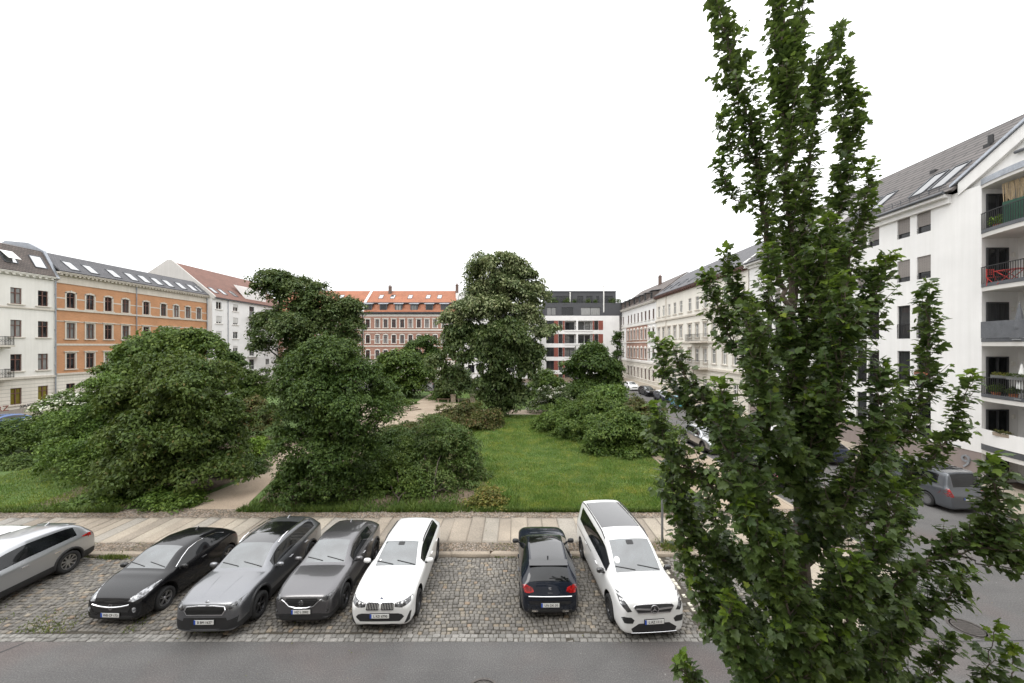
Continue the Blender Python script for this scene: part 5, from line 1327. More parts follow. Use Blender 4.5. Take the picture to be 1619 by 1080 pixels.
# --- right-hand street, far to near; local u grows towards the camera, so depth = top - u
def right_house(name, label, d0, d1): return thing(name, label, 'house', (XR, d1, 0), R(-90), 'houses round the park'), (lambda d: d1 - d), d1 - d0
t, U, ue = right_house('apartment_house', 'white stuccoed house with brick-faced middle and dark dormers, farthest in the right-hand street', 72.85, 99)
cols = [U(d) for d in (97, 95.0, 90.8, 88.4, 86, 83.6, 81.2, 78.8, 76.6, 74.3)]; rows = [(13.2, 1.95, 'sill'), (9.35, 2.0, 'pediment'), (5.3, 2.0, 'pediment'), (1.0, 2.1, 'frame')]
hl = [(u, z, .95, h, k) for u in cols for z, h, k in rows]; H4 = [h[:4] for h in hl]
ba, bb = U(92.4), U(77.7)
def fill(b):
    holes_wall(b, 0, ba, 4.4, 16.4, [h for h in H4 if h[1] > 4.4 and h[0] < ba], 0, .2); holes_wall(b, bb, ue, 4.4, 16.4, [h for h in H4 if h[1] > 4.4 and h[0] > bb], 0, .2)
    mid = [h for h in H4 if ba < h[0] < bb]
    holes_wall(b, ba, bb, 4.9, 12.4, [h for h in mid if 4.9 < h[1] < 12], 1, .2, 0); holes_wall(b, ba, bb, 12.4, 16.4, [h for h in mid if h[1] > 12.4], 0, .2); b.quad((ba, 0, 4.4), (bb, 0, 4.4), (bb, 0, 4.9), (ba, 0, 4.9), 0)
    holes_wall(b, 0, ue, 0, 4.4, [h for h in H4 if h[1] < 4.4], 2, .2)
body(t, 'wall', 0, ue, 12, 16.4, [M['white_render'], M['brick_pink'], M['white_rustic']], fill, [(0.02, 16.4), (1.3, 18.6), (6, 22), (12, 17)])
for u, z, w_, h, k in hl: put_window(t, u, z, w_, h, fm='frame_brown', sur=k, mt='trim_light')
for z0, z1 in ((12.3, 12.6), (8.6, 8.8), (4.3, 4.7)): band(t, 'string_course', 0, ue, z0, z1, .14, M['trim_light'])
cornice(t, 0, ue, 16.85, M['trim_light'], .5, .6)
roof_slope(t, 0, ue, [(-.3, 16.86), (1.3, 18.6), (6, 22), (12, 17)], M['slate_brown'])
for d in (96.6, 93, 89.4, 85.8, 82.2, 78.6, 75):
    big = d == 75; b = MB(); b.box(U(d) - .8, U(d) + .8, -.1, 2.6, 17.0, 18.7); o = b.build('dormer', M['slate_brown'], t); fr, pa = win_meshes(1.0, 1.3, 'double', 'frame_dark', 'pane_dark'); link('window', fr, o, (U(d), -.24, 17.2)); link('pane', pa, o, (U(d), -.26, 17.2))
    b = MB(); b.prism([(U(d) - 1, -.4, 18.71), (U(d) + 1, -.4, 18.71), (U(d) + 1, 2.8, 19.1), (U(d) - 1, 2.8, 19.1)], (0, 0, .1)); b.build('dormer_roof', M['zinc_dark'], o)
chimney(t, U(84), 5, 21, 23.2)
t, U, ue = right_house('apartment_house', 'cream stuccoed house with white windows and slate roof, behind the column tree', 44, 72.8)
cols = [U(d) for d in (71.4, 69.2, 66.7, 64.3, 61.9, 58.8, 56.4, 54, 51.6, 49.0, 46.6)]; rows = [(13.3, 1.95, 'sill'), (9.2, 2.0, 'frame'), (5.5, 2.0, 'frame'), (1.1, 2.1, 'sill')]
hl = [(u, z, 1.0, h, k) for u in cols for z, h, k in rows]; H4 = [h[:4] for h in hl]
def fill(b): holes_wall(b, 0, ue, 4.6, 16.9, [h for h in H4 if h[1] > 4.6], 0, .2); holes_wall(b, 0, ue, 0, 4.6, [h for h in H4 if h[1] < 4.6], 1, .2)
body(t, 'wall', 0, ue, 12, 16.9, [M['cream_render'], M['cream_rustic']], fill, [(0.02, 16.9), (6, 21.5), (12, 17)])
for u, z, w_, h, k in hl: put_window(t, u, z, w_, h, fm='frame_white', sur=k, mt='trim')
for z0, z1, p in ((12.45, 12.7, .2), (8.3, 8.55, .22), (4.5, 4.8, .18)): band(t, 'string_course', 0, ue, z0, z1, p, M['trim'])
cornice(t, 0, ue, 17.2, M['frame_brown'], .55, .7)
roof_slope(t, 0, ue, [(-.45, 17.21), (6, 21.7), (12, 17)], M['slate'])
for d in (70.5, 67.3, 64, 60.5, 56, 51): skylight(t, U(d), -.45, 17.21, 6, 21.7, .8, .18, .4)
pipe(t, U(67.9), .1, 16.8, .06, 'trim')
for z in (8.6, 4.85):
    o = MB(); o.box(U(58), U(53), -1.2, -.001, z - .25, z); bo = o.build('balcony', M['trim'], t); railing(bo, U(57.9), U(53.1), -1.15, z, 1.0, .15, -.02)
b = MB(); b.prism([(ue - .2, -.5, 16.9), (ue - .2, -.5, 17.6), (ue - .2, 6, 22.2), (ue - .2, 12, 17.8), (ue - .2, 12, 16.8)], (.4, 0, 0)); b.build('firewall', M['white_render'], t)
# --- white house number 9
D1 = 43.8
t, U, ue = right_house('apartment_house', 'white apartment house number 9 with curved loggia balconies under a broad gable', 9.0, D1)
ul = U(21.98); ur = U(14.6)                                     # loggia bay
fz = [14.4, 11.3, 8.15, 5.0, 1.95]
hl = []
for d in (26.4, 25.1, 29.6, 28.6, 33.2, 31.9, 36.8, 35.5, 40.4, 39.1):
    hl += [(U(d), 15.4, .86, 1.5), (U(d), 12.35, .86, 1.5), (U(d), 8.4, .86, 2.3), (U(d), 5.1, .86, 2.45), (U(d), 1.85, .86, 2.45)]
b = MB()
holes_wall(b, 0, ul, 1.7, 17.25, hl, 0, .18); b.quad((0, .03, 0), (ul, .03, 0), (ul, .03, 1.7), (0, .03, 1.7), 1)
b.quad((ur, 0, 1.7), (ue, 0, 1.7), (ue, 0, 17.25), (ur, 0, 17.25), 0); b.quad((ur, .03, 0), (ue, .03, 0), (ue, .03, 1.7), (ur, .03, 1.7), 1)
dep = 2.1
for u in (ul, ur): b.quad((u, 0, 0), (u, dep, 0), (u, dep, 17.3), (u, 0, 17.3), 0)
dr = [(u_, z, 1.5, 2.25) for z in fz + [0.12 - .0] for u_ in (U(20.9), U(16.6))]; dr = [(u_, z + .03, w_, h) for u_, z, w_, h in dr if z > 1] + [(U(20.7), .13, 1.6, 1.65)]
holes_wall(b, ul, ur, 0, 17.3, [h for h in dr], 0, .15, y=dep)
for u in (0, ue):
    pts = [(u, 0, 0), (u, 0, 17.25), (u, 6, 22.8), (u, 12, 17.2), (u, 12, 0)]; b.add(pts, [tuple(range(5))], 0)
b.quad((0, 12, 0), (ue, 12, 0), (ue, 12, 17.2), (0, 12, 17.2), 0)
b.build('wall', [M['white_render'], M['plinth']], t, fix=False)
for k, (u, z, w_, h) in enumerate(hl):
    short = h < 2; q = k // 5
    o = put_window(t, u, z, w_, h, 'plain' if short else 'plain', 'frame_dark', 'pane_dark', 'none', 'trim_light', shut=((.78, .70)[q % 2], 'shutter') if short and (q > 1 or True) else None)
    if short:
        b = MB(); 
        for zz in (.1, .2, .3): b.bar((-w_ / 2 + .02, -.02, zz), (w_ / 2 - .02, -.02, zz), .02, .02)
        b.build('guard_bar', M['iron_black'], o)
    else: railing(o, -w_ / 2 + .02, w_ / 2 - .02, -.02, .04, .95, .11)
for u_, z, w_, h in dr:
    put_window(t, u_, z, w_, h, 'double', 'frame_dark', 'pane_dark', 'none', y=dep)
for z in fz + [.12]:
    hh = 2.25 if z > 1 else 1.6; fr, pa = win_meshes(1.25, hh, 'double', 'frame_dark', 'pane_dark'); o = link('balcony_door', fr, t, (ul + .19, .85, z + .03), (0, 0, R(90))); link('pane', pa, o)
    if z > 1: b = MB(); b.box(ul + .001, ul + .1, 1.72, 1.84, z + 1.75, z + 2.0); b.build('wall_lamp', M['trim_light'], t)
for d in (19.7, 18.2): 
    for z in fz:
        b = MB(); b.box(U(d) - .06, U(d) + .06, dep - .1, dep - .001, z + 1.7, z + 1.95); b.build('wall_lamp', M['trim_light'], t)
def bow(u): return -.75 * math.sin(math.pi * (u - ul) / (ur - ul)) ** .8 if ul < u < ur else 0.0
us = np.linspace(ul, ur, 25)
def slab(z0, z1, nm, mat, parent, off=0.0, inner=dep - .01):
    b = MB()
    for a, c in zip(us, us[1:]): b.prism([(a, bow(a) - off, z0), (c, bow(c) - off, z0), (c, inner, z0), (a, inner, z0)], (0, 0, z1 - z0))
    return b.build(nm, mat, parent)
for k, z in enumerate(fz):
    bl = slab(z - .26, z, 'balcony', M['ceiling'], t)
    edge = MB()
    for a, c in zip(us, us[1:]): edge.prism([(a, bow(a) - .03, z - .02), (c, bow(c) - .03, z - .02), (c, bow(c) - .002, z - .02), (a, bow(a) - .002, z - .02)], (0, 0, .2 if k != 4 else .34))
    edge.build('edge_trim', M['zinc_dark'], bl)
    h0 = .18
    if k in (0, 1, 3):
        b = MB()
        for a, c in zip(us, us[1:]): b.bar((a, bow(a) - .02, z + 1.12), (c, bow(c) - .02, z + 1.12), .045, .045)
        for u in np.linspace(ul + .03, ur - .03, 62): b.bar((u, bow(u) - .02, z + .15), (u, bow(u) - .02, z + 1.1), .02, .02)
        b.build('railing', M['iron_black'], bl)
    else:
        b = MB()
        for a, c in zip(us, us[1:]): b.prism([(a, bow(a) - .05, z + (.19 if k == 2 else .33)), (c, bow(c) - .05, z + (.19 if k == 2 else .33)), (c, bow(c) - .01, z + (.19 if k == 2 else .33)), (a, bow(a) - .01, z + (.19 if k == 2 else .33))], (0, 0, .95 if k == 2 else .86))
        b.build('parapet', M['cloth_grey'] if k == 2 else M['white_render'], bl)
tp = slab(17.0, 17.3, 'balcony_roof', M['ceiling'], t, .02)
edge = MB()
for a, c in zip(us, us[1:]): edge.prism([(a, bow(a) - .06, 17.18), (c, bow(c) - .06, 17.18), (c, bow(c) - .025, 17.18), (a, bow(a) - .025, 17.18)], (0, 0, .34))
edge.build('edge_trim', M['zinc'], tp)
# gable over the loggias
gu0, gu1 = U(23.1), U(13.5); gm = (gu0 + gu1) / 2; gp_ = 18.05; ga = 18.05 + (gm - gu0) * .57
b = MB(); b.prism([(gu0 + .1, .12, 17.3), (gu1 - .1, .12, 17.3), (gm, .12, ga - .15)], (0, .2, 0))
for a, c in (((gu0, gp_ - .25), (gm, ga)), ((gm, ga), (gu1, gp_ - .25))):
    b.prism([(a[0], -.08, a[1] - .75), (c[0], -.08, c[1] - .75), (c[0], -.08, c[1]), (a[0], -.08, a[1])], (0, .35, 0))
b.build('gable', M['white_render'], t)
b = MB()
for a, c in (((gu0 - .35, gp_ - .38), (gm, ga + .02)), ((gm, ga + .02), (gu1 + .35, gp_ - .38))):
    b.prism([(a[0], -.2, a[1]), (c[0], -.2, c[1]), (c[0], -.2, c[1] + .16), (a[0], -.2, a[1] + .16)], (0, .75, 0))
b.build('verge', M['zinc_light'], t)
b = MB()
yb_ = (ga - 17.3) / (5.5 / 6.35)                                  # the gable's own roof runs back into the main slope
b.prism([(gu0 - .3, .56, gp_ - .38), (gm, .56, ga), (gm, yb_, ga)], (0, 0, -.12)); b.prism([(gu1 + .3, .56, gp_ - .38), (gm, yb_, ga), (gm, .56, ga)], (0, 0, -.12)); b.build('gable_roof', M['tile_dark'], t)
b = MB(); b.tube([(U(20.5), -.02, 18.35), (gm, -.02, 18.35)], .09, 8); b.build('awning_case', M['cloth_grey'], t, smooth=True)
roof_slope(t, 0, gu0 - .05, [(-.35, 17.3), (6, 22.8), (12, 17.3)], M['tile_dark']); roof_slope(t, gu0 - .05, ue, [(.58, 18.105), (6, 22.8), (12, 17.3)], M['tile_dark'])
b = MB(); b.box(0, gu0 - .4, -.55, -.2, 17.1, 17.3); b.box(0, gu0 - .4, -.2, .05, 16.75, 17.28); b.build('cornice', M['white_render'], t)
b = MB(); b.tube([(0, -.62, 17.35), (gu0 - .3, -.62, 17.35)], .1, 8); b.build('gutter', M['zinc_dark'], t, smooth=True)
b = MB(); 
for zz, yy in ((17.85, .02), (18.0, .02)): b.bar((0, -.1, zz), (gu0 - .6, -.1, zz), .03, .03)
u = .5
while u < gu0 - .6: b.bar((u, -.1, 17.45), (u, -.1, 18.02), .03, .03); u += .6
b.build('snow_guard', M['zinc_dark'], t)
for d in (24.75, 26.0, 29.4, 30.6): skylight(t, U(d), -.35, 17.3, 6, 22.8, .85, .14, .42, glass='skyglass_dark')
o = MB(); o.prism([(U(34.8), .3, 17.95), (U(34.8), 3.2, 20.4), (U(34.8), .3, 19.9)], (2.6, 0, 0)); o.build('dormer', M['white_render'], t)
for d, f in ((24.4, .60), (27.1, .52)):
    y = lerp(-.35, 6, f); z = lerp(17.3, 22.8, f); b = MB(); b.box(U(d) - .17, U(d) + .17, y - .2, y + .3, z, z + .28); 
    if f > .55: b.tube([(U(d), y + .1, z + .2), (U(d), y + .1, z + .85)], .14, 8)
    b.build('roof_vent', M['blackplastic'], t)
l = link('house_number', text_mesh('9', 1.1, .03), t, (U(22.75), -.01, .95), (R(90), 0, 0)); l.data.materials.append(M['zinc'])
band(t, 'nameplate', U(23.9), U(23.0), 1.78, 1.84, .03, M['cloth_grey'])
NINE, U9, BOW9 = t, U, bow
# --- the photographer's own house: outside the picture, but it stands over the street and is mirrored in every bonnet and windscreen
t = thing('apartment_house', 'pale rendered house across the street from the parked cars, showing only as reflections', 'house', (0, -1.2, 0), R(180), 'houses round the park')
hl = [(u, z, 1.2, 2.0) for u in np.arange(-38, 39, 2.6) for z in (1.2, 5, 8.8, 12.6)]
b = MB(); holes_wall(b, -45, 45, 0, 16.5, hl, 0, .2)
for u, z, w_, h in hl: b.quad((u - w_ / 2, .15, z), (u + w_ / 2, .15, z), (u + w_ / 2, .15, z + h), (u - w_ / 2, .15, z + h), 1)
for u in (-45, 45): b.quad((u, 0, 0), (u, 12, 0), (u, 12, 16.5), (u, 0, 16.5), 0)
b.quad((-45, 12, 0), (45, 12, 0), (45, 12, 16.5), (-45, 12, 16.5), 0); b.build('wall', [M['offwhite_render'], M['pane_dark']], t, fix=False)
roof_slope(t, -45, 45, [(-.4, 16.5), (6, 20.5), (12, 16.5)], M['slate'])
# ------------------------------------------------------------------ trees, bushes, grass
M['bark'] = m_plain('bark', (0.075, 0.06, 0.045), 0.9, 0, 0.35, 6, 0.6)
M['bark_grey'] = m_plain('bark_grey', (0.15, 0.12, 0.095), 0.9, 0, 0.3, 9, 0.5)
LEAFM = {
 'chestnut': m_leaf('leaf_chestnut', (0.034, 0.058, 0.014), (0.080, 0.120, 0.025), (0.15, 0.12, 0.04), 0.96),
 'dark': m_leaf('leaf_dark', (0.026, 0.054, 0.013), (0.062, 0.105, 0.022), (0.10, 0.15, 0.03), 0.92),
 'lime': m_leaf('leaf_lime', (0.06, 0.09, 0.035), (0.145, 0.18, 0.076), (0.26, 0.29, 0.16), 0.62),  # pale bracts, plus skylight on the crown top painted into the leaf colour
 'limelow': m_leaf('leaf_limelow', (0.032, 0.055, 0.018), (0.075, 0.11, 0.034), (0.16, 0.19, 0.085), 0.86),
 'fresh': m_leaf('leaf_fresh', (0.040, 0.080, 0.016), (0.10, 0.165, 0.03), (0.16, 0.24, 0.045), 0.9),
 'bright': m_leaf('leaf_bright', (0.075, 0.14, 0.018), (0.16, 0.26, 0.03), (0.22, 0.31, 0.05), 0.9),
 'mid': m_leaf('leaf_mid', (0.036, 0.070, 0.014), (0.085, 0.135, 0.026), (0.14, 0.19, 0.045), 0.9),
 'brown': m_leaf('leaf_brown', (0.045, 0.055, 0.018), (0.095, 0.105, 0.032), (0.16, 0.10, 0.05), 0.84),
 'olive': m_leaf('leaf_olive', (0.034, 0.064, 0.016), (0.080, 0.125, 0.03), (0.12, 0.115, 0.05), 0.92),
 'yellow': m_leaf('leaf_yellow', (0.07, 0.085, 0.018), (0.15, 0.155, 0.035), (0.24, 0.17, 0.05), 0.85),
 'white': m_leaf('blossom_white', (0.45, 0.45, 0.38), (0.62, 0.62, 0.55), (0.7, 0.7, 0.66), 0.9, trans=0.2),
 'ivy': m_leaf('leaf_ivy', (0.02, 0.042, 0.012), (0.05, 0.09, 0.02), (0.09, 0.13, 0.03), 0.92),
 'column': m_leaf('leaf_column', (0.040, 0.075, 0.023), (0.098, 0.152, 0.045), (0.17, 0.26, 0.04), 0.955, rough=0.40, trans=.36, spec=.42, nscale=1.6),
}
def unit(a): return a / np.maximum(np.linalg.norm(a, axis=1, keepdims=True), 1e-9)
def leaves(name, pos, dirs, nrm, size, mat, wid=0.5, shape=None):
    """one small folded leaf per row"""
    n = len(pos); d = unit(dirs); s_ = np.cross(d, nrm); s_ = unit(s_ + 1e-6); nn = np.cross(s_, d)
    if shape is None:
        T = np.array([[0, 0, 0], [.5, .46, .09], [0, 1, -.05], [-.5, .46, .09]]); T[:, 0] *= wid; FA = np.array([[0, 1, 2, 3]])
    else: T, FA = shape
    k = len(T); sz = size.reshape(-1, 1, 1)
    V = pos[:, None, :] + sz * (T[None, :, 0:1] * s_[:, None, :] + T[None, :, 1:2] * d[:, None, :] + T[None, :, 2:3] * nn[:, None, :])
    F = (FA[None] + (np.arange(n) * k)[:, None, None]).reshape(-1, FA.shape[1])
    return np_mesh(name, V.reshape(-1, 3), F, mat)
def crown_points(lobes, dens, spread, rg, inner=.25):
    """every lobe carries boughs, each a small drooping dome of twigs -> twig tips with their outward direction"""
    Pp, O = [], []; up = np.array([0, 0, 1.0]); rb = 2.3 * spread; per = 1.75 * dens[0] * dens[1] * math.pi * rb * rb / 1.5
    for c, r in lobes:
        r = np.array(r); c = np.array(c); r = np.maximum(r - .5 * rb, .45 * r)
        area = 4 * math.pi * ((r[0] * r[1]) ** 1.6 + (r[0] * r[2]) ** 1.6 + (r[1] * r[2]) ** 1.6) ** (1 / 1.6) / 3 ** (1 / 1.6)
        m = max(5, int(area * 1.5 / (math.pi * rb * rb) * (1 + inner))); u = unit(rg.standard_normal((m, 3)))
        u[:, 2] = np.where((u[:, 2] < -.3) & (rg.random(m) < .6), -u[:, 2], u[:, 2])
        rad = np.where(rg.random(m) < inner, rg.uniform(.3, .75, m), np.where(rg.random(m) < .22, rg.uniform(1.02, 1.34, m), rg.uniform(.70, 1.04, m)))
        cc = c + u * r * rad[:, None]; R_ = rb * rg.uniform(.55, 1.35, m)
        kk = rg.poisson(per * (R_ / rb) ** 2); idx = np.repeat(np.arange(m), kk); q = len(idx)
        n_ = unit(u * .55 + up * .75 + rg.normal(0, .22, (m, 3))); t1 = unit(np.cross(n_, rg.standard_normal((m, 3)))); t2 = np.cross(n_, t1)
        th = rg.uniform(0, 2 * math.pi, q); rr = np.sqrt(rg.random(q)) * (1 + .25 * np.sin(th * 3 + idx))
        h = (np.cos(th) * rr)[:, None] * t1[idx] + (np.sin(th) * rr)[:, None] * t2[idx]
        off = R_[idx][:, None] * (h - n_[idx] * (.42 * rr ** 2)[:, None] + rg.normal(0, .10, (q, 3)))
        Pp.append(cc[idx] + off); O.append(unit(n_[idx] * .8 + h * .7))
    return np.vstack(Pp), np.vstack(O)
def whorls(pos, out_, rg, k, size, droop=.45):
    n = len(pos); up = np.array([0, 0, 1.0])
    ax = unit(out_ * .55 + up * .55 + rg.standard_normal((n, 3)) * .38)
    a = unit(np.cross(ax, rg.standard_normal((n, 3)))); b = np.cross(ax, a)
    th = rg.uniform(0, 2 * math.pi, (n, 1)) + np.arange(k)[None] * 2 * math.pi / k + rg.normal(0, .25, (n, k))
    d = np.cos(th)[..., None] * a[:, None] + np.sin(th)[..., None] * b[:, None] - ax[:, None] * (droop * rg.uniform(.3, 1.4, (n, k)))[..., None] * .5 - up * droop * .6
    nm = ax[:, None] + d * .2 + rg.standard_normal((n, k, 3)) * .25
    p = np.repeat(pos[:, None], k, 1) + d * size * .12 + rg.standard_normal((n, k, 3)) * size * .25
    s_ = size * rg.uniform(.6, 1.25, n * k)
    return p.reshape(-1, 3), d.reshape(-1, 3), nm.reshape(-1, 3), s_
def lobe(px, py, d, rx, ry, rd=None):
    s_ = d / FPX; return (tuple(P(px, py, d)), (rx * s_, rd if rd else rx * s_ * .85, ry * s_))
def limb_mesh(b, base, tips, r0, rg, wig=.12):
    top = base + (sum(tips, Vector()) / len(tips) - base) * .55; top.x = lerp(base.x, top.x, .5)
    tr = [base.lerp(top, k / 5) + Vector(rg.normal(0, wig * .25, 3)) * (0 if k == 0 else 1) for k in range(6)]
    b.tube(tr, [r0 * (1.25 if k == 0 else 1 - .5 * k / 5) for k in range(6)], 8)
    for t in tips:
        s_ = tr[int(rg.integers(2, 6))]; mid = s_.lerp(t, .5) + Vector((0, 0, .12 * (t - s_).length)) + Vector(rg.normal(0, wig, 3))
        b.tube([s_, s_.lerp(mid, .5) + Vector(rg.normal(0, wig * .4, 3)), mid, mid.lerp(t, .6) + Vector(rg.normal(0, wig * .4, 3)), t], [r0 * .5, r0 * .42, r0 * .3, r0 * .2, r0 * .08], 6)
def plant(kind, label, cat, base, lobes, leaf, size, dens, spread, k=5, trunk=.2, group=None, seed=1, droop=.45, extra=None, inner=.25, wid=.5):
    rg = np.random.default_rng(seed); base = Vector(base)
    lb = [(tuple(np.array(c) - np.array(base)), r) for c, r in lobes]
    t = thing(kind, label, cat, base, 0, group)
    pos, o = crown_points(lb, dens, spread, rg, inner); keep = pos[:, 2] > .03; pos, o = pos[keep], o[keep]
    me = leaves('crown', *whorls(pos, o, rg, k, size, droop), LEAFM[leaf], wid=wid)
    nm = ('crown', 'trunk') if cat == 'tree' else ('foliage', 'stem')
    link(nm[0], me, t)
    b = MB(); limb_mesh(b, Vector((0, 0, -.05)), [Vector(c) for c, r in lb], trunk, rg, .15); b.build(nm[1], M['bark'], t, smooth=True)
    if extra:                                              # blossoms or paler tips over part of the crown
        lf, frac, sz, kk, zlim = extra; sel = (rg.random(len(pos)) < frac) & (o[:, 2] > zlim)
        me = leaves('blossom', *whorls(pos[sel] + o[sel] * .08, o[sel], rg, kk, sz, .15), LEAFM[lf], wid=.8); link('blossom', me, t)
    return t
def base_at(px, py): x, y = G(px, py, .08); return (x, y, .08)
GT, GB = 'trees of the park', 'bushes of the park'
d = 21.5
plant('tree', 'broad dark chestnut with drooping leaves nearest the parked cars on the left', 'tree', base_at(287, 775), [lobe(*q[:2], d + q[4], *q[2:4]) for q in
      ((275, 592, 66, 48, 0), (222, 640, 58, 55, -.4), (330, 632, 60, 60, .3), (275, 680, 88, 58, -1.0), (338, 690, 46, 48, 0), (230, 735, 86, 34, -1.2), (325, 735, 66, 32, -1), (300, 620, 50, 50, -1.4))], 'chestnut', .205, (2.6, 12), .33, 6, .24, GT, 11, .7)
d = 30
plant('tree', 'green tree peering over the broad chestnut in front of the orange house', 'tree', base_at(268, 705), [lobe(*q[:2], d + q[4], *q[2:4]) for q in
      ((265, 545, 62, 34, 0), (215, 562, 38, 34, 0), (312, 552, 42, 36, 0), (260, 600, 80, 45, 0))], 'mid', .27, (2.2, 10), .4, 6, .22, GT, 12, .6)
plant('tree', 'small dark round tree before the white house with red roof', 'tree', base_at(355, 650), [lobe(*q[:2], 45, *q[2:4]) for q in
      ((352, 578, 34, 32), (372, 600, 22, 22), (340, 600, 26, 22))], 'dark', .34, (1.5, 9), .5, 5, .16, GT, 13)
d = 24
plant('shrub', 'large feathery light green bush sprawling left of the chestnut', 'bush', base_at(130, 750), [lobe(*q[:2], d + q[4], *q[2:4]) for q in
      ((140, 668, 58, 40, .8), (185, 625, 42, 38, 1), (115, 708, 50, 38, -.4), (160, 715, 70, 42, -1), (85, 714, 24, 24, 0))], 'fresh', .17, (3.0, 13), .3, 5, .07, GB, 14, .6, inner=.2)
plant('shrub', 'elder bush with flat white flower heads before the orange brick house', 'bush', base_at(115, 705), [lobe(*q[:2], 31, *q[2:4]) for q in
      ((118, 640, 50, 26), (92, 660, 26, 20), (150, 650, 40, 26))], 'mid', .22, (2.6, 11), .35, 5, .07, GB, 15, extra=('white', .10, .2, 6, .4))
for k, (x, y, dd, rx, ry, lf, lab) in enumerate((
    (20, 690, 27.5, 46, 32, 'mid', 'dark green bush at the foot of the white graffitied house'), (12, 738, 24.5, 38, 24, 'mid', 'green bush beside the left lawn, behind the silver crossover'),
    (62, 682, 33, 32, 9, 'mid', 'low green bush between elder bush and white graffitied house'),
    (395, 652, 31, 44, 30, 'brown', 'brownish green bush between chestnut and the path'), (410, 708, 27, 30, 26, 'bright', 'bright yellow-green bush where the sandy path begins'),
    (383, 742, 23.5, 44, 30, 'dark', 'dark bush along the left edge of the sandy path'), (402, 615, 40, 30, 30, 'mid', 'green bush behind the brownish bush, below the left lime tree'),
    (165, 792, 19.2, 58, 20, 'fresh', 'low light green bush at the lawn edge, left one of the two under the chestnut'), (272, 786, 18.9, 50, 24, 'fresh', 'low light green bush under the chestnut next to the sandy path'))):
    plant('shrub', lab, 'bush', (*P(x, y, dd).xy, .08), [lobe(x, y, dd, rx, ry), lobe(x - rx * .5, y + ry * .3, dd - .3, rx * .6, ry * .7), lobe(x + rx * .5, y + ry * .25, dd - .2, rx * .6, ry * .7)], lf, .16 if dd < 28 else .24, (3.4, 12) if dd < 25 else (2.6, 10), .26, 5, .04, GB, 30 + k, .35, inner=.2)
d = 19.6
plant('tree', 'dark bushy tree with a dense spreading crown right of the sandy path', 'tree', base_at(498, 792), [lobe(*q[:2], d + q[4], *q[2:4]) for q in
      ((522, 556, 58, 44, .4), (480, 592, 56, 48, .2), (562, 600, 54, 48, .3), (606, 648, 36, 36, .2), (465, 648, 44, 48, 0), (540, 640, 60, 34, -.8), (500, 705, 74, 44, -.4), (565, 705, 46, 40, 0), (452, 700, 30, 40, -.6), (614, 615, 22, 24, .6), (500, 755, 70, 34, -.4), (448, 765, 26, 26, -.5), (560, 755, 40, 34, .3), (505, 610, 50, 40, -.8), (530, 668, 66, 40, -.3))], 'dark', .15, (3.2, 12), .29, 5, .17, GT, 21, .5)
d = 40
plant('tree', 'lime tree with pale silvery crown behind the dark bushy tree, before the white house', 'tree', base_at(478, 660), [lobe(*q[:2], d + q[4], *q[2:4]) for q in
      ((455, 458, 48, 38, 0), (445, 438, 34, 20, 0), (490, 500, 50, 40, .5), (540, 500, 34, 40, .4), (505, 472, 42, 38, 0), (548, 486, 20, 26, .5), (430, 512, 34, 34, -.4), (475, 520, 52, 38, -1), (548, 528, 28, 36, 0), (522, 560, 44, 40, 0), (415, 545, 20, 20, 0), (590, 490, 14, 10, 0) if False else (470, 560, 40, 40, 0))], 'limelow', .33, (1.5, 9), .55, 5, .33, GT, 22, .5)
d = 42
plant('tree', 'tall flowering lime with pale tips and hanging lower branches in the middle of the park', 'tree', base_at(788, 655), [lobe(*q[:2], d + q[4], *q[2:4]) for q in
      ((782, 414, 38, 24, 0), (790, 452, 44, 26, .5), (830, 462, 34, 30, .4), (762, 470, 38, 30, .3), (800, 425, 34, 30, .6), (755, 425, 20, 28, 0), (768, 448, 22, 16, 0), (808, 432, 22, 26, 0), (836, 436, 17, 24, 0), (850, 466, 18, 26, 0), (775, 482, 48, 24, -1.2), (728, 486, 26, 22, 0), (712, 500, 24, 16, 0), (832, 500, 30, 26, 0), (866, 522, 14, 20, 0))], 'lime', .36, (1.6, 10), .5, 5, .40, GT, 23, .6)
tl = sc.objects['tree.004'] if 'tree.004' in sc.objects else None
rg = np.random.default_rng(77)
lb = [lobe(*q[:2], d + q[4], *q[2:4]) for q in ((735, 540, 36, 34, 0), (690, 570, 18, 20, 0), (712, 592, 26, 20, 0), (785, 552, 54, 46, -.6), (832, 568, 32, 44, 0), (775, 605, 40, 34, -.8), (820, 618, 32, 26, 0), (792, 640, 16, 14, 0), (800, 520, 50, 30, -1))]
lime = [o for o in sc.objects if o.get('label', '').startswith('tall flowering lime')][0]
lb = [(tuple(np.array(c) - np.array(lime.location)), r) for c, r in lb]
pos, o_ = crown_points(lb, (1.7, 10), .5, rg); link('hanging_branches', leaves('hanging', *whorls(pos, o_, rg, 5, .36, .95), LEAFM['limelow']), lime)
b = MB(); limb_mesh(b, Vector((0, 0, 6)), [Vector(c) for c, r in lb], .16, rg, .3); b.build('limb', M['bark'], lime, smooth=True)
plant('tree', 'round green tree beside the far path, before the red brick house', 'tree', base_at(640, 622), [lobe(*q[:2], 58 + q[4], *q[2:4]) for q in
      ((640, 576, 40, 30, 0), (608, 585, 24, 22, 0), (672, 588, 26, 28, 0), (618, 606, 28, 14, -1), (655, 604, 30, 18, -1))], 'mid', .45, (1.2, 9), .65, 5, .22, GT, 24)
plant('tree', 'small dark round tree farthest back before the red brick house', 'tree', base_at(664, 608), [lobe(*q[:2], 66, *q[2:4]) for q in
      ((664, 543, 26, 16), (650, 556, 20, 16), (682, 558, 20, 16))], 'dark', .45, (1.1, 9), .6, 5, .2, GT, 25)
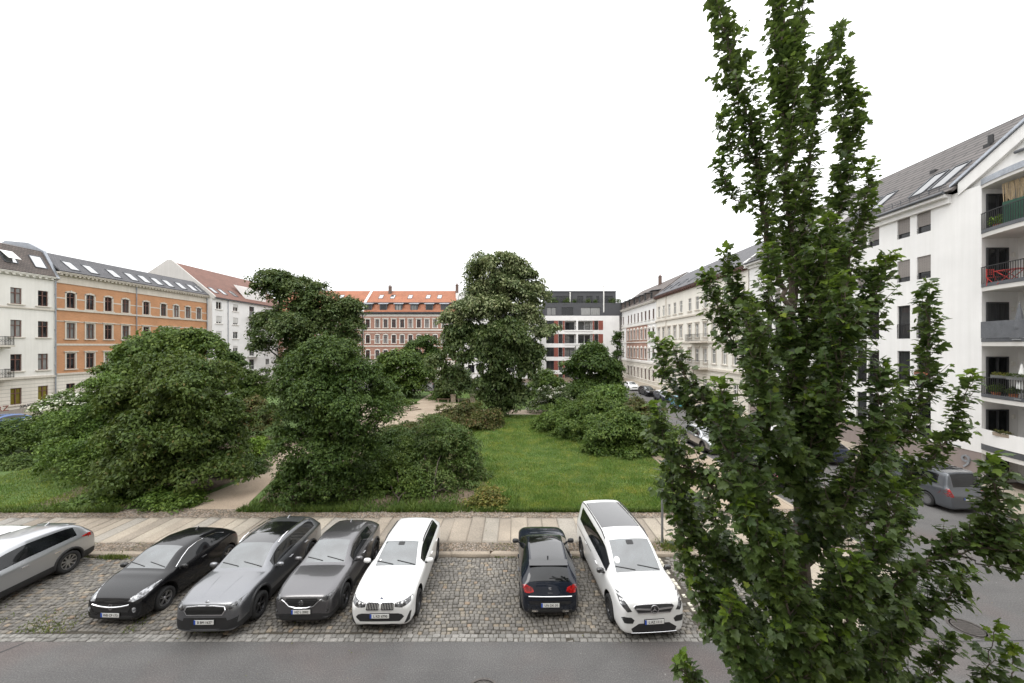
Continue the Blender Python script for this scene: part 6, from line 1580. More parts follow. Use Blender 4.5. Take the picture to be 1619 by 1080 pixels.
plant('tree', 'dark dense tree in front of the flats with red panels', 'tree', base_at(935, 640), [lobe(*q[:2], 52 + q[4], *q[2:4]) for q in
      ((932, 565, 34, 32, 0), (906, 588, 22, 26, 0), (958, 590, 26, 34, 0), (920, 614, 36, 24, -1), (968, 615, 22, 22, 0))], 'dark', .4, (1.4, 10), .55, 5, .25, GT, 26)
plant('tree', 'slim ivy-covered trunk climbing beside the white end wall of the flats', 'tree', (P(975, 600, 88).x, 88, .08), [lobe(976, 530 + 14 * k, 88, 6 + (k % 2) * 1.5 + k * .6, 10) for k in range(6)], 'ivy', .5, (1.2, 8), .4, 5, .2, GT, 27)
plant('tree', 'low green tree between the tall lime and the flats', 'tree', base_at(868, 628), [lobe(*q[:2], 60, *q[2:4]) for q in
      ((868, 600, 28, 20), (848, 610, 20, 16), (890, 610, 20, 16))], 'mid', .42, (1.2, 9), .6, 5, .16, GT, 28)
for k, (x, y, dd, rx, ry, lf, lab) in enumerate((
    (722, 604, 54, 26, 22, 'limelow', 'green bush behind the benches beside the far path'), (700, 620, 56, 12, 8, 'mid', 'low bush left of the benches by the far path'),
    (735, 660, 37, 48, 20, 'brown', 'reddish brown bush at the edge of the sandy square'), (767, 668, 36.5, 20, 13, 'brown', 'small reddish bush under the tall lime'),
    (700, 692, 29, 34, 24, 'fresh', 'fresh green bush in front of the reddish brown bush'), (640, 690, 29.5, 36, 22, 'brown', 'olive brown bush at the near side of the sandy square'),
    (888, 668, 37, 34, 26, 'mid', 'olive green bush at the upper end of the bush row right of the lawn'), (935, 672, 33.5, 52, 32, 'mid', 'broad olive bush in the middle of the row right of the lawn'),
    (985, 694, 28.5, 48, 38, 'mid', 'large near bush at the lower end of the row right of the lawn'), (958, 632, 41, 38, 22, 'fresh', 'bright green bush behind the row right of the lawn'),
    (1003, 660, 37, 32, 24, 'brown', 'olive brown bush at the street side of the row right of the lawn'), (1040, 700, 28, 30, 34, 'mid', 'green bush at the park corner beside the right-hand street'),
    (770, 787, 18.9, 30, 22, 'yellow', 'yellowish bush at the lawn corner by the pavement'), (628, 640, 50, 26, 10, 'mid', 'low bush left of the stone steps'), (612, 722, 24.5, 46, 40, 'dark', 'dark bush between dark bushy tree and the sandy square'))):
    q_ = 1.34 if x > 880 and y > 655 else 1.18; rx *= q_; ry *= q_
    red = dd < 25
    plant('shrub', lab, 'bush', (*P(x, y, dd).xy, .08), [lobe(x, y, dd, rx, ry), lobe(x - rx * .5, y + ry * .35, dd - .3, rx * .6, ry * .7), lobe(x + rx * .5, y + ry * .3, dd - .2, rx * .6, ry * .7), lobe(x + rx * .1, y - ry * .2, dd, rx * .5, ry * .95)], lf, .15 if red else .22 if dd < 40 else .34, (3.4, 12) if red else (2.6, 11) if dd < 40 else (1.5, 9), .26 if dd < 40 else .45, 5, .04, GB, 50 + k, .35, inner=.2)
plant('shrub', 'bush covered in white blossom between the tall lime and the dark tree', 'bush', base_at(885, 652), [lobe(*q[:2], 45, *q[2:4]) for q in ((880, 622, 28, 20), (905, 640, 24, 14), (862, 638, 22, 14))], 'limelow', .28, (2.0, 10), .4, 5, .06, GB, 71, extra=('white', .16, .22, 5, -.1))
d = 22.5
plant('shrub', 'big dense bush behind the white estate car, with olive and purple-tinged twigs', 'bush', base_at(680, 800), [lobe(*q[:2], d + q[4], *q[2:4]) for q in
      ((700, 708, 54, 50, .6), (738, 735, 36, 52, 0), (690, 760, 60, 36, -1.4), (735, 775, 34, 26, -1.6), (672, 700, 30, 28, 1), (665, 790, 46, 18, -2.2), (728, 795, 38, 15, -2.4))], 'olive', .15, (3.4, 13), .28, 5, .07, GB, 72, .4, inner=.2)
plant('shrub', 'mid green bush between dark bushy tree and big dense bush', 'bush', base_at(625, 800), [lobe(*q[:2], 21 + q[4], *q[2:4]) for q in
      ((630, 725, 44, 40, .5), (605, 765, 44, 36, -.6), (655, 770, 40, 32, -1))], 'mid', .15, (3.4, 13), .28, 5, .06, GB, 73, .4, inner=.2)
# low weeds at the foot of the bushes, in the joints and along the kerb
def tuft_mesh(name, xs, ys, zs, h, mat, rg, wd=.02, lean=.5):
    n = len(xs); a = rg.uniform(0, 2 * math.pi, n); d2 = np.c_[np.cos(a), np.sin(a)]; hh = h * rg.uniform(.5, 1.3, n)
    base = np.c_[xs, ys, zs]; sd = np.c_[-d2[:, 1], d2[:, 0], np.zeros(n)] * wd * rg.uniform(.6, 1.4, n)[:, None]
    ln = rg.uniform(.05, lean, n); tip = base + np.c_[d2 * (hh * ln)[:, None], hh]
    V = np.stack([base - sd, base + sd, tip], 1).reshape(-1, 3); F = np.arange(3 * n).reshape(-1, 3); return np_mesh(name, V, F, mat)
def clumpy(rg, n, f):
    out_ = []
    while len(out_) < n:
        p = f(rg); 
        if p: out_.append(p)
    return np.array(out_)
LEAFM['grass'] = m_leaf('blade', (0.075, 0.125, 0.02), (0.16, 0.235, 0.044), (0.27, 0.28, 0.10), 0.88, trans=0.25, nscale=0.45)
gt = LEAFM['grass'].node_tree; gb = gt.nodes['Principled BSDF']; lk = gb.inputs['Base Color'].links[0].from_socket
gn = noise(gt, coords(gt), 0.9, 5); gr_ = ramp(gt, gn.outputs['Fac'], [(0.36, (0.72, 0.86, 0.72)), (0.52, (1, 1, 1)), (0.68, (1.5, 1.22, 1.15))])
gt.links.new(mixc(gt, 1.0, lk, gr_.outputs[0], 'MULTIPLY'), gb.inputs['Base Color'])
LEAFM['weed'] = m_leaf('weed', (0.06, 0.09, 0.02), (0.12, 0.15, 0.035), (0.22, 0.19, 0.08), 0.85, trans=0.25)
rg = np.random.default_rng(5)
n = 150000; u = rg.random(n); y = 18.15 + 25 * u ** 1.7; x = rg.uniform(-2.2, 9.5, n); k = ~((y > 42.8))
g1 = np.c_[x[k], y[k]]
n = 30000; y = 18.15 + 9 * rg.random(n) ** 1.4; x = rg.uniform(-31, -19.0, n); g2 = np.c_[x, y]
n = 22000; y = 46.7 + 18 * rg.random(n); x = rg.uniform(-9.5, 9.4, n); g3 = np.c_[x, y]
n = 26000; g4 = np.c_[rg.uniform(-9.5, -2.2, n), rg.uniform(23, 36.5, n)]
g = np.vstack([g1, g2, g3, g4])
ph = np.sin(g[:, 0] * 1.7 + np.sin(g[:, 1] * .9) * 2) * np.sin(g[:, 1] * 1.3 + np.sin(g[:, 0] * .7) * 2)
sz = .10 + .035 * ph
me = tuft_mesh('grass', g[:, 0], g[:, 1], np.full(len(g), .08), sz * np.where(g[:, 1] > 30, 1.3, 1), LEAFM['grass'], rg, .014 + .0, .9); tag(link('grass', me), 'short uneven grass growing on the park lawns', 'grass', kind='stuff')
pts = []
def in_strip(rg):
    x = rg.uniform(-13.2, 0.2); y = 17.8 + abs(rg.normal(0, .55)) + (rg.random() < .25) * rg.random() * 3; 
    return (x, y) if rg.random() < .35 + .65 * (math.sin(x * 2.1) * math.sin(x * .83 + 1) > -.1) else None
a1 = clumpy(rg, 13000, in_strip)
def in_left(rg):
    x = rg.uniform(-31, -18.6); y = 17.75 + abs(rg.normal(0, .2)); return (x, y)
a2 = clumpy(rg, 3000, in_left)
def in_right(rg): return (rg.uniform(-.5, 9.5), 17.8 + abs(rg.normal(0, .14)))
a3 = clumpy(rg, 4000, in_right)
A = np.vstack([a1, a2, a3]); me = tuft_mesh('weeds', A[:, 0], A[:, 1], np.full(len(A), .09), .17, LEAFM['mid'], rg, .024, 1.1); tag(link('weeds', me), 'leafy weeds along the foot of the park bushes', 'weeds', kind='stuff')
def joints(rg):
    t_ = rg.random()
    if t_ < .45: x = rg.uniform(-20, -8); y = D_GUT + abs(rg.normal(0, .4))
    elif t_ < .8: x = rg.uniform(-20, 9); y = D_KERB0 - abs(rg.normal(0, .05))
    else: x = rg.uniform(-20, 9); y = rg.uniform(D_KERB1, D_MOS)
    m_ = math.sin(x * 1.9 + y) * math.sin(x * .77 + 2) + .35 * math.sin(x * 6.3)
    return (x, y, .012 if y < D_KERB0 else .1) if m_ > .42 - (.3 if x < -8 else 0) else None
J = clumpy(rg, 3200, joints); me = tuft_mesh('joint_weeds', J[:, 0], J[:, 1], J[:, 2], .05, LEAFM['weed'], rg, .014, 1.2); tag(link('joint_weeds', me), 'sparse weeds in the joints of the cobbles and kerb', 'weeds', kind='stuff')
KT = np.array([(-14.9 + .25 * rg.standard_normal(), 14.12 + .06 * rg.standard_normal()) for _ in range(500)] + [(6.1 + .3 * rg.standard_normal(), 14.75 + .2 * rg.standard_normal()) for _ in range(900)])
me = tuft_mesh('kerb_weeds', KT[:, 0], KT[:, 1], np.where(KT[:, 1] > 14.3, .1, .01), .12, LEAFM['weed'], rg, .016, 1.0); tag(link('kerb_weeds', me), 'taller weed tufts at the kerb and bollard', 'weeds', kind='stuff')

DB = np.c_[rg.uniform(-22, 24, 420), rg.uniform(6.5, 17.5, 420)]; nD = len(DB)
me = leaves('litter', np.c_[DB, np.where(DB[:, 1] > D_KERB0, .125, .022)], np.c_[rg.standard_normal((nD, 2)), np.zeros(nD)], np.tile([0, 0, 1.0], (nD, 1)) + rg.normal(0, .2, (nD, 3)), rg.uniform(.02, .07, nD), LEAFM['yellow']); tag(link('litter', me), 'fallen leaf scraps on carriageway and pavement', 'litter', kind='stuff')
# ------------------------------------------------------------------ the column tree in front
LEAFSHAPE = (np.array([[0, 0, 0], [.20, .02, .05], [.46, .10, .02], [.34, .30, .06], [.54, .52, -.02], [.27, .60, .05], [.20, .82, .0], [0, 1.08, -.10],
                       [-.20, .82, .0], [-.27, .60, .05], [-.54, .52, -.02], [-.34, .30, .06], [-.46, .10, .02], [-.20, .02, .05], [0, .42, -.03]]),
             np.array([[14, 0, 1], [14, 1, 2], [14, 2, 3], [14, 3, 4], [14, 4, 5], [14, 5, 6], [14, 6, 7], [14, 7, 8], [14, 8, 9], [14, 9, 10], [14, 10, 11], [14, 11, 12], [14, 12, 13], [14, 13, 0]]))
D0 = 5.0
# limbs: points as seen, with their own distance; (points, base radius, leaf envelope at middle, leafiness start)
LIMBS = [
 ([(1290, 1500, 5), (1287, 1200, 5), (1278, 1000, 5), (1266, 860, 5), (1270, 705, 5), (1264, 594, 5), (1254, 555, 5), (1247, 495, 5)], .085, .0, 2),
 ([(1247, 495, 5), (1232, 440, 5), (1218, 388, 4.95), (1206, 326, 4.9), (1196, 252, 4.9), (1182, 185, 4.85), (1164, 140, 4.8), (1155, 90, 4.8), (1142, 40, 4.8), (1132, -20, 4.8), (1124, -75, 4.8)], .035, .20, .22),
 ([(1250, 500, 5), (1250, 475, 5), (1252, 418, 5), (1252, 370, 5.05), (1243, 315, 5.1), (1241, 178, 5.1), (1236, 74, 5.1), (1238, 0, 5.1), (1246, -90, 5.1)], .042, .24, .15),
 ([(1242, 200, 5.1), (1252, 110, 5.15), (1262, 40, 5.2), (1278, -20, 5.2)], .012, .17, .1),
 ([(1256, 540, 5), (1262, 430, 5.1), (1274, 300, 5.2), (1284, 210, 5.2), (1302, 120, 5.25), (1318, 75, 5.25), (1330, 42, 5.25)], .026, .17, .25),
 ([(1283, 200, 5.2), (1288, 140, 5.2), (1294, 82, 5.2)], .009, .10, .4),
 ([(1262, 620, 5), (1290, 500, 5.1), (1318, 370, 5.2), (1334, 290, 5.25), (1341, 245, 5.25), (1350, 200, 5.25), (1360, 150, 5.25)], .028, .21, .25),
 ([(1340, 260, 5.25), (1335, 180, 5.3), (1337, 100, 5.3)], .010, .17, .15),
 ([(1266, 700, 5), (1300, 560, 5.1), (1340, 420, 5.2), (1362, 340, 5.2), (1378, 258, 5.2)], .024, .20, .25),
 ([(1266, 740, 5), (1310, 620, 4.9), (1360, 520, 4.85), (1388, 460, 4.85), (1402, 410, 4.85)], .022, .28, .25),
 ([(1264, 660, 5), (1205, 600, 5), (1160, 545, 5), (1130, 480, 5), (1115, 433, 5)], .020, .22, .25),
 ([(1262, 600, 5), (1205, 540, 5.2), (1168, 480, 5.2), (1146, 422, 5.2), (1148, 398, 5.2)], .018, .17, .25),
 ([(1268, 780, 5), (1170, 720, 5), (1095, 650, 5.05), (1055, 595, 5.1), (1039, 537, 5.1)], .022, .20, .3),
 ([(1266, 750, 5), (1175, 690, 4.8), (1110, 630, 4.8), (1075, 580, 4.8), (1064, 545, 4.8)], .020, .18, .3),
 ([(1270, 860, 5), (1180, 810, 4.9), (1100, 750, 4.9), (1050, 700, 4.9), (1032, 640, 4.9)], .024, .25, .3),
 ([(1272, 940, 5), (1180, 910, 5.1), (1110, 850, 5.1), (1072, 790, 5.1), (1050, 730, 5.1)], .024, .26, .3),
 ([(1276, 1010, 5), (1190, 985, 4.9), (1120, 930, 4.9), (1085, 880, 4.9), (1070, 820, 4.9)], .024, .24, .3),
 ([(1280, 1100, 5), (1200, 1070, 4.8), (1150, 1020, 4.8), (1115, 960, 4.8), (1098, 905, 4.8)], .022, .22, .25),
 ([(1285, 1180, 5), (1180, 1150, 4.9), (1120, 1110, 4.9), (1090, 1070, 4.9), (1077, 1035, 4.9)], .020, .16, .4),
 ([(1268, 820, 5), (1340, 760, 4.9), (1420, 690, 4.85), (1458, 610, 4.85), (1468, 520, 4.85), (1464, 443, 4.85)], .024, .19, .35),
 ([(1272, 900, 5), (1370, 820, 4.9), (1440, 750, 4.85), (1485, 712, 4.85), (1508, 680, 4.85), (1522, 635, 4.85), (1539, 586, 4.85)], .022, .15, .35),
 ([(1280, 1040, 5), (1350, 980, 4.7), (1413, 926, 4.5), (1480, 880, 4.4), (1547, 842, 4.3), (1573, 805, 4.25), (1572, 760, 4.2), (1566, 722, 4.2)], .024, .20, .4),
 ([(1490, 875, 4.4), (1550, 868, 4.2), (1590, 850, 4.1), (1610, 820, 4.1)], .010, .16, .35),
 ([(1520, 880, 4.35), (1570, 895, 4.2), (1600, 880, 4.1), (1624, 852, 4.1)], .010, .14, .4),
 ([(1284, 1110, 5), (1360, 1040, 4.7), (1430, 990, 4.6), (1480, 960, 4.5), (1530, 905, 4.5)], .020, .24, .3),
 ([(1290, 1190, 5), (1400, 1120, 4.6), (1480, 1060, 4.5), (1505, 1010, 4.5)], .018, .22, .3),
 ([(1300, 1250, 5), (1460, 1170, 4.3), (1540, 1110, 4.2), (1562, 1050, 4.2), (1575, 992, 4.2)], .016, .10, .5),
 ([(1310, 1260, 5), (1500, 1170, 4.2), (1580, 1110, 4.1), (1600, 1050, 4.1), (1604, 1022, 4.1)], .014, .10, .5),
 # the dense middle, front and back
 ([(1268, 800, 5), (1230, 720, 4.4), (1205, 640, 4.2), (1190, 560, 4.15), (1180, 490, 4.1)], .020, .25, .2),
 ([(1268, 780, 5), (1300, 690, 4.4), (1325, 600, 4.2), (1335, 520, 4.15), (1338, 440, 4.1)], .020, .25, .2),
 ([(1270, 900, 5), (1215, 830, 4.3), (1170, 750, 4.1), (1150, 680, 4.05), (1140, 610, 4.0)], .020, .25, .2),
 ([(1270, 900, 5), (1320, 820, 4.3), (1370, 730, 4.1), (1390, 650, 4.05), (1400, 580, 4.0)], .020, .25, .2),
 ([(1274, 1000, 5), (1230, 940, 4.2), (1195, 860, 4.0), (1180, 790, 3.95)], .020, .24, .15),
 ([(1274, 1000, 5), (1340, 930, 4.2), (1400, 850, 4.0), (1420, 770, 3.95)], .020, .24, .15),
 ([(1278, 1080, 5), (1250, 1010, 4.1), (1240, 930, 3.9), (1236, 850, 3.85)], .018, .24, .15),
 ([(1278, 1100, 5), (1320, 1040, 4.1), (1345, 960, 3.95), (1350, 890, 3.9)], .018, .24, .15),
 ([(1282, 1150, 5), (1200, 1080, 4.2), (1165, 1010, 4.1), (1150, 950, 4.05)], .018, .24, .15),
 ([(1282, 1160, 5), (1360, 1100, 4.2), (1420, 1030, 4.1), (1440, 970, 4.05)], .018, .24, .15),
 ([(1284, 1180, 5), (1270, 1110, 4.0), (1275, 1050, 3.9), (1285, 990, 3.85)], .018, .24, .1),
 ([(1266, 700, 5), (1220, 640, 5.6), (1195, 560, 5.8), (1185, 470, 5.9)], .018, .24, .15),
 ([(1266, 700, 5), (1300, 640, 5.6), (1325, 550, 5.8), (1330, 450, 5.9), (1335, 380, 5.9)], .018, .24, .15),
 ([(1268, 860, 5), (1200, 790, 5.7), (1150, 700, 5.9), (1125, 620, 6)], .018, .24, .15),
 ([(1268, 860, 5), (1340, 790, 5.7), (1400, 700, 5.9), (1420, 610, 6)], .018, .24, .15),
 ([(1272, 980, 5), (1190, 920, 5.8), (1140, 840, 6), (1110, 770, 6.1)], .018, .24, .15),
 ([(1272, 980, 5), (1350, 920, 5.8), (1420, 830, 6), (1440, 760, 6.1)], .018, .24, .15),
 ([(1278, 1080, 5), (1210, 1040, 5.8), (1160, 960, 6), (1140, 890, 6.1)], .018, .24, .15),
 ([(1278, 1080, 5), (1360, 1030, 5.8), (1420, 960, 6), (1445, 890, 6.1)], .018, .24, .15),
 ([(1264, 600, 5), (1290, 520, 4.6), (1302, 430, 4.5), (1304, 350, 4.5)], .016, .18, .2),
 ([(1264, 610, 5), (1236, 540, 4.6), (1222, 460, 4.5), (1214, 390, 4.5)], .014, .2, .2),
 ([(1264, 640, 5), (1268, 560, 4.6), (1272, 480, 4.5), (1278, 400, 4.5)], .014, .2, .2),
 ([(1266, 740, 5), (1258, 660, 4.6), (1250, 590, 4.5), (1246, 530, 4.5)], .014, .24, .15),
 ([(1268, 840, 5), (1276, 760, 4.5), (1282, 690, 4.4), (1284, 620, 4.4)], .014, .24, .15),
 ([(1200, 300, 4.9), (1170, 320, 4.8), (1150, 300, 4.75), (1136, 245, 4.7)], .009, .11, .2),
 ([(1196, 250, 4.9), (1165, 240, 4.8), (1150, 205, 4.75), (1138, 185, 4.7)], .009, .11, .2),
]
def spline(pts, n):
    pts = [Vector(p) for p in pts]; q = [pts[0] * 2 - pts[1]] + pts + [pts[-1] * 2 - pts[-2]]; o = []
    for i in range(1, len(q) - 2):
        for k in range(n):
            t = k / n; a, b_, c, d_ = q[i - 1], q[i], q[i + 1], q[i + 2]
            o.append(.5 * ((2 * b_) + (c - a) * t + (2 * a - 5 * b_ + 4 * c - d_) * t * t + (3 * b_ - a - 3 * c + d_) * t ** 3))
    o.append(pts[-1]); return o
rg = np.random.default_rng(3)
base = P(1290, 1500, 5); base.z = 0.1
t = thing('column_tree', 'tall upright tree with lobed dark leaves, close by in front of the right-hand houses', 'tree', base, 0)
lp, ld, ln_, ls, young = [], [], [], [], []
bt = MB()
for li, (pts, r0, env, st) in enumerate(LIMBS):
    w3 = [P(x, y, d) - base for x, y, d in pts]; sp = spline(w3, 6)
    if li > 0:
        for k in range(1, len(sp) - 1): sp[k] = sp[k] + Vector(rg.normal(0, .012, 3))
    nn = len(sp); rad = [max(.004, r0 * (1 - .9 * k / (nn - 1))) if li else r0 * (1.35 - .75 * k / (nn - 1)) for k in range(nn)]
    bt.tube(sp, rad, 7 if li < 3 else 5)
    if st > 1: continue
    L_ = [0.0]
    for a, c in zip(sp, sp[1:]): L_.append(L_[-1] + (c - a).length)
    tot = L_[-1]; s = st * tot * .55
    def at_len(s):
        for k in range(len(L_) - 1):
            if s <= L_[k + 1]: return sp[k].lerp(sp[k + 1], (s - L_[k]) / max(1e-6, L_[k + 1] - L_[k])), (sp[k + 1] - sp[k]).normalized()
        return sp[-1], (sp[-1] - sp[-2]).normalized()
    while s < tot:
        p, tg = at_len(s); f = s / tot
        ramp_ = min(1, (f - st * .5) / .25 + .35) if f > st * .5 else .3
        ln = env * 1.9 * ramp_ * (1 - f ** 3 * .72) * rg.uniform(.55, 1.2)
        v = Vector(rg.standard_normal(3)); v -= tg * v.dot(tg); v.normalize()
        dr = (tg * rg.uniform(.7, 1.2) + v * rg.uniform(.5, .95) + Vector((0, 0, .35))).normalized()
        e = p + dr * ln; mid = p.lerp(e, .5) + v * ln * .08
        if ln > .12: bt.tube([p, mid, e], [.0055, .004, .002], 4, cap=False)
        m = max(2, int(ln / .021))
        for q in range(m):
            g_ = (q + .6) / m; pp = p.lerp(mid, g_ * 2) if g_ < .5 else mid.lerp(e, g_ * 2 - 1)
            sd_ = Vector(rg.standard_normal(3)); sd_ -= dr * sd_.dot(dr); sd_.normalize()
            ld_ = (dr * rg.uniform(.15, .8) + sd_ * 1.0 + Vector((0, 0, rg.uniform(-.55, .25)))).normalized()
            pe = pp + ld_ * rg.uniform(.02, .045)
            lp.append(pe); ld.append(ld_); ln_.append(Vector((0, 0, 1)) * rg.uniform(.4, 1.1) + dr * .45 + Vector(rg.normal(0, .38, 3))); ls.append(rg.uniform(.055, .112) * (1 - .35 * (g_ > .85))); young.append(rg.random() < (.75 if f > .93 and li % 3 != 1 else .10 if g_ > .8 else .015))
        s += .034 * rg.uniform(.6, 1.5)
    for k in range(4):                                   # the soft leading shoot
        p, tg = at_len(tot * (1 - .004 * k)); v = Vector(rg.standard_normal(3)) * .6
        lp.append(p); ld.append((tg + v).normalized()); ln_.append(Vector(rg.standard_normal(3)) + Vector((0, 0, .5))); ls.append(.06); young.append(True)
bt.build('trunk', M['bark_grey'], t, smooth=True)
A = lambda q: np.array([tuple(v) for v in q])
young = np.array(young)
LEAFM['young'] = m_leaf('leaf_young', (0.09, 0.16, 0.025), (0.16, 0.25, 0.035), (0.24, 0.32, 0.05), 0.9, rough=.45, trans=.4)
for nm, sel, mt in (('crown', ~young, 'column'), ('young_leaves', young, 'young')):
    link(nm, leaves(nm, A(lp)[sel], A(ld)[sel], A(ln_)[sel], np.array(ls)[sel], LEAFM[mt], shape=LEAFSHAPE), t)
print('column leaves', len(lp))
# ------------------------------------------------------------------ furniture of park and balconies
M['galv'] = m_plain('galv', (0.24, 0.245, 0.25), 0.5, 0.6, 0.2, 5)
M['bench_wood'] = m_plain('bench_wood', (0.22, 0.15, 0.095), 0.75, 0, 0.25, 6)
M['sandstone'] = m_plain('sandstone', (0.33, 0.27, 0.21), 0.85, 0, 0.2, 4)
M['red_metal'] = m_plain('red_metal', (0.42, 0.03, 0.025), 0.4, 0, 0.1, 6)
M['terracotta'] = m_plain('terracotta', (0.33, 0.12, 0.06), 0.8, 0, 0.15, 6)
M['white_cloth'] = m_plain('white_cloth', (0.68, 0.68, 0.66), 0.9, 0, 0.1, 6)
M['green_board'] = m_plain('green_board', (0.012, 0.06, 0.035), 0.7, 0, 0.2, 6)
M['reed'] = m_plain('reed', (0.34, 0.26, 0.16), 0.9, 0, 0.35, 18)
def post(name, label, cat, x, y, h, r, mat, z0=.1, cap=None):
    t = thing(name, label, cat, (x, y, z0)); b = MB(); b.tube([(0, 0, -.05), (0, 0, h)], r, 10); b.lathe([(0, h + .02), (r * 1.25, h + .005), (r * 1.25, h - .02), (r, h - .03)], 12, 0, 'Z'); b.lathe([(r * 1.9, 0), (r * 1.9, .02), (r, .03)], 12, 0, 'Z')
    b.build('post', M[mat], t, smooth=True); return t
x, y = G(1047, 858, .1); post('sign_post', 'grey metal post at the pavement edge beside the white van', 'post', x, y, 2.35, .045, 'galv')
x, y = G(451, 786, .1); post('park_post', 'thin pale post under the dark bushy tree by the path', 'post', x, y, 1.35, .035, 'galv')
# street lamp before the brick house
tx = P(570.5, 600, 74); t = thing('street_lamp', 'tall thin street lamp before the red brick house', 'street lamp', (tx.x, 74, .05))
b = MB(); b.tube([(0, 0, 0), (0, 0, 4), (0, 0, 11.5)], [.11, .08, .06], 10); b.lathe([(.17, 0), (.17, .9), (.11, 1.0)], 12); b.build('pole', M['galv'], t, smooth=True)
b = MB(); b.tube([(0, 0, 11.4), (.3, -.5, 11.9), (.6, -1.0, 12.0)], .05, 8); b.build('bracket', M['galv'], t, smooth=True)
b = MB(); b.prism([(.45, -1.0, 11.95), (.8, -1.0, 11.95), (.95, -1.7, 12.0), (.6, -1.7, 12.0)], (0, 0, .14)); b.build('lamp_head', M['galv'], t)
def bench(px, py, lab, w_=1.9):
    x, y = G(px, py, .1); t = thing('park_bench', lab, 'bench', (x, y, .1), 0, 'benches by the sandy square')
    b = MB()
    for k in range(4): b.box(-w_ / 2, w_ / 2, -.22 + k * .115, -.22 + k * .115 + .095, .43, .47)
    b.build('seat', M['bench_wood'], t)
    for sx in (-1, 1):
        b = MB(); b.box(sx * w_ * .36 - .06, sx * w_ * .36 + .06, -.2, .2, -.05, .429); b.build('leg', M['sandstone'], t)
bench(701, 636, 'backless wooden bench left of the nearer stone block, by the far path'); bench(733, 636, 'backless wooden bench between the two square stone blocks')
for px, lab in ((717, 'square stone block between the two wooden benches'), (747, 'square stone block at the right end of the benches')):
    x, y = G(px, 636, .1); t = thing('stone_block', lab, 'stone block', (x, y, .1), 0, 'stone blocks by the benches'); b = MB(); b.box(-.32, .32, -.32, .32, -.05, 1.0); b.box(-.38, .38, -.38, .38, 1.001, 1.12); b.build('block', M['sandstone'], t)
t = thing('stone_steps', 'flight of low pale stone steps at the edge of the sandy square', 'steps', (0, 0, 0))
for k in range(5):
    x0, y0 = G(648 + k * 4.5 - 40, 639.5 + k * 2.6 + 2.5, .1); x1, y1 = G(646 + k * 5, 637.8 + k * 2.5, .1)
    b = MB(); d = Vector((x1 - x0, y1 - y0, 0)).normalized(); n = Vector((-d.y, d.x, 0)) * .28
    b.prism([(x0, y0, .05), (x1, y1, .05), (x1 + n.x, y1 + n.y, .05), (x0 + n.x, y0 + n.y, .05)], (0, 0, .2)); b.build('step', M['sandstone'], t)
# balcony things at number 9
def on9(d, n, z):                                        # depth along the street, distance in front of the facade line, height
    return (XR - n, d, z)
def ball_leaves(t, r, mat, size, n, seed, c=(0, 0, 0)):
    rg = np.random.default_rng(seed); u = unit(rg.standard_normal((n, 3))); p = u * r * rg.uniform(.3, 1.0, (n, 1)) * np.array([1, 1, .8]) + np.array(c)
    link('foliage', leaves('foliage', *whorls(p, u, rg, 4, size, .3), LEAFM[mat]), t)
def potted(name, lab, d, n, z, r, mat, seed, potm='terracotta', fl=None):
    t = thing(name, lab, 'potted plant', on9(d, n, z), 0, 'plants on the loggia balconies'); b = MB(); b.lathe([(0, 0), (.13, 0), (.17, .26), (.19, .26), (.19, .30), (.15, .30), (.14, .25), (0, .25)], 14); b.build('pot', M[potm], t, smooth=True)
    ball_leaves(t, r, mat, .11, 110, seed, (0, 0, .3 + r * .7))
    if fl: ball_leaves(t, r * .9, fl, .05, 30, seed + 1, (0, 0, .36 + r * .8))
potted('potted_plant', 'bright green potted plant behind the topmost balcony railing', 21.25, .0, 14.41, .38, 'bright', 3)
potted('potted_plant', 'dark green potted plant on the second lowest railed balcony, by the railing', 21.3, .02, 5.01, .35, 'mid', 5)
potted('potted_plant', 'pale potted plant on the railed balcony beside the dark green one', 20.5, .1, 5.01, .28, 'limelow', 7)
t = thing('screen_board', 'dark green screen standing on the topmost balcony', 'screen', on9(20.35, .28, 14.42)); b = MB(); b.box(-.03, .03, -.45, .45, 0, 1.35); b.build('board', M['green_board'], t)
t = thing('reed_mat', 'frayed reed mat hanging above the dark green screen', 'reed mat', on9(20.2, .12, 15.7)); b = MB()
rg = np.random.default_rng(9)
for k in range(46): yy = -.75 + 1.5 * k / 45; b.bar((rg.normal(0, .02), yy, 1.15), (rg.normal(0, .03), yy + rg.normal(0, .03), rg.uniform(.0, .25)), .03, .012)
b.build('mat', M['reed'], t)
t = thing('folding_table', 'red metal folding table on the second balcony from the top', 'table', on9(20.55, .2, 11.31)); b = MB(); b.box(-.3, .3, -.5, .5, .70, .73); b.build('tabletop', M['red_metal'], t)
for sx in (-1, 1):
    b = MB(); b.bar((sx * .26, -.4, 0), (sx * .26, .4, .7), .03, .03); b.bar((sx * .22, .4, 0), (sx * .22, -.4, .7), .03, .03); b.build('leg', M['red_metal'], t)
def chair9(d, lab, rz):
    t = thing('folding_chair', lab, 'chair', on9(d, .1, 11.31), rz, 'red folding chairs on the balcony'); b = MB()
    for k in range(4): b.box(-.2, .2, -.2 + k * .105, -.115 + k * .105, .44, .46)
    b.build('seat', M['red_metal'], t); b = MB()
    for z in (.62, .74, .86): b.box(-.2, .2, .2, .215, z, z + .07)
    b.build('backrest', M['red_metal'], t)
    for sx in (-1, 1): b = MB(); b.bar((sx * .21, -.2, 0), (sx * .21, .2, .45), .025, .025); b.bar((sx * .215, .2, 0), (sx * .215, .14, .45), .025, .025); b.bar((sx * .213, .2, .45), (sx * .213, .21, .95), .025, .025); b.build('leg', M['red_metal'], t)
chair9(21.3, 'red folding chair at the far end of the red table', 0); chair9(19.75, 'red folding chair at the near end of the red table', math.pi)
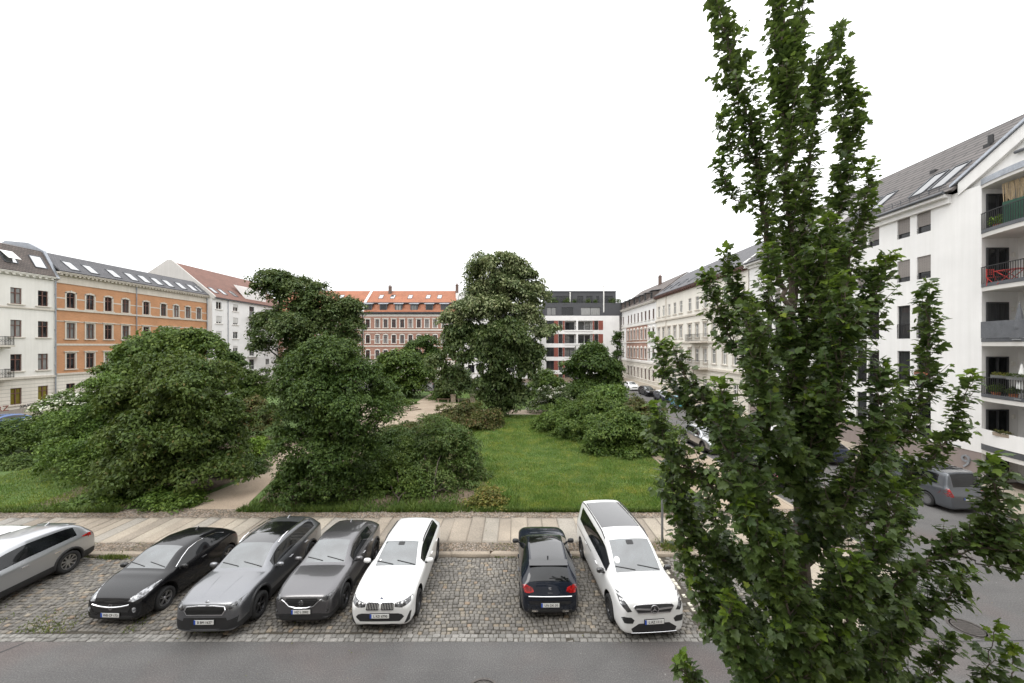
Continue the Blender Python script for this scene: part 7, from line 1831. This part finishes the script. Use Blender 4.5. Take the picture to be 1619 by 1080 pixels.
def parasol(lab, d, n, z, mat, h=1.7):
    t = thing('closed_parasol', lab, 'parasol', on9(d, n, z), 0, 'closed parasols on the balconies'); b = MB(); b.tube([(0, 0, 0), (0, 0, h + .3)], .02, 8); b.lathe([(0, 0), (.25, 0), (.25, .06), (.04, .1)], 14); b.build('pole', M['galv'], t, smooth=True)
    b = MB(); pr = []
    for k, (r, zz) in enumerate(((.19, .6), (.2, .75), (.15, 1.1), (.13, 1.3), (.03, h + .2))): pr.append((r, zz))
    b.lathe(pr, 9); b.build('canopy', M[mat], t)
parasol('grey closed parasol above the cloth-covered balcony', 19.95, .5, 8.2, 'cloth_grey'); parasol('white closed parasol on the railed balcony with potted plants', 19.9, .45, 5.05, 'white_cloth')
def flowerbox(lab, d, n, z, boxm, leafm, fl, seed, rz=0.0):
    t = thing('flower_box', lab, 'flower box', on9(d, n, z), rz, 'flower boxes on the balconies'); b = MB(); b.prism([(-.08, -.4, 0), (.08, -.4, 0), (.1, -.4, .18), (-.1, -.4, .18)], (0, .8, 0)); b.build('box', M[boxm], t)
    rg = np.random.default_rng(seed); p = np.c_[rg.normal(0, .06, 120), rg.uniform(-.38, .38, 120), rg.uniform(.16, .34, 120)]
    link('foliage', leaves('foliage', *whorls(p, np.tile([0, 0, 1.0], (120, 1)), rg, 4, .08, .4), LEAFM[leafm]), t)
flowerbox('flower box on the railing above the white parapet balcony', 20.9, .28, 6.1, 'galv', 'yellow', None, 11, R(-4)); flowerbox('long flower box on the same railing next to the first', 20.0, .62, 6.1, 'galv', 'limelow', None, 12, R(-12))
flowerbox('sand-coloured flower box on the white balcony parapet', 20.7, .45, 2.95, 'sandstone', 'brown', None, 13, R(-8))
flowerbox('white flower box hung on a lower window of house number nine', 25.1, .14, 2.75, 'white_cloth', 'mid', None, 14); flowerbox('flower box with red tones at a middle window of the white house', 25.1, .14, 6.0, 'terracotta', 'brown', None, 15)
# planting on the far roof terrace
t = thing('terrace_plants', 'dark potted bushes along the terrace of the dark attic', 'plants', (0, 96.9, mz_(262)))
rg = np.random.default_rng(4); pp = []; 
for zx, r in ((250, .9), (380, .8), (470, .5), (610, .6), (690, .4), (880, .9), (940, .7), (215, .7)): pp.append(np.array([mx_(zx), 0, .5]) + rg.standard_normal((70, 3)) * np.array([r * .5, .25, r * .5]))
pp = np.vstack(pp); link('foliage', leaves('foliage', *whorls(pp, unit(rg.standard_normal(pp.shape)), rg, 4, .3, .3), LEAFM['mid']), t)
